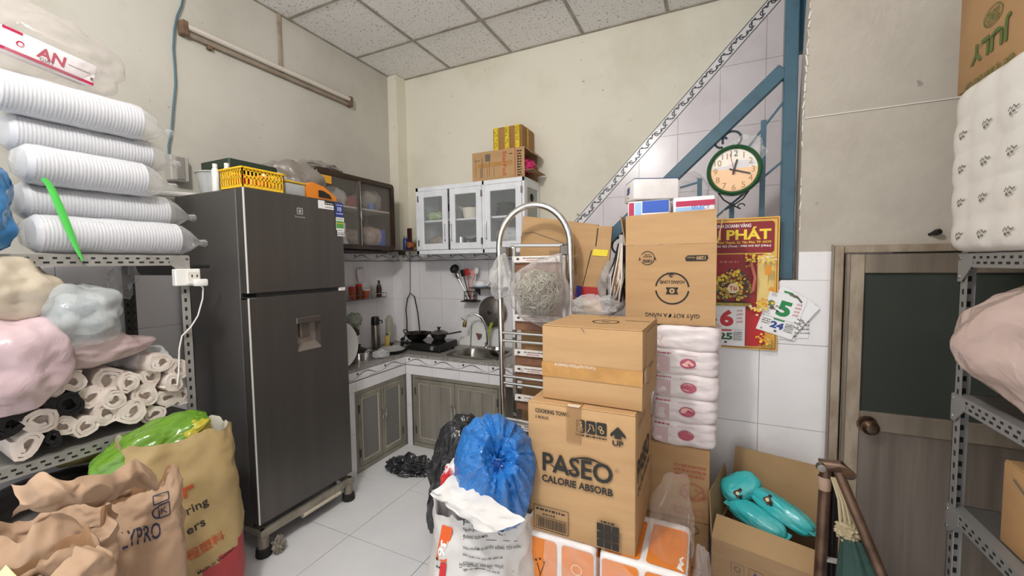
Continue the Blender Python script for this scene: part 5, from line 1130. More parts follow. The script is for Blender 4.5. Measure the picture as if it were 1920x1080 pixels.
def face(Mx, w_, d_, h_, side='front', lift=.0034):
    R3 = Mx.to_3x3()
    if side == 'front': return Print(Mx @ Vector((-w_ / 2, -d_ / 2, 0)), R3 @ Vector((1, 0, 0)), R3 @ Vector((0, 0, 1)), lift)
    if side == 'right': return Print(Mx @ Vector((w_ / 2, -d_ / 2, 0)), R3 @ Vector((0, 1, 0)), R3 @ Vector((0, 0, 1)), lift)
    if side == 'left': return Print(Mx @ Vector((-w_ / 2, d_ / 2, 0)), R3 @ Vector((0, -1, 0)), R3 @ Vector((0, 0, 1)), lift)
    if side == 'top': return Print(Mx @ Vector((-w_ / 2, -d_ / 2, h_)), R3 @ Vector((1, 0, 0)), R3 @ Vector((0, 1, 0)), .0012)
def flip(p, w_, h_):
    """turn the print upside down on its face"""
    q = Print(p.o + p.ux * w_ + p.uy * h_, -p.ux, -p.uy, p.z); return q
def stipple_tape(p, x0, x1, y0, y1, m2, seed=0, vert=True):
    p.box(x0, x1, y0, y1, M_YTAPE); r = random.Random(seed); n = int((y1 - y0) / .011) if vert else int((x1 - x0) / .011)
    for i in range(n):
        for s_ in ((.12, .88)):
            if vert: p.rect(x0 + (x1 - x0) * s_, y0 + (i + .5) * .011, (x1 - x0) * .12, .005, m2)
        if vert and r.random() < .6: p.rect((x0 + x1) / 2 + r.uniform(-.3, .3) * (x1 - x0) * .5, y0 + (i + .5) * .011, (x1 - x0) * .3, .004, m2, r.uniform(-.8, .8))
M_YTAPE = mat('yellow_tape', '#e3c623', .4); M_REDINK = mat('red_ink', '#c0402c', .6)
# foil carton lying on the white cabinet with its right end open
FA, FB = onY(886, 300, 2.875).x, -1.255; fw = FB - FA; fh = onY(886, 272, 2.875).z - wz1; fh = .225
t = thing('foil_carton', 'brown carton with red vertical lettering lying on the white cabinet, its right end open', 'box', ((FA + FB) / 2, 3.01, wz1 + .001))
fd = .26; Mx = Matrix.Translation(((FA + FB) / 2, 2.87 + fd / 2, wz1 + .001)); w2 = fw / 2; th = .004
mb = MB(); mb.box(-w2, w2, -fd / 2, -fd / 2 + th, 0, fh, M=Mx).box(-w2, w2, fd / 2 - th, fd / 2, 0, fh, M=Mx).box(-w2, w2, -fd / 2 + th, fd / 2 - th, 0, th, M=Mx).box(-w2, w2, -fd / 2 + th, fd / 2 - th, fh - th, fh, M=Mx).box(-w2, -w2 + th, -fd / 2 + th, fd / 2 - th, th, fh - th, M=Mx)
body = mb.build('carton_body', M_CARD, t)
MB().box(w2, w2 + .07, -fd / 2 + .002, fd / 2 - .002, .05, .054, M=Mx @ Matrix.Rotation(.0, 4, 'Y')).build('end_flap', M_CARD3, t)
MB().prism([Mx @ Vector((w2, -fd / 2 + .003, fh - .004)), Mx @ Vector((w2, fd / 2 - .003, fh - .004)), Mx @ Vector((w2 + .05, fd / 2 - .003, fh - .05)), Mx @ Vector((w2 + .05, -fd / 2 + .003, fh - .05))], (0, 0, .004)).build('end_flap', M_CARD2, t)
p = face(Mx, fw, fd, fh, 'front', .001); p.box(.05, fw * .78, fh * .47, fh * .60, M_TAPE)
p.text('StarFoil', fw * .60, fh * .93, .032, M_REDINK, w=fh * .8, bold=.01, rot=-PI / 2)
p.greek(fw * .05, fw * .16, fh * .7, .008, M_GREYINK, 1); p.box(fw * .26, fw * .36, fh * .66, fh * .9, M_GREYINK)
for k, x in enumerate((.07, .17, .20, .30, .34, .43)): p.line([(fw * x, fh * .12), (fw * x, fh * (.45 if k % 2 else .8))], .006 if k in (1, 2) else .003, M_GREYINK)
p.line([(fw * .83, 0), (fw * .83, fh)], .005, M_REDINK); p.greek(fw * .73, fw * .78, fh * .8, .008, M_INK, 5)
for k in range(10): p.greek(fw * .87, fw * .95, fh * (.06 + .088 * k), .011, M_INK, 20 + k)
p.build('printed_marks', body)
tag(MB().blob((-1.29, 2.97, wz1 + .105), (.07, .075, .05), 2.2, 4, .01, 4, 91, rotm(0, .35, 0), wr2=.02, ws2=7).build('pink_bag', mat('hot_pink_film', '#c92a68', .35), smooth=1.2), 'hot pink plastic bag poking out of the open carton end on the white cabinet', 'bag')
ux0, ux1 = onY(925, 255, 2.90).x, onY(978, 250, 2.90).x
uz = wz1 + .001 + fh + .001; uh = .175; uw = ux1 - ux0 + .005; ud = .235
t, body, Mx = carton('taped_carton', 'small brown carton with three yellow tape strips, on top of the foil carton', uw, ud, uh, ((ux0 + ux1) / 2, 2.90 + ud / 2, uz), 0, mat('carton_reddish', '#a9794a', .8, h2='#96683c', vs=4))
p = face(Mx, uw, ud, uh, 'front')
for k, x in enumerate((.03, .42, .78)): stipple_tape(p, uw * x, uw * (x + .17), 0, uh, M_INK, k)
p.build('yellow_tape', body); p = face(Mx, uw, ud, uh, 'right'); stipple_tape(p, ud * .36, ud * .52, 0, uh, M_GREYINK, 7); p.build('yellow_tape', body)
# ================================================================ folding step ladder with a hoop top
YL = 1.985
ld_ = thing('step_ladder', 'folded stainless steel step ladder with a hoop handle and white-labelled steps', 'ladder', (-.83, YL, 0))
def lx(px, py, y=YL): return onY(px, py, y)
a = lx(936, 470); b = lx(1069, 470); top = lx(1001, 384); L0 = lx(951, 790); R0 = Vector((b.x + .02, YL, 0)); zc = a.z + .02
rad = (b.x - a.x) / 2; cxh = (a.x + b.x) / 2; hh = top.z - zc
hoop = [Vector((a.x + .03, YL - .0, .02)), Vector((a.x + .012, YL, .7))] + [Vector((cxh - rad * math.cos(t), YL, zc + hh * math.sin(t))) for t in [PI * k / 20 for k in range(21)]] + [Vector((b.x + .012, YL, .7)), Vector((b.x + .02, YL, .02))]
MB().tube(hoop, .0165, 14).build('hoop_frame', M_CHROME, ld_)
ir = lx(962, 460, YL + .04); jr = lx(1057, 460, YL + .04)
mb = MB()
for x in (ir.x, jr.x): mb.bar((x, YL + .04, .02), (x + .004, YL + .04, ir.z), .022, .018, bev=.003)
mb.bar((ir.x - .012, YL + .04, ir.z), (jr.x + .012, YL + .04, jr.z), .018, .018, bev=.003); mb.build('rear_frame', M_STEEL, ld_)
M_STEP = mat('step_label', '#e9e2dd', .45, h2='#c9b7b0', vs=30, vlo=.55, vhi=.65); M_STEPW = mat('step_brown', '#8c6248', .6, h2='#6f4a36', vs=14)
for k, py in enumerate((486, 596, 661, 692, 746, 800, 850)):
    q = lx(990, py, YL + .03); s_ = MB().box(ir.x + .012, jr.x - .012, YL + .012, YL + .028, q.z - .018, q.z + .016, bev=.002).build('step', M_STEP, ld_)
    MB().box(ir.x + .012, jr.x - .012, YL + .03, YL + .062, q.z - .07, q.z - .022, bev=.002).build('tread_board', M_STEPW, s_)
    p = Print((ir.x + .02, YL + .012, q.z - .016), (1, 0, 0), (0, 0, 1), .0006); r_ = random.Random(k); w_ = jr.x - ir.x - .06
    p.disc(.02, .017, .009, M_SCR2, .006); p.greek(.05, w_ * .8, .018, .006, M_GREYINK, k); p.greek(.07, w_ * .6, .008, .004, M_REDINK, k + 9); p.build('label_print', s_)
for py in (626, 641, 709, 722, 790, 806):
    q = lx(985, py, YL); MB().tube([(a.x + .004, YL - .004, q.z), (b.x + .014, YL - .004, q.z - .0)], .008, 10).build('rung', M_STEEL, ld_)
for x, s_ in ((a.x, 1), (b.x, -1)):
    q = lx(950, 470); MB().box(min(x - .012 * s_, x + .05 * s_), max(x - .012 * s_, x + .05 * s_), YL - .012, YL + .055, q.z - .03, q.z + .02, bev=.004).build('hinge_bracket', M_STEELD, ld_)
for x in (hoop[0].x, hoop[-1].x): MB().lathe([(0, 0), (.022, 0), (.022, .05), (0, .05)], (x, YL, 0), 14).build('foot', M_RUB, ld_)
# ================================================================ flattened cartons leaning behind the ladder
def sheet(name, label, poly, yfn, th, mt, group='flattened cartons behind the ladder', marks=None):
    """leaning flat carton: polygon of photo-measured points on a leaning plane, with the thickness of folded board"""
    t = thing(name, label, 'cardboard', (poly[-1].x, poly[-1].y, 0), group)
    MB().prism(poly, (0, th, 0)).build('board', mt, t)
    MB().prism([p + Vector((0, th + .001, -.004)) for p in poly], (0, .003, 0)).build('rear_ply', M_CARD3, t)
    return t
def lean(pts, y0, k): return [onY(x, y_, y0 + k * (540 - y_) / 540) for x, y_ in pts]
P1 = lean([(981, 405), (1122, 421), (1112, 560), (1098, 640), (978, 640), (975, 470)], 2.145, .03)
P1 = P1[:3] + [Vector((P1[3].x, P1[3].y, .02)), Vector((P1[4].x, P1[4].y, .02))] + P1[5:]
s1_ = sheet('flattened_carton', 'wide flattened brown carton leaning behind the step ladder', P1, None, .012, M_CARD)
p = Print(P1[5], (P1[1] - P1[0]).normalized(), (0, 0, 1), .0012); p.n = Vector((0, -1, 0)); p.line([(.02, .10), (.08, .115), (.3, .07)], .003, M_GREYINK); p.build('crease_line', s1_)
P2 = lean([(1077, 424), (1148, 424), (1128, 560), (1093, 560), (1100, 470)], 2.11, .02)
s2_ = sheet('flattened_carton', 'narrow flattened carton with yellow and red tape, right of the step ladder', [P2[0], P2[1], Vector((P2[2].x - .01, P2[2].y, .9)), Vector((P2[3].x - .01, P2[3].y, .9))], None, .014, M_CARD)
def band(x0, x1, y0, y1, m_, yy): 
    q = [onY(x, y_, yy) for x, y_ in ((x0, y0), (x1, y0 + 2), (x1 - 3, y1 + 2), (x0 - 3, y1))]
    return MB().prism(q, (0, .0012, 0)).build('coloured_tape', m_, s2_)
band(1113, 1141, 467, 479, mat('bright_yellow_tape', '#e9d32b', .4), P2[1].y - .004); band(1092, 1125, 537, 560, mat('red_tape', '#b5302b', .4), P2[1].y - .004); band(1081, 1092, 535, 556, mat('violet_tape', '#4a3f96', .4), P2[1].y - .004)
for pts in (((1121, 428), (1117, 462)), ((1109, 470), (1093, 535))):
    q = [onY(x, y_, P2[1].y - .002) for x, y_ in pts]; MB().bar(q[0], q[1], .004, .003).build('fold_gap', M_HOLE, s2_)
P3 = lean([(1030, 470), (1100, 470), (1094, 560), (1030, 560)], 2.125, 0)
sheet('flattened_carton', 'smaller flattened carton between the wide and the taped one behind the ladder', [P3[0], P3[1], Vector((P3[2].x, P3[2].y, .6)), Vector((P3[3].x, P3[3].y, .6))], None, .012, M_CARD2)
# bag with scouring wool hung on the ladder
c = onY(1010, 550, 1.86)
t = thing('scourer_bag', 'clear bag with a big ball of steel scouring wool hung on the ladder', 'bag', c)
r_ = random.Random(5); mb = MB()
M_WOOL = mat('steel_wool', '#b8b39b', .35, .5)
for k in range(240):
    u = Vector((r_.gauss(0, 1), r_.gauss(0, 1), r_.gauss(0, 1))).normalized(); v = u.cross(Vector((r_.gauss(0, 1), r_.gauss(0, 1), r_.gauss(0, 1)))).normalized(); rr_ = .118 * r_.uniform(.82, 1.0); A0 = r_.uniform(0, 6)
    mb.tube([c + (u * math.cos(A0 + .16 * i) + v * math.sin(A0 + .16 * i)) * rr_ * (1 + .05 * math.sin(i * 1.9 + k)) + u.cross(v) * .006 * math.sin(2.3 * i) for i in range(7)], .0022, 4, cap=False)
o = mb.build('scouring_wool', M_WOOL, t, smooth=3); tag(o, kind='stuff')
MB().blob(c, (.098, .098, .098), 2, 4, .006, 5, 3).build('wool_core', mat('wool_core', '#77725f', .6, h2='#4f4b3e', vs=40), t)
tail = onY(1052, 478, 1.93) - c; tl2 = onY(1060, 600, 1.86) - c
def wbag(p, q):
    d1 = max(0, p.dot(tail.normalized())); d2 = max(0, p.dot(tl2.normalized())); a_ = math.atan2(p.y, p.x)
    return q * (1 - .25 * d1 ** 3) + tail * (.48 * d1 ** 4) + tl2 * (.45 * d2 ** 5) + p * .006 * math.sin(a_ * 11) * d1
MB().blob(c, (.14, .13, .145), 2, 6, .008, 4, 6, fn=wbag, wr2=.010, ws2=7).build('film_bag', film('pinkish_clear', '#e3dcda', .13, .1, .5, 9, edge=.5), t, smooth=1.4)
c = onY(940, 525, 1.90); bag('small_clear_bag', 'small crumpled clear bag hanging on the left rail of the ladder', c, (.055, .05, .085), film('clear_bag_film', '#e6e4e2', .22, .1, .6, 12, edge=.5), 101, fn=lambda p, q: Vector((q.x * (1 - .5 * max(0, p.z)), q.y, q.z + .05 * max(0, p.z) ** 3)))
# clear bags and a string mop head in the gap between sheets and tissue cartons
bag('clear_bag', 'limp clear plastic bag lying between the taped sheet and the tissue carton', onY(1115, 572, 1.90), (.10, .09, .04), M_FILM, 102)
bag('grey_clear_bag', 'tall greyish clear bag beside the string mop', onY(1150, 540, 2.05), (.06, .07, .13), film('greyish_film', '#b9b4b2', .45, .15, .5, 9), 103)
q = onY(1167, 520, 1.99); mp = thing('string_mop', 'black, white and orange string mop head beside the tissue carton', 'mop', q)
r_ = random.Random(9)
for m_, n_, nm in ((mat('black_string', '#201d1c', .9), 26, 'black_strings'), (mat('white_string', '#d8d2c8', .9), 18, 'white_strings'), (mat('orange_string', '#b46a34', .9), 9, 'orange_strings')):
    mb = MB()
    for k in range(n_):
        x, y_ = r_.gauss(0, .022), r_.gauss(0, .022)
        mb.tube([q + Vector((x * .4, y_ * .4, .16)), q + Vector((x * .8, y_ * .8, .08)), q + Vector((x * 1.3 + r_.uniform(-.01, .01), y_ * 1.3, 0)), q + Vector((x * 1.6 + r_.uniform(-.015, .015), y_ * 1.6, -.09 + r_.uniform(-.03, .02)))], .004, 5)
    tag(mb.build(nm, m_, mp, smooth=3), kind='stuff')
MB().tube([q + Vector((0, 0, .15)), q + Vector((.0, .0, .20))], .016, 10).build('mop_socket', M_PVCG, mp)

# ================================================================ right-hand stack: boxes, roll packs, tissue carton
M_CARDR = mat('cardboard_reddish', '#b08b62', .8, h2='#a27d55', vs=3, bump=.06, bs=60, stretch=(1, 1, 6))
M_PINKINK = mat('faded_pink_ink', '#bb6a55', .75)
bw, bd_ = .40, .36; bx = (-.375 + .02) / 1; 
t, body, Mx = carton('marked_carton', 'worn brown carton at floor level under the pink-printed box', .40, .33, .355, (-.185, 2.055, .0), 0, M_CARDR, seed=3)
p = face(Mx, .40, .33, .355); p.text('RG', .29, .315, .022, M_GREYINK); p.line([(.34 + .022 * math.sin(k / 12 * PI * 2.0), .335 - .0075 * k) for k in range(13)], .005, M_GREYINK)
for k in range(5): p.greek(.27, .38, .14 - .022 * k, .009, M_GREYINK, 30 + k)
p.build('printed_marks', body)
t, body, Mx = carton('pink_print_carton', 'brown carton with faded pink face print under the toilet-roll packs', .40, .34, .325, (-.185, 2.05, .357), 0, M_CARD, tape=.05, seed=4)
p = face(Mx, .40, .34, .325)
for k in range(3): p.greek(.26, .385, .235 - .02 * k, .010, M_PINKINK, 40 + k)
p.ring(.335, .13, .043, .048, M_PINKINK, sy=.8)
for x in (.30, .372): p.ring(x, .12, .014, .018, M_PINKINK)
p.ring(.335, .115, .010, .014, M_PINKINK, 180, 360); p.disc(.322, .14, .004, M_PINKINK); p.disc(.35, .14, .004, M_PINKINK)
for k in range(3): p.frame(.265 + .042 * k, .297 + .042 * k, .03, .055, .002, M_PINKINK)
p.build('printed_marks', body)
# five packs of rolls, wrapped in printed film
M_WRAP = mat('roll_wrap', '#ece5e5', .35, h2='#dcd0d1', vs=7, bump=.25, bs=18)
M_OVAL = mat('rosy_oval', '#b5566a', .5); M_OVAL2 = mat('rosy_light', '#e7b3ae', .5); M_PALEP = mat('pale_pink_print', '#d9bfc2', .5)
rw, rd, rh = .262, .21, .1035; rx_ = -.092
PK = ('lowest', 'second lowest', 'middle', 'second highest', 'topmost')
for k in range(5):
    z = .684 + rh * k; cx = rx_ + (.0, .004, .008, .004, .010)[k]; cy = 1.865 + rd / 2
    t = thing('roll_pack', '%s white pack of toilet rolls in the five-pack column beside the brown cartons' % PK[k], 'toilet rolls', (cx, cy, z), 'toilet-roll packs in the column')
    mb = MB(); mb.blob((cx, cy, z + rh / 2), (rw / 2 * 1.005, rd / 2, rh / 2 * 1.10), 6, 5, .004, 5, 110 + k, wr2=.004, ws2=7, fn=lambda p, q: Vector((q.x, q.y, q.z)))
    V = [v.co.copy() for v in mb.bm.verts]; mb.bm.faces.ensure_lookup_table(); mb.bm.verts.index_update(); F = [tuple(v.index for v in f.verts) for f in mb.bm.faces]
    pk = mb.build('wrapped_rolls', M_WRAP, t, smooth=1.2); bv = BVHTree.FromPolygons(V, F)
    if k < 4:
        p = wrap_print(bv, (cx - rw / 2, cy - rd / 2, z), (1, 0, 0), (0, 0, 1), .005)
        p.disc(rw * .55, rh * .50, .031, M_OVAL, .021); p.disc(rw * .55, rh * .52, .026, M_OVAL2, .015); p.disc(rw * .60, rh * .47, .014, M_OVAL, .009)
        p.greek(rw * .42, rw * .68, rh * .83, .005, M_PALEP, k); p.greek(rw * .06, rw * .3, rh * .86, .007, M_OVAL, k + 5); p.box(rw * .06, rw * .28, rh * .1, rh * .72, M_PALEP)
        p.build('printed_marks', pk)
    else:
        p = wrap_print(bv, (cx - rw / 2, cy - rd / 2, z), (1, 0, 0), (0, 0, 1), .0012); p.line([(rw * .1, rh * .9), (rw * .14, rh * .6), (rw * .1, rh * .3), (rw * .16, rh * .15)], .004, M_OVAL2); p.build('printed_marks', pk)
# upside-down tissue carton, its flap standing up
HX0, HX1, HY, HZ0, HZ1 = -.335, .028, 1.875, 1.207, 1.548
hw, hd, hh_ = HX1 - HX0, .26, HZ1 - HZ0
t = thing('tissue_carton', 'tall brown carton printed upside down, its front flap standing up, on the roll packs', 'box', ((HX0 + HX1) / 2, HY + hd / 2, HZ0))
Mx = Matrix.Translation(((HX0 + HX1) / 2, HY + hd / 2, HZ0)); w2, d2 = hw / 2, hd / 2
mb = MB()
for b_ in ((-w2, w2, -d2, -d2 + .004), (-w2, w2, d2 - .004, d2), (-w2, -w2 + .004, -d2 + .004, d2 - .004), (w2 - .004, w2, -d2 + .004, d2 - .004)): mb.box(*b_, .004, hh_, bev=.0012, M=Mx)
mb.box(-w2, w2, -d2, d2, 0, .004, M=Mx); body = mb.build('carton_body', M_CARD, t)
fl = MB().prism([Mx @ Vector((-w2, -d2 + .002, hh_ + .001)), Mx @ Vector((w2, -d2 + .002, hh_ + .001)), Mx @ Vector((w2 - .004, -d2 + .028, hh_ + .142)), Mx @ Vector((-w2 - .004, -d2 + .022, hh_ + .132))], (0, .004, 0)).build('front_flap', M_CARD, t)
MB().prism([Mx @ Vector((w2, -d2 + .004, hh_ + .001)), Mx @ Vector((w2, d2 - .004, hh_ + .001)), Mx @ Vector((w2 + .022, d2 - .01, hh_ + .12)), Mx @ Vector((w2 + .022, -d2 + .01, hh_ + .13))], (.004, 0, 0)).build('side_flap', M_CARD3, t)
MB().prism([Mx @ Vector((-w2, -d2 + .004, hh_ + .001)), Mx @ Vector((-w2, d2 - .004, hh_ + .001)), Mx @ Vector((-w2 - .022, d2 - .01, hh_ + .12)), Mx @ Vector((-w2 - .022, -d2 + .01, hh_ + .13))], (-.004, 0, 0)).build('side_flap', M_CARD3, t)
pf = Print(Mx @ Vector((-w2, -d2 + .0215, hh_ + .001)), (1, 0, 0), (0, .17, 1), .0028)
M_WTAPE = film('clear_tape', '#efe3cf', .55, .1); r_ = random.Random(2)
for x0, x1 in ((.02, .075), (.125, .19)):
    for k in range(8): pf.box(x0 + (x1 - x0) * k / 8, x0 + (x1 - x0) * (k + r_.uniform(.3, .8)) / 8, .112 + r_.uniform(0, .008), .128, M_WTAPE)
pf.build('tape_remnants', fl)
p = flip(face(Mx, hw, hd, hh_, 'front', .0008), hw, hh_)
def up(px, py): q = onY(px, py, HY); return HX1 - q.x, HZ1 - q.z
x, y_ = up(1312, 594); x2, _ = up(1196, 590); p.text('GIẤY RÚT ĐA NĂNG', x, y_ - .009, .017, M_INK, bold=.02)
x, y_ = up(1260, 541); p.ring(x, y_, .062, .069, M_INK, 8, 172, n=30); p.ring(x, y_, .062, .069, M_INK, 186, 352, n=30); p.text('HOÀNG LONG', x, y_ - .034, .0135, M_INK, w=.098, align='C', bold=.02)
p.rect(x, y_ + .010, .048, .030, M_INK); p.ring(x, y_ + .010, .004, .011, M_CARD); p.disc(x - .026, y_ + .010, .006, M_CARD, .009); p.disc(x + .026, y_ + .010, .006, M_CARD, .009)
p.poly([(x - .012, y_ - .058), (x + .022, y_ - .070), (x + .010, y_ - .056)], M_INK); p.poly([(x - .005, y_ - .052), (x + .018, y_ - .056), (x + .004, y_ - .047)], M_INK); p.ring(x + .040, y_ - .024, .003, .0045, M_INK)
x, y_ = up(1306, 484); p.poly([(x - .042, y_ - .012), (x + .034, y_ - .012), (x + .044, y_ - .002), (x + .040, y_ + .012), (x - .036, y_ + .012), (x - .044, y_ + .002)], M_INK); p.text('1280', x - .034, y_ - .007, .014, M_CARD, bold=.03); p.text('sheets', x + .006, y_ - .006, .009, M_CARD)
x, y_ = up(1214, 484); p.ring(x, y_, .027, .030, M_INK, 30, 330); p.text('100%', x, y_ + .006, .014, M_INK, align='C', bold=.02); p.greek(x - .018, x + .018, y_ - .008, .005, M_INK, 3); p.greek(x - .014, x + .014, y_ - .016, .004, M_INK, 4)
for k in (-1, 1): p.poly([(x + k * .028, y_ + .004), (x + k * .037, y_ + .012), (x + k * .032, y_ - .006)], M_INK)
p.build('printed_marks', body)
# packs above the tissue carton
M_TISS = mat('tissue_pack_white', '#eeeae8', .4, h2='#ded9d7', vs=9); M_RBLUE = mat('royal_blue_print', '#2d58b8', .4); M_LBLUE = mat('light_blue_print', '#9cc3ea', .4)
def flatpack(name, label, x0, x1, y0, y1, z0, z1, m_=None, bev=.008): 
    t = thing(name, label, 'tissue pack', ((x0 + x1) / 2, (y0 + y1) / 2, z0), 'tissue packs on the brown carton'); return t, MB().box(x0, x1, y0, y1, z0, z1, bev=bev, seg=2).build('wrapper', m_ or M_TISS, t)
za = HZ1 + .075
a_, b_ = onY(1177, 385, 1.92), onY(1256, 385, 1.92)
t, o = flatpack('tissue_pack', 'tissue pack with royal blue front edge, left in the open brown carton', a_.x, b_.x, 1.915, 2.10, HZ1 + .02, a_.z + .015)
p = Print((a_.x, 1.915, a_.z - .06), (1, 0, 0), (0, 0, 1), .0008); W_ = b_.x - a_.x; p.box(.006, W_ * .16, .01, .068, M_CRIM); p.box(W_ * .18, W_ * .34, .01, .068, M_LBLUE); p.box(W_ * .36, W_ - .004, .02, .072, M_RBLUE); p.build('printed_marks', o)
a2, b2_ = onY(1262, 378, 1.93), onY(1344, 376, 1.93)
t, o = flatpack('tissue_pack', 'white tissue pack with a red stripe, right in the open brown carton', a2.x, b2_.x - .006, 1.925, 2.10, HZ1 + .02, a2.z + .016)
p = Print((a2.x, 1.925, a2.z - .06), (1, 0, 0), (0, 0, 1), .0008); W_ = b2_.x - a2.x - .006; p.box(.012, W_, .035, .058, M_CRIM); p.box(.012, W_ * .75, .012, .032, M_LBLUE); p.text('SELECT', W_ * .45, .02, .016, M_RBLUE); p.build('printed_marks', o)
zb = max(a_.z, a2.z) + .018
a3 = onY(1165, 372, 1.93); c3 = onY(1201, 345, 1.93)
t = thing('tissue_pack', 'white tissue pack with small dark blue mark, topmost above the open carton', 'tissue pack', (c3.x, 2.0, zb), 'tissue packs on the brown carton')
PX_ = [onY(x, y_, 1.95) for x, y_ in ((1164, 346), (1200, 334), (1265, 337))]; xA, xB = PX_[0].x, PX_[2].x + .01
M3 = rotm(0, 0, .42); o = MB().obox(((xA + xB) / 2, 2.03, zb + .048), (.20, .17, .09), M3, None, .008, 2).build('wrapper', M_TISS, t)
fo = Vector(((xA + xB) / 2, 2.03, zb + .048)) + M3 @ Vector((-.10, .085, -.045)); p = Print(fo, M3 @ Vector((0, -1, 0)), (0, 0, 1), .001); p.poly([(.055, .03), (.10, .035), (.105, .065), (.06, .06)], M_SBLUE); p.text('lé', .065, .042, .012, M_TISS); p.rect(.08, .018, .02, .004, M_REDINK); p.build('printed_marks', o)
MB().obox(Vector(((xA + xB) / 2, 2.03, zb + .0945)), (.19, .16, .002), M3, M_SBLUE).build('blue_top_edge', None, t)
M_CTAPE = film('see_through_tape', '#b58a55', .30, .2, edge=.25)
# ================================================================ front stack: towel carton, upper carton, orange packs
PX0, PX1, PY, PZ0, PZ1 = -.588, -.207, 1.352, .497, .978
pw, pd, ph = PX1 - PX0, .40, PZ1 - PZ0
t, body, Mx = carton('towel_carton', 'big brown carton with bold black PASEO lettering at the front of the stack', pw, pd, ph, ((PX0 + PX1) / 2, PY + pd / 2, PZ0), 0, M_CARD, seed=7)
def pz(f_): return ph * (1 - f_)
p = face(Mx, pw, pd, ph)
p.text('COOKING TOWEL', .030, pz(.075), .0145, M_INK, w=.130, bold=.02); p.text('2 ROLLS', .030, pz(.118), .0095, M_INK, w=.05, bold=.02)
for x0, x1 in ((.182, .213), (.217, .250), (.253, .287)): p.rrect(x0, x1, pz(.175), pz(.082), .005, M_INK)
p.text('5', .1975, pz(.135), .020, M_CARD, align='C', bold=.04)
for k in range(3): p.box(.188, .207, pz(.165) + .005 * k, pz(.165) + .002 + .005 * k, M_CARD)
p.line([(.222, pz(.165)), (.232, pz(.13)), (.228, pz(.105)), (.240, pz(.11)), (.245, pz(.15))], .003, M_CARD); p.ring(.266, pz(.12), .004, .007, M_CARD); p.ring(.272, pz(.145), .004, .007, M_CARD)
for x0, x1, k in ((.181, .214, 1), (.217, .25, 2), (.253, .288, 3)): p.greek(x0, x1, pz(.198), .006, M_INK, k)
p.poly([(.300, pz(.145)), (.325, pz(.09)), (.350, pz(.145)), (.350, pz(.165)), (.336, pz(.150)), (.336, pz(.175)), (.314, pz(.175)), (.314, pz(.150)), (.300, pz(.165))], M_INK); p.text('UP', .325, pz(.225), .018, M_INK, align='C', w=.036, bold=.03)
p.text('PASEO', .058, pz(.505), .068, M_INK, w=.250, bold=.02)
p.line([(.088 + .090 * k / 8, pz(.455) - .012 * math.sin(PI * k / 8)) for k in range(9)], lambda q: .002 + .005 * math.sin(PI * q), M_INK); p.line([(.172 + .105 * k / 8, pz(.375) + .010 * math.sin(PI * k / 8)) for k in range(9)], lambda q: .002 + .006 * math.sin(PI * q), M_INK)
p.ring(.322, pz(.40), .004, .0055, M_GREYINK); p.text('R', .322, pz(.407), .005, M_GREYINK, align='C')
p.text('CALORIE ABSORB', .056, pz(.59), .025, M_INK, w=.253, bold=.03)
p.frame(.024, .154, pz(.965), pz(.785), .0022, M_INK); p.greek(.032, .146, pz(.82), .008, M_INK, 11); p.greek(.058, .105, pz(.85), .006, M_INK, 12); p.frame(.034, .146, pz(.945), pz(.865), .002, M_INK)
r_ = random.Random(4); x = .040
while x < .140: w_ = r_.uniform(.001, .004); p.box(x, x + w_, pz(.94), pz(.872), M_INK); x += w_ + r_.uniform(.0012, .003)
p.greek(.045, .14, pz(.96), .004, M_INK, 13)
p.greek(.270, .318, pz(.785), .007, M_INK, 14)
for i in range(3):
    for j in range(3): p.box(.257 + .0255 * i, .2805 + .0255 * i, pz(.965) + .0285 * j, pz(.965) + .0262 + .0285 * j, M_INK)
p.build('printed_marks', body)
p = face(Mx, pw, pd, ph, 'right'); p.text('PASEO', .03, pz(.50), .075, M_INK, w=.29, bold=.028); p.text('CALORIE ABSORB', .03, pz(.60), .026, M_INK, w=.29, bold=.02); p.text('COOKING TOWEL', .04, pz(.12), .016, M_INK, w=.16); p.build('printed_marks', body)
q = Mx @ Vector((-pw / 2 + .165, -pd / 2 - .0044, ph))
MB().box(q.x - .018, q.x + .034, q.y - .001, q.y + .0002, q.z - .125, q.z + .002, bev=.0004).box(q.x - .018, q.x + .034, q.y - .001, q.y + .06, q.z + .0005, q.z + .002, bev=.0004).build('tape', M_CTAPE, t)
MB().box(q.x - .014, q.x + .03, q.y - .003, q.y + .02, q.z + .0022, q.z + .005, bev=.001).build('tape_residue', M_WTAPE, t)
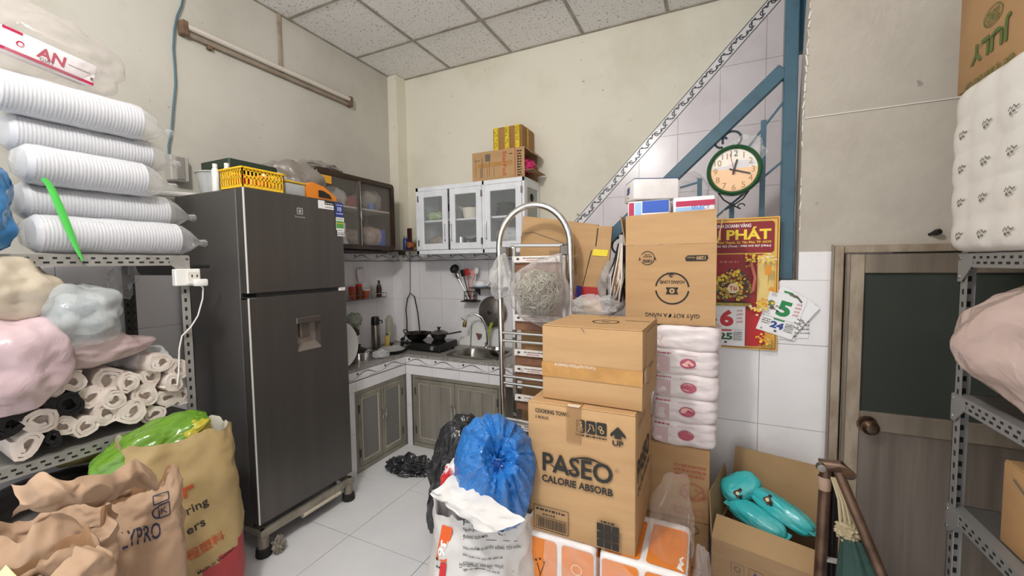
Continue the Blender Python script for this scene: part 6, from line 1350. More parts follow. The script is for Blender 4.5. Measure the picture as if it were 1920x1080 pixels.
# upper carton: plain, taped across, slightly turned
UX0, UX1, UY, UZ0, UZ1 = -.545, -.185, 1.392, .981, 1.252
uw, ud, uh = UX1 - UX0 - .004, .335, UZ1 - UZ0
t, body, Mx = carton('upper_carton', 'plain brown carton with a band of shiny brown tape, on the towel carton', uw, ud, uh, ((UX0 + UX1) / 2 + .0, UY + ud / 2, UZ0), math.radians(-1.5), M_CARD, seed=9)
p = face(Mx, uw, ud, uh); p.box(-.001, uw + .001, uh * .31, uh * .50, M_TAPE); r_ = random.Random(6)
for k in range(26): x = uw * (.14 + .0165 * k); p.box(x, x + r_.uniform(.002, .0055), uh * .47 - r_.uniform(.0, .004), uh * .47 + r_.uniform(.004, .010), M_WTAPE)
p.line([(uw * .42, uh * .985), (uw * .45, uh * .945)], .003, M_GREYINK)
p.build('tape_band', body)
p = face(Mx, uw, ud, uh, 'right'); p.line([(.05, uh * .95), (.05, uh * .30), (.12, uh * .26), (ud - .05, uh * .62), (ud - .05, uh * .95), (.05, uh * .95)], .0035, M_GREYINK); p.greek(.11, .2, uh * .45, .008, M_GREYINK, 3); p.box(-.001, .05, uh * .33, uh * .5, M_TAPE); p.build('printed_marks', body)
p = face(Mx, uw, ud, uh, 'top'); p.ring(uw * .55, ud * .45, .044, .050, M_INK); p.rect(uw * .55, ud * .45, .03, .012, M_INK); p.line([(uw * .72, ud * .62), (uw * .98, ud * .62)], .006, M_INK); p.greek(uw * .38, uw * .58, ud * .85, .008, M_INK, 4); p.build('printed_marks', body)
# orange packs under the towel carton (two side by side), in loose clear film
M_ORP = mat('orange_print', '#df8330', .4, h2='#cf7426', vs=5); M_ORL = mat('pale_orange', '#f1c394', .45)
oz = .496
def orange_pack(label, x0, x1, y0, y1):
    t = thing('tissue_bale', label, 'tissue pack', ((x0 + x1) / 2, (y0 + y1) / 2, 0), 'orange-printed tissue bales under the stack')
    for k, (a, b) in enumerate(((0, .245), (.248, oz))):
        mb = MB().blob(((x0 + x1) / 2, (y0 + y1) / 2, (a + b) / 2), ((x1 - x0) / 2, (y1 - y0) / 2, (b - a) / 2), 18, 5, .002, 4, k + int(x0 * 50)); V = [v.co.copy() for v in mb.bm.verts]; mb.bm.verts.index_update(); F = [tuple(v.index for v in f.verts) for f in mb.bm.faces]
        o = mb.build('wrapped_pack', M_TISS, t, smooth=1.2); bv = BVHTree.FromPolygons(V, F)
        for o_, ux, W_ in (((x0, y0, a), (1, 0, 0), x1 - x0), ((x1, y0, a), (0, 1, 0), y1 - y0)) + ((((x0, y0, b), (1, 0, 0), x1 - x0),) if k else ()):
            p = wrap_print(bv, o_, ux, (0, 0, 1) if o_[2] == a else (0, 1, 0), .004); n_ = max(1, round(W_ / .12)); cw = W_ / n_
            for i in range(n_):
                p.rrect(cw * i + .012, cw * (i + 1) - .008, .016, b - a - .014, .012, M_ORP)
                xx = cw * (i + .5)
                if i % 2 == 0 and o_[2] == a:
                    p.line([(xx - .01, .05), (xx - .004, .10), (xx - .016, .14)], .003, M_INK); p.line([(xx - .004, .10), (xx + .015, .15)], .0025, M_INK); p.disc(xx + .004, .055, .014, M_INK, .010); p.disc(xx + .001, .066, .008, M_WHITE, .007)
                    for q_ in range(3): p.disc(xx - .02 + .016 * q_, .15 + .008 * (q_ % 2), .004, M_INK)
                elif o_[2] == a:
                    p.text('AN', xx, .075, .05, M_ORL, align='C', bold=.02); p.ring(xx, .16, .016, .02, M_ORL)
            p.build('printed_marks', o)
    return t
orange_pack('left orange-printed tissue bale under the towel carton', -.60, -.335, 1.338, 1.62)
orange_pack('right orange-printed tissue bale under the towel carton, inside clear film', -.325, -.045, 1.332, 1.62)
# loose clear film round the right bale and up the side of the carton
def sheet_film(name, label, fn, nu, nv, m_, th=0):
    return tag(MB().grid(fn, nu, nv).build(name, m_, smooth=1.6), label, 'film')
M_LOOSE = film('loose_clear_film', '#f1e6e2', .10, .08, .7, 12, edge=.40)
def f1_(u, v):
    x = -.50 + .49 * u; y = 1.262 - .02 * math.sin(PI * u) + .012 * noise.noise(Vector((u * 9, v * 5, 1))) + (.02 * v)
    z = .38 + .135 * v + .045 * noise.noise(Vector((u * 4, 0, 3))) * v + .012 * noise.noise(Vector((u * 12, v * 6, 7))) + .03 * math.sin(u * 5) * v
    return (x, min(y, 1.275) if v < .8 else y - .0, z)
sheet_film('loose_film', 'loose crumpled clear film along the lower front of the towel carton', f1_, 60, 18, M_LOOSE)
bag('loose_film_bag', 'crumpled clear film bag bulging at the right of the towel carton', Vector((-.105, 1.47, .57)), (.06, .10, .17), film('thin_loose_film', '#f1e6e2', .03, .08, .4, 8, edge=.20), 121, n=2.2, wr=.02, wr2=.014, fn=lambda p, q: Vector((q.x * (1 - .3 * p.z) + .015 * p.z, q.y, q.z)), cat='film', lvl=6)
bag('bale_film', 'clear wrapping film hanging loose on the right side of the orange bale', Vector((-.01, 1.47, .28)), (.03, .13, .20), M_LOOSE, 122, n=2.6, wr=.012, wr2=.014, cat='film')

# ================================================================ rice sack, blue bag, black bags
M_RICE = mat('white_woven_sack', '#dcdad7', .55, h2='#ccc9c7', vs=4, bump=.35, bs=9); M_RRED = mat('sack_red_print', '#cf2f35', .55); M_ROR = mat('sack_orange_print', '#e2622c', .55)
rx0, ry0 = -.765, 1.335
s5, b5, v5 = sack('rice_sack', 'white woven sack with an orange 636 panel and red print, under the blue bag', rings_at(rx0, ry0, [(0, 1, 1, 3, 0), (.15, 1.08, 1.05, 2.8, 0), (.32, 1.04, 1.04, 2.6, 0), (.46, .98, 1, 2.5, 0), (.56, .92, .96, 2.4, .01)], .15, .195), M_RICE, seed=21, wr=.012, ws=5, jag=.07, inner=M_RICE)
p = face_print(v5, 905, 1035, rx0, ry0, .003)
def lines(px0, py0, px1, py1, n, h, m_, rot=0.0, sd=0):
    a = front(p, v5, px0, py0); b = front(p, v5, px1, py1)
    return a, b
u5 = p.ux.copy()
for k, (s_, py, h_) in enumerate((('HẠT GIỐNG, VẬT TƯ...', 968, .0075), ('GẠO THƠM, GẠO NGON', 984, .0075), ('Nguồn gốc: VIỆT, Lô: 01 - Mùa 1', 998, .007), ('ĐÓNG GÓI MỚI', 1012, .0075), ('SẢN PHẨM VÌ CUỘC SỐNG, TỐT HƠN', 1032, .0075), ('bảo quản nơi khô ráo, sạch sẽ', 1046, .007), ('CÔNG TY LƯƠNG THỰC', 1062, .008), ('ngày sản xuất xem trên bao bì', 1074, .0065))):
    a = front(p, v5, 868, py - 6); p.text(s_, a[0], a[1], h_ * 1.15, M_INK, rot=-.10, bold=.01)
    if k in (0, 1, 3): p.line([(a[0], a[1] - .005), (a[0] + .19, a[1] - .035)], .0016, M_INK)
p.build('printed_marks', b5)
sd5 = Vector((-.8, -.6, 0))
def side_print(px, py): 
    hh = hit(v5, px, py); ux = Vector((-hh.y + ry0, hh.x - rx0, 0)).normalized(); ux = ux if ux.dot(_r) > 0 else -ux; return wrap_print(v5, hh, ux, (0, 0, 1), .004)
pt_ = MB()
p = side_print(836, 1015); p.rrect(-.022, .022, -.062, .052, .004, M_ROR); p.text('636', -.012, .036, .030, M_WHITE, w=.078, bold=.03, rot=-PI / 2); p.build('printed_marks', b5)
p = side_print(832, 1068); p.rect(.004, -.01, .024, .075, M_RRED); p.rect(.004, -.03, .010, .03, M_WHITE); p.text('T1', -.004, .02, .014, M_WHITE, rot=-PI / 2, bold=.02); p.greek(-.03, -.012, .0, .008, M_INK, 4); p.greek(-.03, -.014, .03, .008, M_INK, 5); p.build('printed_marks', b5)
# folded-over white corner of the sack mouth with a red-printed tip
pts5 = [onY(x, y_, yy) for x, y_, yy in ((803, 928, 1.16), (852, 893, 1.20), (905, 935, 1.10), (985, 985, 1.08))]
def fold5(u, v):
    a = onY(806, 925, 1.16).lerp(onY(850, 890, 1.22), v); b = onY(905, 1000, 1.08).lerp(onY(985, 975, 1.10), v)
    q = a.lerp(b, u); return q + Vector((.008 * noise.noise(Vector((u * 7, v * 4, 1))), -.03 * math.sin(PI * v) * (1 - .4 * u) + .012 * noise.noise(Vector((u * 6, v * 5, 4))), .012 * noise.noise(Vector((u * 8, v * 5, 8)))))
MB().grid(fold5, 26, 14).build('turned_down_mouth', M_RICE, s5, smooth=1.4)
c = onY(842, 893, 1.27)
tag(MB().blob(c + Vector((0, .02, -.02)), (.032, .04, .075), 2.2, 4, .006, 4, 131, rotm(0, .25, 0), wr2=.012).build('red_printed_corner', mat('red_white_corner', '#cf2f35', .5, h2='#ece6e4', vs=16, vlo=.5, vhi=.56), s5, smooth=1.2), 'red-printed corner of the sack mouth')
# blue plastic bag, tied, with pleats running out of the knot
bc_ = Vector((-.708, 1.31, .700)); kdir = (onY(942, 860, 1.12) - bc_).normalized()
kx = kdir.cross(Vector((0, 0, 1))).normalized(); kz = kx.cross(kdir)
def bluefn(p, q):
    d = p.dot(kdir); a = math.atan2(p.dot(kz), p.dot(kx)); e = max(0, d)
    pl = (1 - 2 * abs(noise.noise(Vector((math.cos(a) * 3.2, math.sin(a) * 3.2, d * .6)))) * 1.5) + .5 * (1 - 3 * abs(noise.noise(Vector((math.cos(a) * 7, math.sin(a) * 7, d)))))
    q = q + p * .017 * pl * e ** 1.2
    if d > .93: q = q - kdir * .075 * ((d - .93) / .07) ** 1.2
    return q
t = thing('blue_bag', 'big shiny blue plastic bag tied in a pleated knot, on the white sack', 'bag', bc_)
MB().blob(bc_, (.152, .14, .205), 2.1, 6, .012, 3, 141, fn=bluefn, wr2=.007, ws2=6).build('bag_body', film('blue_film', '#2f7ccb', .80, .07, .9, 15, tint='#5a9be0', edge=.2), t, smooth=1.2)
kq = bc_ + kdir * .085
MB().blob(kq + kdir * .01, (.028, .028, .03), 2, 4, .006, 5, 142, wr2=.008).build('knot', mat('deep_blue_knot', '#123f86', .3), t)
# black bags behind
M_BBAG = mat('black_bag_film', '#26272a', .22, h2='#3c3d40', vs=7, bump=.8, bs=16, spec=.7)
def blk(name, label, c, r, seed, **k): return tag(MB().blob(c, r, 2.2, 6, .02, 4, seed, wr2=.026, ws2=9, **k).build(name, M_BBAG, smooth=1.0), label, 'bag')
bb = onY(866, 850, 1.80)
blk('black_bag', 'tall crumpled black plastic bag behind the blue bag and white sack', Vector((-1.17, 1.80, .33)), (.13, .15, .34), 151, fn=lambda p, q: Vector((q.x + .06 * p.z * abs(p.z) - .03 * (1 - p.z), q.y, q.z)), floor=.002)
blk('black_bag_flat', 'crumpled dark grey plastic bag lying flat on the white floor tiles', Vector((-1.90, 2.27, .035)), (.155, .07, .055), 152, floor=.001, fn=lambda p, q: Vector((q.x, q.y + .25 * q.x, q.z)))

# ================================================================ open carton with turquoise packs
def quadbox(t, name, P, th, m_): return MB().prism(P, th).build(name, m_, t)
oc = thing('open_carton', 'open brown carton with recycling symbols, beside the low door, holding turquoise packs', 'box', (.23, 1.93, 0))
M2 = Matrix.Translation((.235, 1.93, 0)) @ Matrix.Rotation(math.radians(-14), 4, 'Z'); ow, od, oh = .35, .34, .352; w2, d2 = ow / 2, od / 2
mb = MB()
for b_ in ((-w2, w2, -d2, -d2 + .005), (-w2, w2, d2 - .005, d2), (-w2, -w2 + .005, -d2 + .005, d2 - .005), (w2 - .005, w2, -d2 + .005, d2 - .005)): mb.box(*b_, 0.005, oh, bev=.0015, M=M2)
mb.box(-w2, w2, -d2, d2, 0, .005, M=M2); body = mb.build('carton_body', M_CARD2, oc)
def flap(pts, nrm): MB().prism([M2 @ Vector(q) for q in pts], M2.to_3x3() @ Vector(nrm)).build('flap', M_CARD3, oc)
flap([(-w2, d2, oh + .001), (w2, d2, oh + .001), (w2 - .01, d2 + .035, oh + .25), (-w2 + .01, d2 + .035, oh + .25)], (0, .004, 0))
flap([(-w2, -d2, oh + .001), (w2, -d2, oh + .001), (w2 - .01, -d2 + .035, oh + .075), (-w2 + .01, -d2 + .035, oh + .085)], (0, .004, 0))
flap([(-w2, -d2 + .01, oh + .001), (-w2, d2 - .01, oh + .001), (-w2 - .02, d2 - .02, oh + .18), (-w2 - .02, -d2 + .05, oh + .16)], (-.004, 0, 0))
flap([(w2, -d2 + .01, oh + .001), (w2, d2 - .01, oh + .001), (w2 + .07, d2 - .02, oh + .12), (w2 + .07, -d2 + .05, oh + .05)], (.004, 0, .002))
p = face(M2, ow, od, oh, 'front', .001); p.o = p.o + Vector((0, 0, -.06))
for k in range(4):
    x = .075 + .062 * k; p.frame(x, x + .045, .30, .345, .0018, M_GREYINK); p.greek(x + .006, x + .04, .285, .005, M_GREYINK, k); p.greek(x + .01, x + .036, .274, .005, M_GREYINK, k + 7)
    if k == 1: p.poly([(x + .006, .307), (x + .022, .336), (x + .039, .307)], M_SBLUE)
    elif k == 0: p.ring(x + .022, .322, .008, .012, M_GREYINK)
    elif k == 2: p.line([(x + .01, .31), (x + .022, .33), (x + .036, .312)], .002, M_GREYINK)
    else: p.ring(x + .022, .322, .006, .008, M_GREYINK, 0, 200); p.line([(x + .01, .315), (x + .036, .315)], .002, M_GREYINK)
p.frame(.085, .108, .235, .258, .003, M_INK); p.text('MÀU', .125, .236, .022, M_INK, bold=.02); p.build('printed_marks', body)
M_TURQ = mat('turquoise_film', '#3fbcc0', .25, h2='#8ed9da', vs=9, vlo=.5, vhi=.8, bump=.3, bs=14)
def turq(label, c, L_, r, M3, seed):
    t = thing('turquoise_pack', label, 'pack', c, 'turquoise packs in the open carton')
    mb = MB().blob(c, (r * 1.15, L_ / 2, r), 3.2, 5, .002, 4, seed, M3, wr2=.003, ws2=8); V = [v.co.copy() for v in mb.bm.verts]; mb.bm.verts.index_update(); F = [tuple(v.index for v in f.verts) for f in mb.bm.faces]
    o = mb.build('pack_body', M_TURQ, t, smooth=1.2); bv = BVHTree.FromPolygons(V, F)
    for s_ in ((-1, 1) if L_ > .2 else ()): MB().obox(c + M3 @ Vector((0, s_ * (L_ / 2 + .004), 0)), (r * 1.7, .022, .006), M3, None, .002).build('sealed_end', M_TURQ, t)
    return t, o, bv
def along(d, roll=0.0):
    y_ = Vector(d).normalized(); x_ = y_.cross(Vector((0, 0, 1))).normalized(); z_ = x_.cross(y_); M = Matrix((x_, y_, z_)).transposed(); return M @ rotm(0, roll)
cB = onY(1388, 913, 2.03); t1, o1, bv1 = turq('rounded turquoise pack lying uppermost at the left in the open carton', cB, .165, .046, along((.75, .45, .28), .3), 161)
cC = onY(1466, 957, 1.965); t2, o2, bv2 = turq('long turquoise pack sloping to the right in the open carton', cC, .235, .039, along((.80, -.50, -.26), -.3), 162)
cD = onY(1418, 972, 1.94); turq('turquoise pack half hidden below the other two in the open carton', cD, .22, .037, along((.80, -.45, -.20), .2), 163)
M_BROWNP = mat('brown_print', '#5a3b2c', .6)
for (px, py), bv, o in (((1384, 926), bv1, o1), ((1440, 938), bv2, o2)):
    try: h_ = hit(bv, px, py)
    except ValueError: continue
    n_ = (CAM - h_).normalized(); ux = _r - n_ * _r.dot(n_); p = Print(h_, ux, n_.cross(ux.normalized()), .004); p.bvh = bv
    p.rect(0, 0, .026, .030, M_BROWNP, .3); p.rect(0, .010, .038, .010, M_BROWNP, .5); p.rect(.006, -.014, .012, .014, M_INK, .2); p.disc(-.002, .002, .007, M_CREAM); p.rect(.012, .016, .012, .008, M_INK, -.6); p.build('printed_marks', o)
bag('red_white_packet', 'red and white packet beneath the turquoise packs in the open carton', M2 @ Vector((-.02, -.06, oh - .055)), (.09, .05, .03), mat('red_white_film', '#d9d3d6', .4, h2='#b3283f', vs=14, vlo=.5, vhi=.55), 164, lvl=4, cat='packet')
bag('dark_packet', 'dark packet in the left corner of the open carton', M2 @ Vector((-.10, -.08, oh - .09)), (.06, .07, .05), M_BLACK, 165, lvl=4, cat='packet')
# ================================================================ stair railing
YR = 2.30
rl = thing('stair_railing', 'blue painted steel stair railing with square post, sloping handrail and scrolls', 'railing', (.29, YR, 1.39))
a, b = onY(1150, 440, YR), onY(1470, 131, YR); d = (b - a).normalized(); a2 = a - d * .25
po = MB().box(b.x - .002, b.x + .052, YR - .025, YR + .025, 1.386, 3.19, bev=.003).build('post', M_BLUE, rl)
MB().bar(a2, b, .062, .038, M_BLUE, bev=.004, up=(0, 1, 0)).build('handrail', None, rl)
for (x0, y0), (x1, y1) in (((1398, 283), (1470, 190)), ((1275, 352), (1316, 340)), ((1160, 560), (1470, 300))):
    MB().bar(onY(x0, y0, YR), onY(x1, y1, YR), .010, .010, M_BLUE).build('thin_rail', None, rl)
slope = d.z / d.x
for px, t_, lo_z in ((1432, 226, None), (1312, 335, None), (1372, 380, None), (1240, 360, None)):
    q = onY(px, t_, YR); MB().bar((q.x, YR, low_top(q.x) + .0), (q.x, YR, q.z), .022, .022, M_BLUE).build('baluster', None, rl)
def scroll(c, r, a0, a1, name='scroll', m_=None):
    return MB().tube([c + Vector((r * math.cos(math.radians(a0 + (a1 - a0) * k / 22)) * (1 - .25 * k / 22), 0, r * math.sin(math.radians(a0 + (a1 - a0) * k / 22)) * (1 - .25 * k / 22))) for k in range(23)], .0055, 8).build(name, m_ or mat_dark, rl)
mat_dark = mat('dark_blue_steel', '#2d3c45', .4)
scroll(onY(1374, 262, YR), .045, 200, -60); scroll(onY(1352, 268, YR), .03, 30, 290); scroll(onY(1163, 462, YR), .05, 60, 330); scroll(onY(1180, 440, YR), .035, 200, -80); scroll(onY(1160, 500, YR), .05, 90, 350)
# steel stringer box of the next flight behind the post
q0, q1 = onY(1491, 100, 2.34), onY(1513, 100, 2.34)
tag(MB().box(b.x + .055, b.x + .112, 2.32, 2.37, q0.z, 3.195, bev=.003).build('steel_stringer', mat('blue_stringer', '#32627b', .4)), 'blue steel stringer end hanging beside the top of the railing post', 'stringer')
# glassy and cluttered things on the stair behind the post
bag('stair_bag', 'crumpled clear bag on the stair behind the railing post', Vector((.385, 2.55, 1.55)), (.05, .06, .12), M_FILM, 170)
bag('stair_film', 'sheet of clear film draped behind the handrail near the clock', onY(1285, 365, 2.42), (.10, .03, .11), film('faint_film', '#efeef0', .10, .08, .6, 10, edge=.45), 171, cat='film')

# ================================================================ wall clock on a wire bracket
cc = onY(1376, 320, 2.17); cr = (onY(1430, 320, 2.17).x - cc.x)
ck = thing('round_clock', 'round clock with green rim and orange-tinted lower dial, in front of the stair railing', 'clock', cc)
M_RIM = mat('green_rim', '#23512e', .25); M_DIAL = mat('cream_dial', '#efe8da', .5); M_DIALO = mat('peach_dial', '#f0c69a', .5)
RX_ = rotm(PI / 2)
MB().lathe([(cr * .83, .012), (cr * .86, .022), (cr * .92, .028), (cr * .99, .020), (cr, .008), (cr, -.02), (cr * .96, -.028), (0, -.028)], cc, 48, M3=RX_).build('rim', M_RIM, ck)
dl = MB().lathe([(0, .010), (cr * .86, .010), (cr * .86, .004), (0, .004)], cc, 40, M3=RX_).build('dial', M_DIAL, ck)
p = Print(cc + Vector((0, -.010, 0)), (1, 0, 0), (0, 0, 1), .0006); Rd = cr * .84
p.poly([(Rd * math.cos(math.radians(t)), Rd * math.sin(math.radians(t))) for t in range(175, 366, 5)], M_DIALO)
p.poly([(-Rd * .98, Rd * .18), (-Rd * .3, Rd * .22), (Rd * .2, Rd * .45), (Rd * .8, Rd * .40), (Rd * .9, Rd * .2), (Rd * .5, Rd * .1), (-Rd * .5, Rd * .05)], mat('dial_picture_grey', '#d6d2d4', .5))
M_NUM = mat('brown_numerals', '#a77c46', .5)
for n_ in range(1, 13):
    t = math.radians(90 - 30 * n_); p.text(str(n_), Rd * .80 * math.cos(t), Rd * .80 * math.sin(t) - .014, .028, M_NUM if n_ != 12 else M_GREYINK, align='C')
p.build('dial_print', dl)
hm = MB()
for ang, L_, w_, m_ in ((76, .50, .007, M_INK), (-18, .72, .006, M_INK), (104, .80, .002, M_RED)):
    t = math.radians(ang); dv_ = Vector((math.cos(t), 0, math.sin(t))); MB().bar(cc + Vector((0, -.016, 0)) - dv_ * .02, cc + Vector((0, -.016, 0)) + dv_ * Rd * L_, w_, .0015, m_, up=(0, 1, 0)).build('hand', None, ck)
MB().lathe([(0, .020), (.006, .019), (.006, .012), (0, .012)], cc, 14, M3=RX_).build('hub', M_INK, ck)
MB().lathe([(0, .0235), (cr * .5, .0225), (cr * .83, .0205)], cc, 40, M3=RX_).build('cover_glass', glass('clock_glass', '#e9eef0', .03, .02), ck)
br = MB()
for s_ in (-1, 1):
    br.tube([cc + Vector((s_ * cr * .55, .012, -cr * .82)), cc + Vector((s_ * cr * .35, .015, -cr * 1.12)), cc + Vector((s_ * cr * .05, .02, -cr * 1.34)), cc + Vector((-s_ * cr * .28, .02, -cr * 1.52))], .0035, 6)
br.tube([cc + Vector((cr * .30, .02, -cr * 1.42)) + Vector((.014 * math.cos(t), 0, .012 * math.sin(t))) for t in [k * .4 for k in range(12)]], .003, 6)
br.build('wire_bracket', M_INK, ck)
bag('clock_film', 'scrap of clear film stuck over the upper right of the clock', cc + Vector((cr * .45, .055, cr * .82)), (.075, .018, .06), film('scrap_film', '#f0f0f0', .08, .06, .6, 12, edge=.5), 172, cat='film', lvl=4)

# ================================================================ gold-bordered poster calendar and torn-off day sheets
YP = 2.232
A, B_, C_, D_ = onY(1330, 409, YP), onY(1463, 405, YP), onY(1459, 658, YP), onY(1340, 652, YP)
pz0, pz1, px0, px1 = C_.z, B_.z, onY(1272, 530, YP).x, B_.x
cl = thing('poster_calendar', 'red and gold poster calendar with yellow lettering on the tiled wall behind the tissue carton', 'calendar', ((px0 + px1) / 2, YP, pz0))
M_GOLD = mat('gold_print', '#e3bb55', .45, h2='#d3a540', vs=9); M_PRED = mat('poster_red', '#a3282a', .5, h2='#8d2024', vs=7); M_DRED = mat('banner_red', '#8c1a22', .5); M_YLET = mat('yellow_letters', '#f6dd3e', .5); M_OLD2 = mat('antique_gold', '#a38b3c', .4, .4, h2='#6f5d26', vs=60)
bd2 = MB().box(px0, px1, YP - .004, YP + .002, pz0, pz1, bev=.001).build('board', M_GOLD, cl)
W_, H_ = px1 - px0, pz1 - pz0
p = Print((px0, YP - .004, pz0), (1, 0, 0), (0, 0, 1), .0008)
p.frame(.008, W_ - .008, .008, H_ - .008, .003, M_PRED)
p.rrect(.016, W_ - .020, H_ * .735, H_ - .020, .014, M_DRED)
ax = lambda px: onY(px, 440, YP).x - px0
p.text('KINH DOANH VÀNG', ax(1408), H_ - .044, .016, M_WHITE, w=.15, align='R', bold=.03)
p.text('PHÁT', ax(1362), H_ - .100, .046, M_YLET, w=ax(1446) - ax(1362), bold=.035); p.text('I', ax(1347), H_ - .100, .046, M_YLET, bold=.03)
p.text('Phú Thạnh, Q. Tân Phú, TP. HCM', ax(1446), H_ - .119, .010, M_YLET, w=.215, align='R', bold=.02); p.text('1 433 422 (Thoa) - 0983 010 367 (Nhàn)', ax(1446), H_ - .136, .010, M_WHITE, w=.235, align='R', bold=.02)
p.box(.016, W_ - .065, .016, H_ * .725, M_PRED); p.box(W_ * .70, W_ - .05, .016, H_ * .30, mat('bright_red_panel', '#c02226', .5)); p.box(W_ - .085, W_ - .020, H_ * .30, H_ * .715, mat('pale_gold_panel', '#ecd082', .5))
r_ = random.Random(12)
M_FLW = mat('yellow_flower', '#f0d040', .5); M_FLO = mat('orange_flower', '#e0952c', .5); M_FLP = mat('pale_petals', '#ecdcb4', .5)
gx, gy = ax(1376), H_ * .475
for k in range(190):      # gilded cluster: heaped coins and scrolls
    t = r_.uniform(0, 2 * PI); rr_ = math.sqrt(r_.random()); x, y_ = gx + rr_ * .080 * math.cos(t), gy + rr_ * .072 * math.sin(t) + (.012 if abs(math.cos(t)) < .4 else 0)
    p.disc(x, y_, r_.uniform(.004, .009), r_.choice((M_OLD2, M_GOLD, M_OLD2, M_SCR2, M_YLET)), n=8)
p.disc(gx, gy - .005, .024, M_FLP); p.text('Tài', gx, gy - .014, .020, M_REDINK, align='C', bold=.02)
p.box(gx - .085, gx + .075, gy - .088, gy - .074, M_OLD2)
for cx_, cy_, n_, rr_, ms in ((ax(1410), H_ * .69, 26, .035, (M_FLW, M_FLW, M_GOLD, M_OLD2)), (ax(1440), H_ * .69, 22, .030, (M_FLW, M_FLP)), (ax(1432), H_ * .36, 24, .030, (M_FLO, M_FLW)), (ax(1420), H_ * .31, 18, .028, (M_FLP, M_FLW)), (ax(1436), H_ * .09, 24, .030, (M_FLO, M_FLW, M_GOLD)), (ax(1446), H_ * .46, 10, .014, (M_FLO,))):
    for k in range(n_):
        x, y_ = cx_ + r_.gauss(0, rr_ * .5), cy_ + r_.gauss(0, rr_ * .4)
        if .012 < x < W_ - .012 and .012 < y_ < H_ * .73: p.disc(x, y_, r_.uniform(.004, .008), r_.choice(ms), r_.uniform(.003, .006), 7)
p.box(ax(1434), ax(1446), H_ * .57, H_ * .64, M_FLO); p.line([(ax(1440), H_ * .57), (ax(1440), H_ * .50)], .002, M_OLD2)
p.line([(ax(1408), H_ * .66), (ax(1416), H_ * .55), (ax(1412), H_ * .45)], .012, mat('rose_ribbon', '#c26a55', .5))
p.greek(ax(1350), ax(1385), H_ * .66, .012, mat('dull_rose', '#b5665c', .5), 3); p.greek(ax(1424), ax(1452), .022, .012, M_OLD2, 4)
p.build('poster_print', bd2)
def day_sheet(parent, o_, ux, uy, w_, h_, big, small, cb, cs, full=True, name='printed_marks'):
    p = Print(o_, ux, uy, .0007)
    p.text(big, w_ * .52, h_ * .50, h_ * .36, cb, align='C', w=w_ * .36, bold=.05); p.text(small, w_ * .50, h_ * .16, h_ * .155, cs, align='C', w=w_ * .36, bold=.05)
    p.disc(w_ * .14, h_ * .72, w_ * .10, M_OLIVE); p.disc(w_ * .20, h_ * .62, w_ * .06, M_GREYINK); p.box(w_ * .05, w_ * .95, h_ * .40, h_ * .405, M_GREYINK)
    for k in range(4): p.text('mai'[:2 + k % 2], w_ * .86, h_ * (.84 - .09 * k), h_ * .07, M_REDINK, align='C', rot=.2)
    p.rect(w_ * .5, h_ * .375, w_ * .3, h_ * .035, cb); p.greek(w_ * .07, w_ * .3, h_ * .31, h_ * .025, M_GREYINK, 1); p.greek(w_ * .07, w_ * .3, h_ * .26, h_ * .025, M_GREYINK, 2); p.greek(w_ * .07, w_ * .28, h_ * .21, h_ * .025, M_GREYINK, 3)
    for k in range(5): p.greek(w_ * .70, w_ * .93, h_ * (.33 - .045 * k), h_ * .022, M_GREYINK, k + 4)
    p.rect(w_ * .5, h_ * .09, w_ * .07, h_ * .035, M_INK); p.rect(w_ * .12, h_ * .07, w_ * .04, h_ * .025, M_GREYINK)
    p.build(name, parent)
M_OLIVE = mat('olive_print', '#7d8a5a', .6); M_PAPER = mat('calendar_paper', '#f2f2f3', .6); M_PGRN = mat('calendar_green', '#1f8a45', .5); M_PBLU = mat('calendar_blue', '#25428f', .5); M_PRD = mat('calendar_red', '#c92d33', .5); M_PDG = mat('calendar_dark_green', '#245c35', .5)
u0, u1 = onY(1326, 610, YP - .02).x, onY(1397, 610, YP - .02).x; v0, v1 = onY(1380, 649, YP - .02).z, onY(1380, 569, YP - .02).z
pad = MB().box(u0, u1, YP - .020, YP - .0045, v0, v1, bev=.001).build('day_pad', M_PAPER, cl)
MB().box(u0 - .001, u1 + .001, YP - .022, YP - .0045, v1 - .004, v1 + .008, bev=.001).build('pad_binding', M_IROND, cl)
day_sheet(pad, (u0, YP - .020, v0), (1, 0, 0), (0, 0, 1), u1 - u0, (v1 - v0) * .97, '6', '25', M_PRD, M_PDG)
cen = onY(1464, 591, 2.225); sw, sh = .148, .185
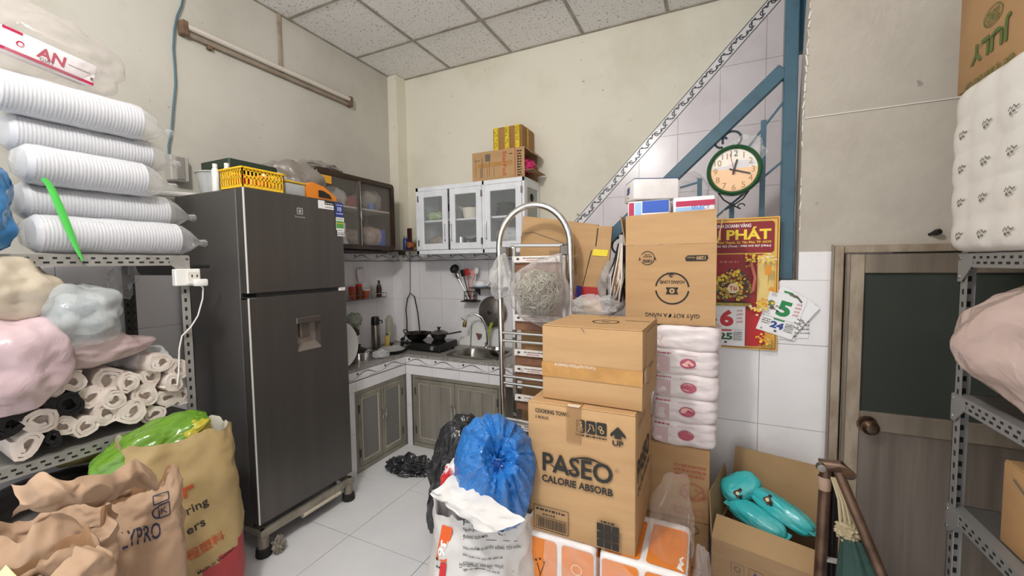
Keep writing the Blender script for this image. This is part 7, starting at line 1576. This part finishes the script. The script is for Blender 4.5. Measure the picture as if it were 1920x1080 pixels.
for k, (dx, dz, an, l_) in enumerate(((-.030, -.008, -.42, 'torn calendar sheet hidden lowest, sticking out left behind the fan of sheets'), (.030, -.012, .05, 'torn calendar sheet sticking out at the right of the fan'), (-.008, -.016, -.10, 'torn calendar sheet showing along the lower edge of the fan'), (.018, .018, -.55, 'torn calendar sheet with its corner up, behind the topmost sheet'), (.032, .006, -.62, 'torn calendar sheet showing a corner at the far right of the fan'), (.0, .0, -.30, 'torn-off calendar sheet with a green 5 and a blue 24, uppermost of the fan'))):
    y_ = 2.2405 - .0035 * k; t = thing('calendar_sheet', l_, 'calendar sheet', (cen.x + dx, y_, cen.z + dz), 'torn calendar sheets on the tiled wall')
    M3 = rotm(0, -an); c = Vector((cen.x + dx, y_, cen.z + dz))
    ux, uz = M3 @ Vector((1, 0, 0)), M3 @ Vector((0, 0, 1)); uz = Vector((uz.x, uz.y, uz.z))
    o = MB().obox(c, (sw, .0012, sh), M3, None, .0003).build('paper', M_PAPER, t)
    fo = c - ux * sw / 2 - uz * sh / 2 + Vector((0, -.0006, 0))
    if k == 5: day_sheet(o, fo, ux, uz, sw, sh, '5', '24', M_PGRN, M_PBLU)
    else:
        p = Print(fo, ux, uz, .0006)
        for q in range(5): p.greek(.01, .05, .02 + .018 * q, .005, M_GREYINK, q + k * 5); p.greek(.11, .155, .02 + .018 * q, .005, M_GREYINK, 40 + q + k * 5)
        p.line([(.02, sh * .9), (.05, sh * .94), (.08, sh * .88)], .008, M_PGRN if k % 2 else M_GREYINK); p.build('printed_marks', o)

# ================================================================ right storage rack and its goods
QX, QY = .722, 1.80
rr2 = thing('storage_rack', 'grey slotted angle-iron rack at the right edge in front of the low door', 'rack', (.97, 1.3, 0))
for x, y_, sx, sy in ((QX, QY, 1, -1), (1.25, QY, -1, -1), (QX, .85, 1, 1), (1.25, .85, -1, 1)): angle_post(rr2, x, y_, 0, 1.50, sx, sy, mat('light_grey_iron', '#8f8e8c', .5, .35) if 'light_grey_iron' not in bpy.data.materials else bpy.data.materials['light_grey_iron'])
MLI = bpy.data.materials['light_grey_iron']
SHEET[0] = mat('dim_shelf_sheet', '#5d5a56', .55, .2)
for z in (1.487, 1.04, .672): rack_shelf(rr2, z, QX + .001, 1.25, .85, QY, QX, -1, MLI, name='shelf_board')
# big wrapped pack of kitchen rolls: bulging grid of rolls
M_RWR = mat('white_wrap', '#e6e1da', .4, h2='#d8d2ca', vs=5, bump=.2, bs=14)
kr = thing('roll_bale', 'tall bale of white paper rolls in clear wrap on the right rack', 'paper rolls', (.93, 1.5, 1.492))
x0, x1, y0, y1, z0, z1 = .700, 1.08, 1.12, 1.835, 1.492, 2.0
nl, nr = 5, 6
for i in range(nr):
    for j in range(nl):
        ya, yb_ = y0 + (y1 - y0) * i / nr, y0 + (y1 - y0) * (i + 1) / nr; za, zb_ = z0 + (z1 - z0) * j / nl, z0 + (z1 - z0) * (j + 1) / nl
        rl_ = MB().lathe([(0, 0), (.016, 0), (.0165, .004), (.058, .002), (.0605, .008), (.0605, zb_ - za - .009), (.058, zb_ - za - .003), (.0165, zb_ - za - .005), (0, zb_ - za - .005)], (x0 + .078, (ya + yb_) / 2, za + .0015), 20).build('paper_roll', M_RWR, kr)
def wrapfn(p, q):
    j_ = (q.z + (z1 - z0) / 2) / (z1 - z0) * nl; i_ = (q.y + (y1 - y0) / 2) / (y1 - y0) * nr
    g_ = .007 * abs(math.sin(PI * j_)) ** .35 + .0035 * abs(math.sin(PI * i_)) ** .8 + .004 * noise.noise(q * 9)
    return Vector((q.x + math.copysign(g_ - .004, q.x) * min(1, abs(p.x) * 2.2), q.y + math.copysign(.004 * abs(math.sin(PI * j_)), q.y), q.z))
mb = MB().blob(((x0 + x1) / 2, (y0 + y1) / 2, (z0 + z1) / 2), ((x1 - x0) / 2 + .002, (y1 - y0) / 2 + .004, (z1 - z0) / 2 + .002), 14, 6, 0, fn=wrapfn)
V = [v.co.copy() for v in mb.bm.verts]; mb.bm.verts.index_update(); F = [tuple(v.index for v in f.verts) for f in mb.bm.faces]; bvw = BVHTree.FromPolygons(V, F)
wf_ = mb.build('wrapping_film', film('roll_wrap_film', '#e9e5de', .80, .2, .15, 9, edge=.2), kr, smooth=1.2)
p = wrap_print(bvw, (x0, y1, z0), (0, -1, 0), (0, 0, 1), .002)
for i in range(nr):
    for j in range(4):
        r_ = random.Random(i * 7 + j); a_, b_ = (i + .62) * (y1 - y0) / nr, (j + .5) * (z1 - z0) / nl
        p.line([(a_ + x_, b_ + z_) for x_, z_ in ((0, 0), (.006, .010), (.012, .003), (.018, .012), (.026, .004), (.036, .008))], .004, M_GREYINK); p.rect(a_ + .008, b_ - .007, .008, .008, M_GREYINK, .4); p.rect(a_ + .02, b_ - .004, .01, .005, M_GREYINK)
p.build('printed_marks', wf_)
MB().box(x0 + .13, x1 - .005, y0 + .01, y1 - .01, z0 + .002, z1 - .01).build('inner_rolls', M_RWR, kr)
# JULY carton, upside down on the bale
jw, jd, jh = .62, .36, .42; jc = Vector((.915, 1.65, 2.012))
t, body, Mx = carton('july_carton', 'brown carton with upside-down green JULY lettering, on the bale of paper rolls', jd, .52, jh, jc, 0, mat('cardboard_darker', '#a9855c', .82, h2='#9c784f', vs=4), seed=15)  # this carton has its own darker cardboard tone
M_JGR = mat('dark_green_print', '#54682f', .6)
p = flip(face(Mx, jd, .52, jh, 'left'), .52, jh)
def jl(px, py): q = onX(px, py, jc.x - jd / 2) - p.o; return q.dot(p.ux), q.dot(p.uy)
a, b = jl(1898, 50), jl(1822, 102); p.text('JULY', a[0], jl(1860, 66)[1] - .005, .055, M_JGR, w=abs(b[0] - a[0]), bold=.03)
a = jl(1905, 108); b = jl(1812, 150); p.text('GIẤY VỆ SINH CAO CẤP', a[0], (a[1] + b[1]) / 2 - .0, .022, M_JGR, w=b[0] - a[0], bold=.01)
a = jl(1890, 5); p.ring(a[0] + .06, a[1] + .0, .042, .046, M_JGR, sy=.6); [p.greek(a[0] + .03, a[0] + .09, a[1] - .014 + .009 * q_, .006, M_JGR, 3 + q_) for q_ in range(4)]; p.line([(a[0], a[1] + .06), (a[0] + .12, a[1] + .06)], .003, M_JGR)
p.build('printed_marks', body)
# pink bag on the middle shelf, carton on the lower one
c = onX(1868, 690, .80)
pkd = (onX(1772, 680, .70) - c)
def pfn(p, q): d_ = max(0, p.dot(pkd.normalized())); return q + pkd * .42 * d_ ** 6
bag('pink_film_bag', 'big pinkish translucent bag bulging over the middle shelf of the right rack', Vector((.86, 1.47, 1.245)), (.20, .27, .20), film('blush_film', '#dcc3ba', .55, .14, .8, 9, edge=.35), 190, n=2.2, wr=.02, wr2=.016, lvl=6, fn=pfn)
bag('clear_bag', 'clear bag behind the pinkish bag on the right rack', Vector((.95, 1.72, 1.22)), (.13, .06, .16), M_FILM, 191)
t, body, Mx = carton('shelf_carton', 'brown carton with a dark scribble on the lowest shelf of the right rack', .36, .42, .235, Vector((.935, 1.40, .676)), 0, mat('cardboard_tan', '#b18a5e', .82, h2='#a57d51', vs=4), tape=.06, seed=17)
p = face(Mx, .36, .42, .235, 'left'); p.line([(.05, .20), (.09, .182), (.13, .172), (.17, .15)], .007, M_GREYINK); p.build('printed_marks', body)
# ================================================================ folded rusty frame with dark green cloth, in front of the door
M_RTUBE = mat('brown_rusty_tube', '#6f5848', .4, .6, h2='#4a382d', vs=16); M_CLOTH = mat('dark_green_cloth', '#2c4842', .85, h2='#21382f', vs=8, bump=.3, bs=60); M_CORD = mat('beige_cord', '#a89b7c', .8)
hf = thing('folding_frame', 'folded brown tube frame with dark green hammock cloth leaning in front of the low door', 'hammock frame', (.41, 1.62, 0))
YH = 1.62
def hy(px, py, y_=YH): return onY(px, py, y_)
T0 = hy(1549, 872); MB().tube([T0, Vector((hy(1540, 1075).x - .012, YH - .0, .02))], .017, 12).build('upright', M_RTUBE, hf)
T1 = hy(1566, 872, 1.66); MB().tube([T1, Vector((T1.x + .0, 1.66, .02))], .015, 12).build('upright', mat('black_tube', '#262120', .4, .5), hf)
T2 = hy(1572, 885, 1.58); e_ = hy(1650, 1070, 1.50); MB().tube([T2, T2.lerp(e_, .5), e_, e_ + (e_ - T2) * 1.2], .014, 12).build('brace', M_RTUBE, hf)
MB().tube([T0 + Vector((-.020, 0, .0)), T0 + Vector((.035, -.01, .006)), T0 + Vector((.052, -.03, -.006)), T2], [.018, .020, .019, .015], 14).build('joint_knuckle', M_RTUBE, hf)
MB().lathe([(0, .02), (.012, .018), (.014, 0), (0, 0)], T0 + Vector((-.018, -.016, 0)), 12, M3=rotm(PI / 2)).build('bolt_head', M_STEELD, hf)
MB().lathe([(.0175, -.022), (.019, -.018), (.019, .018), (.0175, .022)], T0 + Vector((-.003, 0, -.06)), 14).build('paper_band', mat('worn_label', '#a08773', .7), hf)
lw_ = hy(1548, 1048); MB().bar(lw_, lw_ + Vector((.055, .01, -.004)), .018, .008, M_PVCG).build('catch', None, hf)
K = hy(1590, 990, 1.56)
for dx in (-.012, -.004, .004, .012): MB().tube([T2 + Vector((-.01 + dx * .5, 0, -.02)), T2.lerp(K, .5) + Vector((dx, -.004, 0)), K + Vector((dx * 1.6, 0, .01))], .0045, 6).build('cord', M_CORD, hf)
MB().blob(K + Vector((0, 0, -.01)), (.030, .026, .026), 2, 4, .008, 5, 201, wr2=.008).build('cord_knot', M_CORD, hf)
def hm_(u, v):
    a_ = 2 * PI * u; z = K.z - .02 - .62 * v; r_ = .022 + .036 * min(1, v * 4.0); k = 1 + .14 * math.sin(a_ * 7 + 2 * v) * (1 - .4 * v)
    return (K.x + .004 + .035 * min(1, v * 4) + r_ * k * math.cos(a_) * 1.1, K.y - .02 + r_ * k * math.sin(a_) * .7, max(z, .01))
MB().grid(hm_, 56, 24).build('hammock_cloth', M_CLOTH, hf, smooth=1.3)
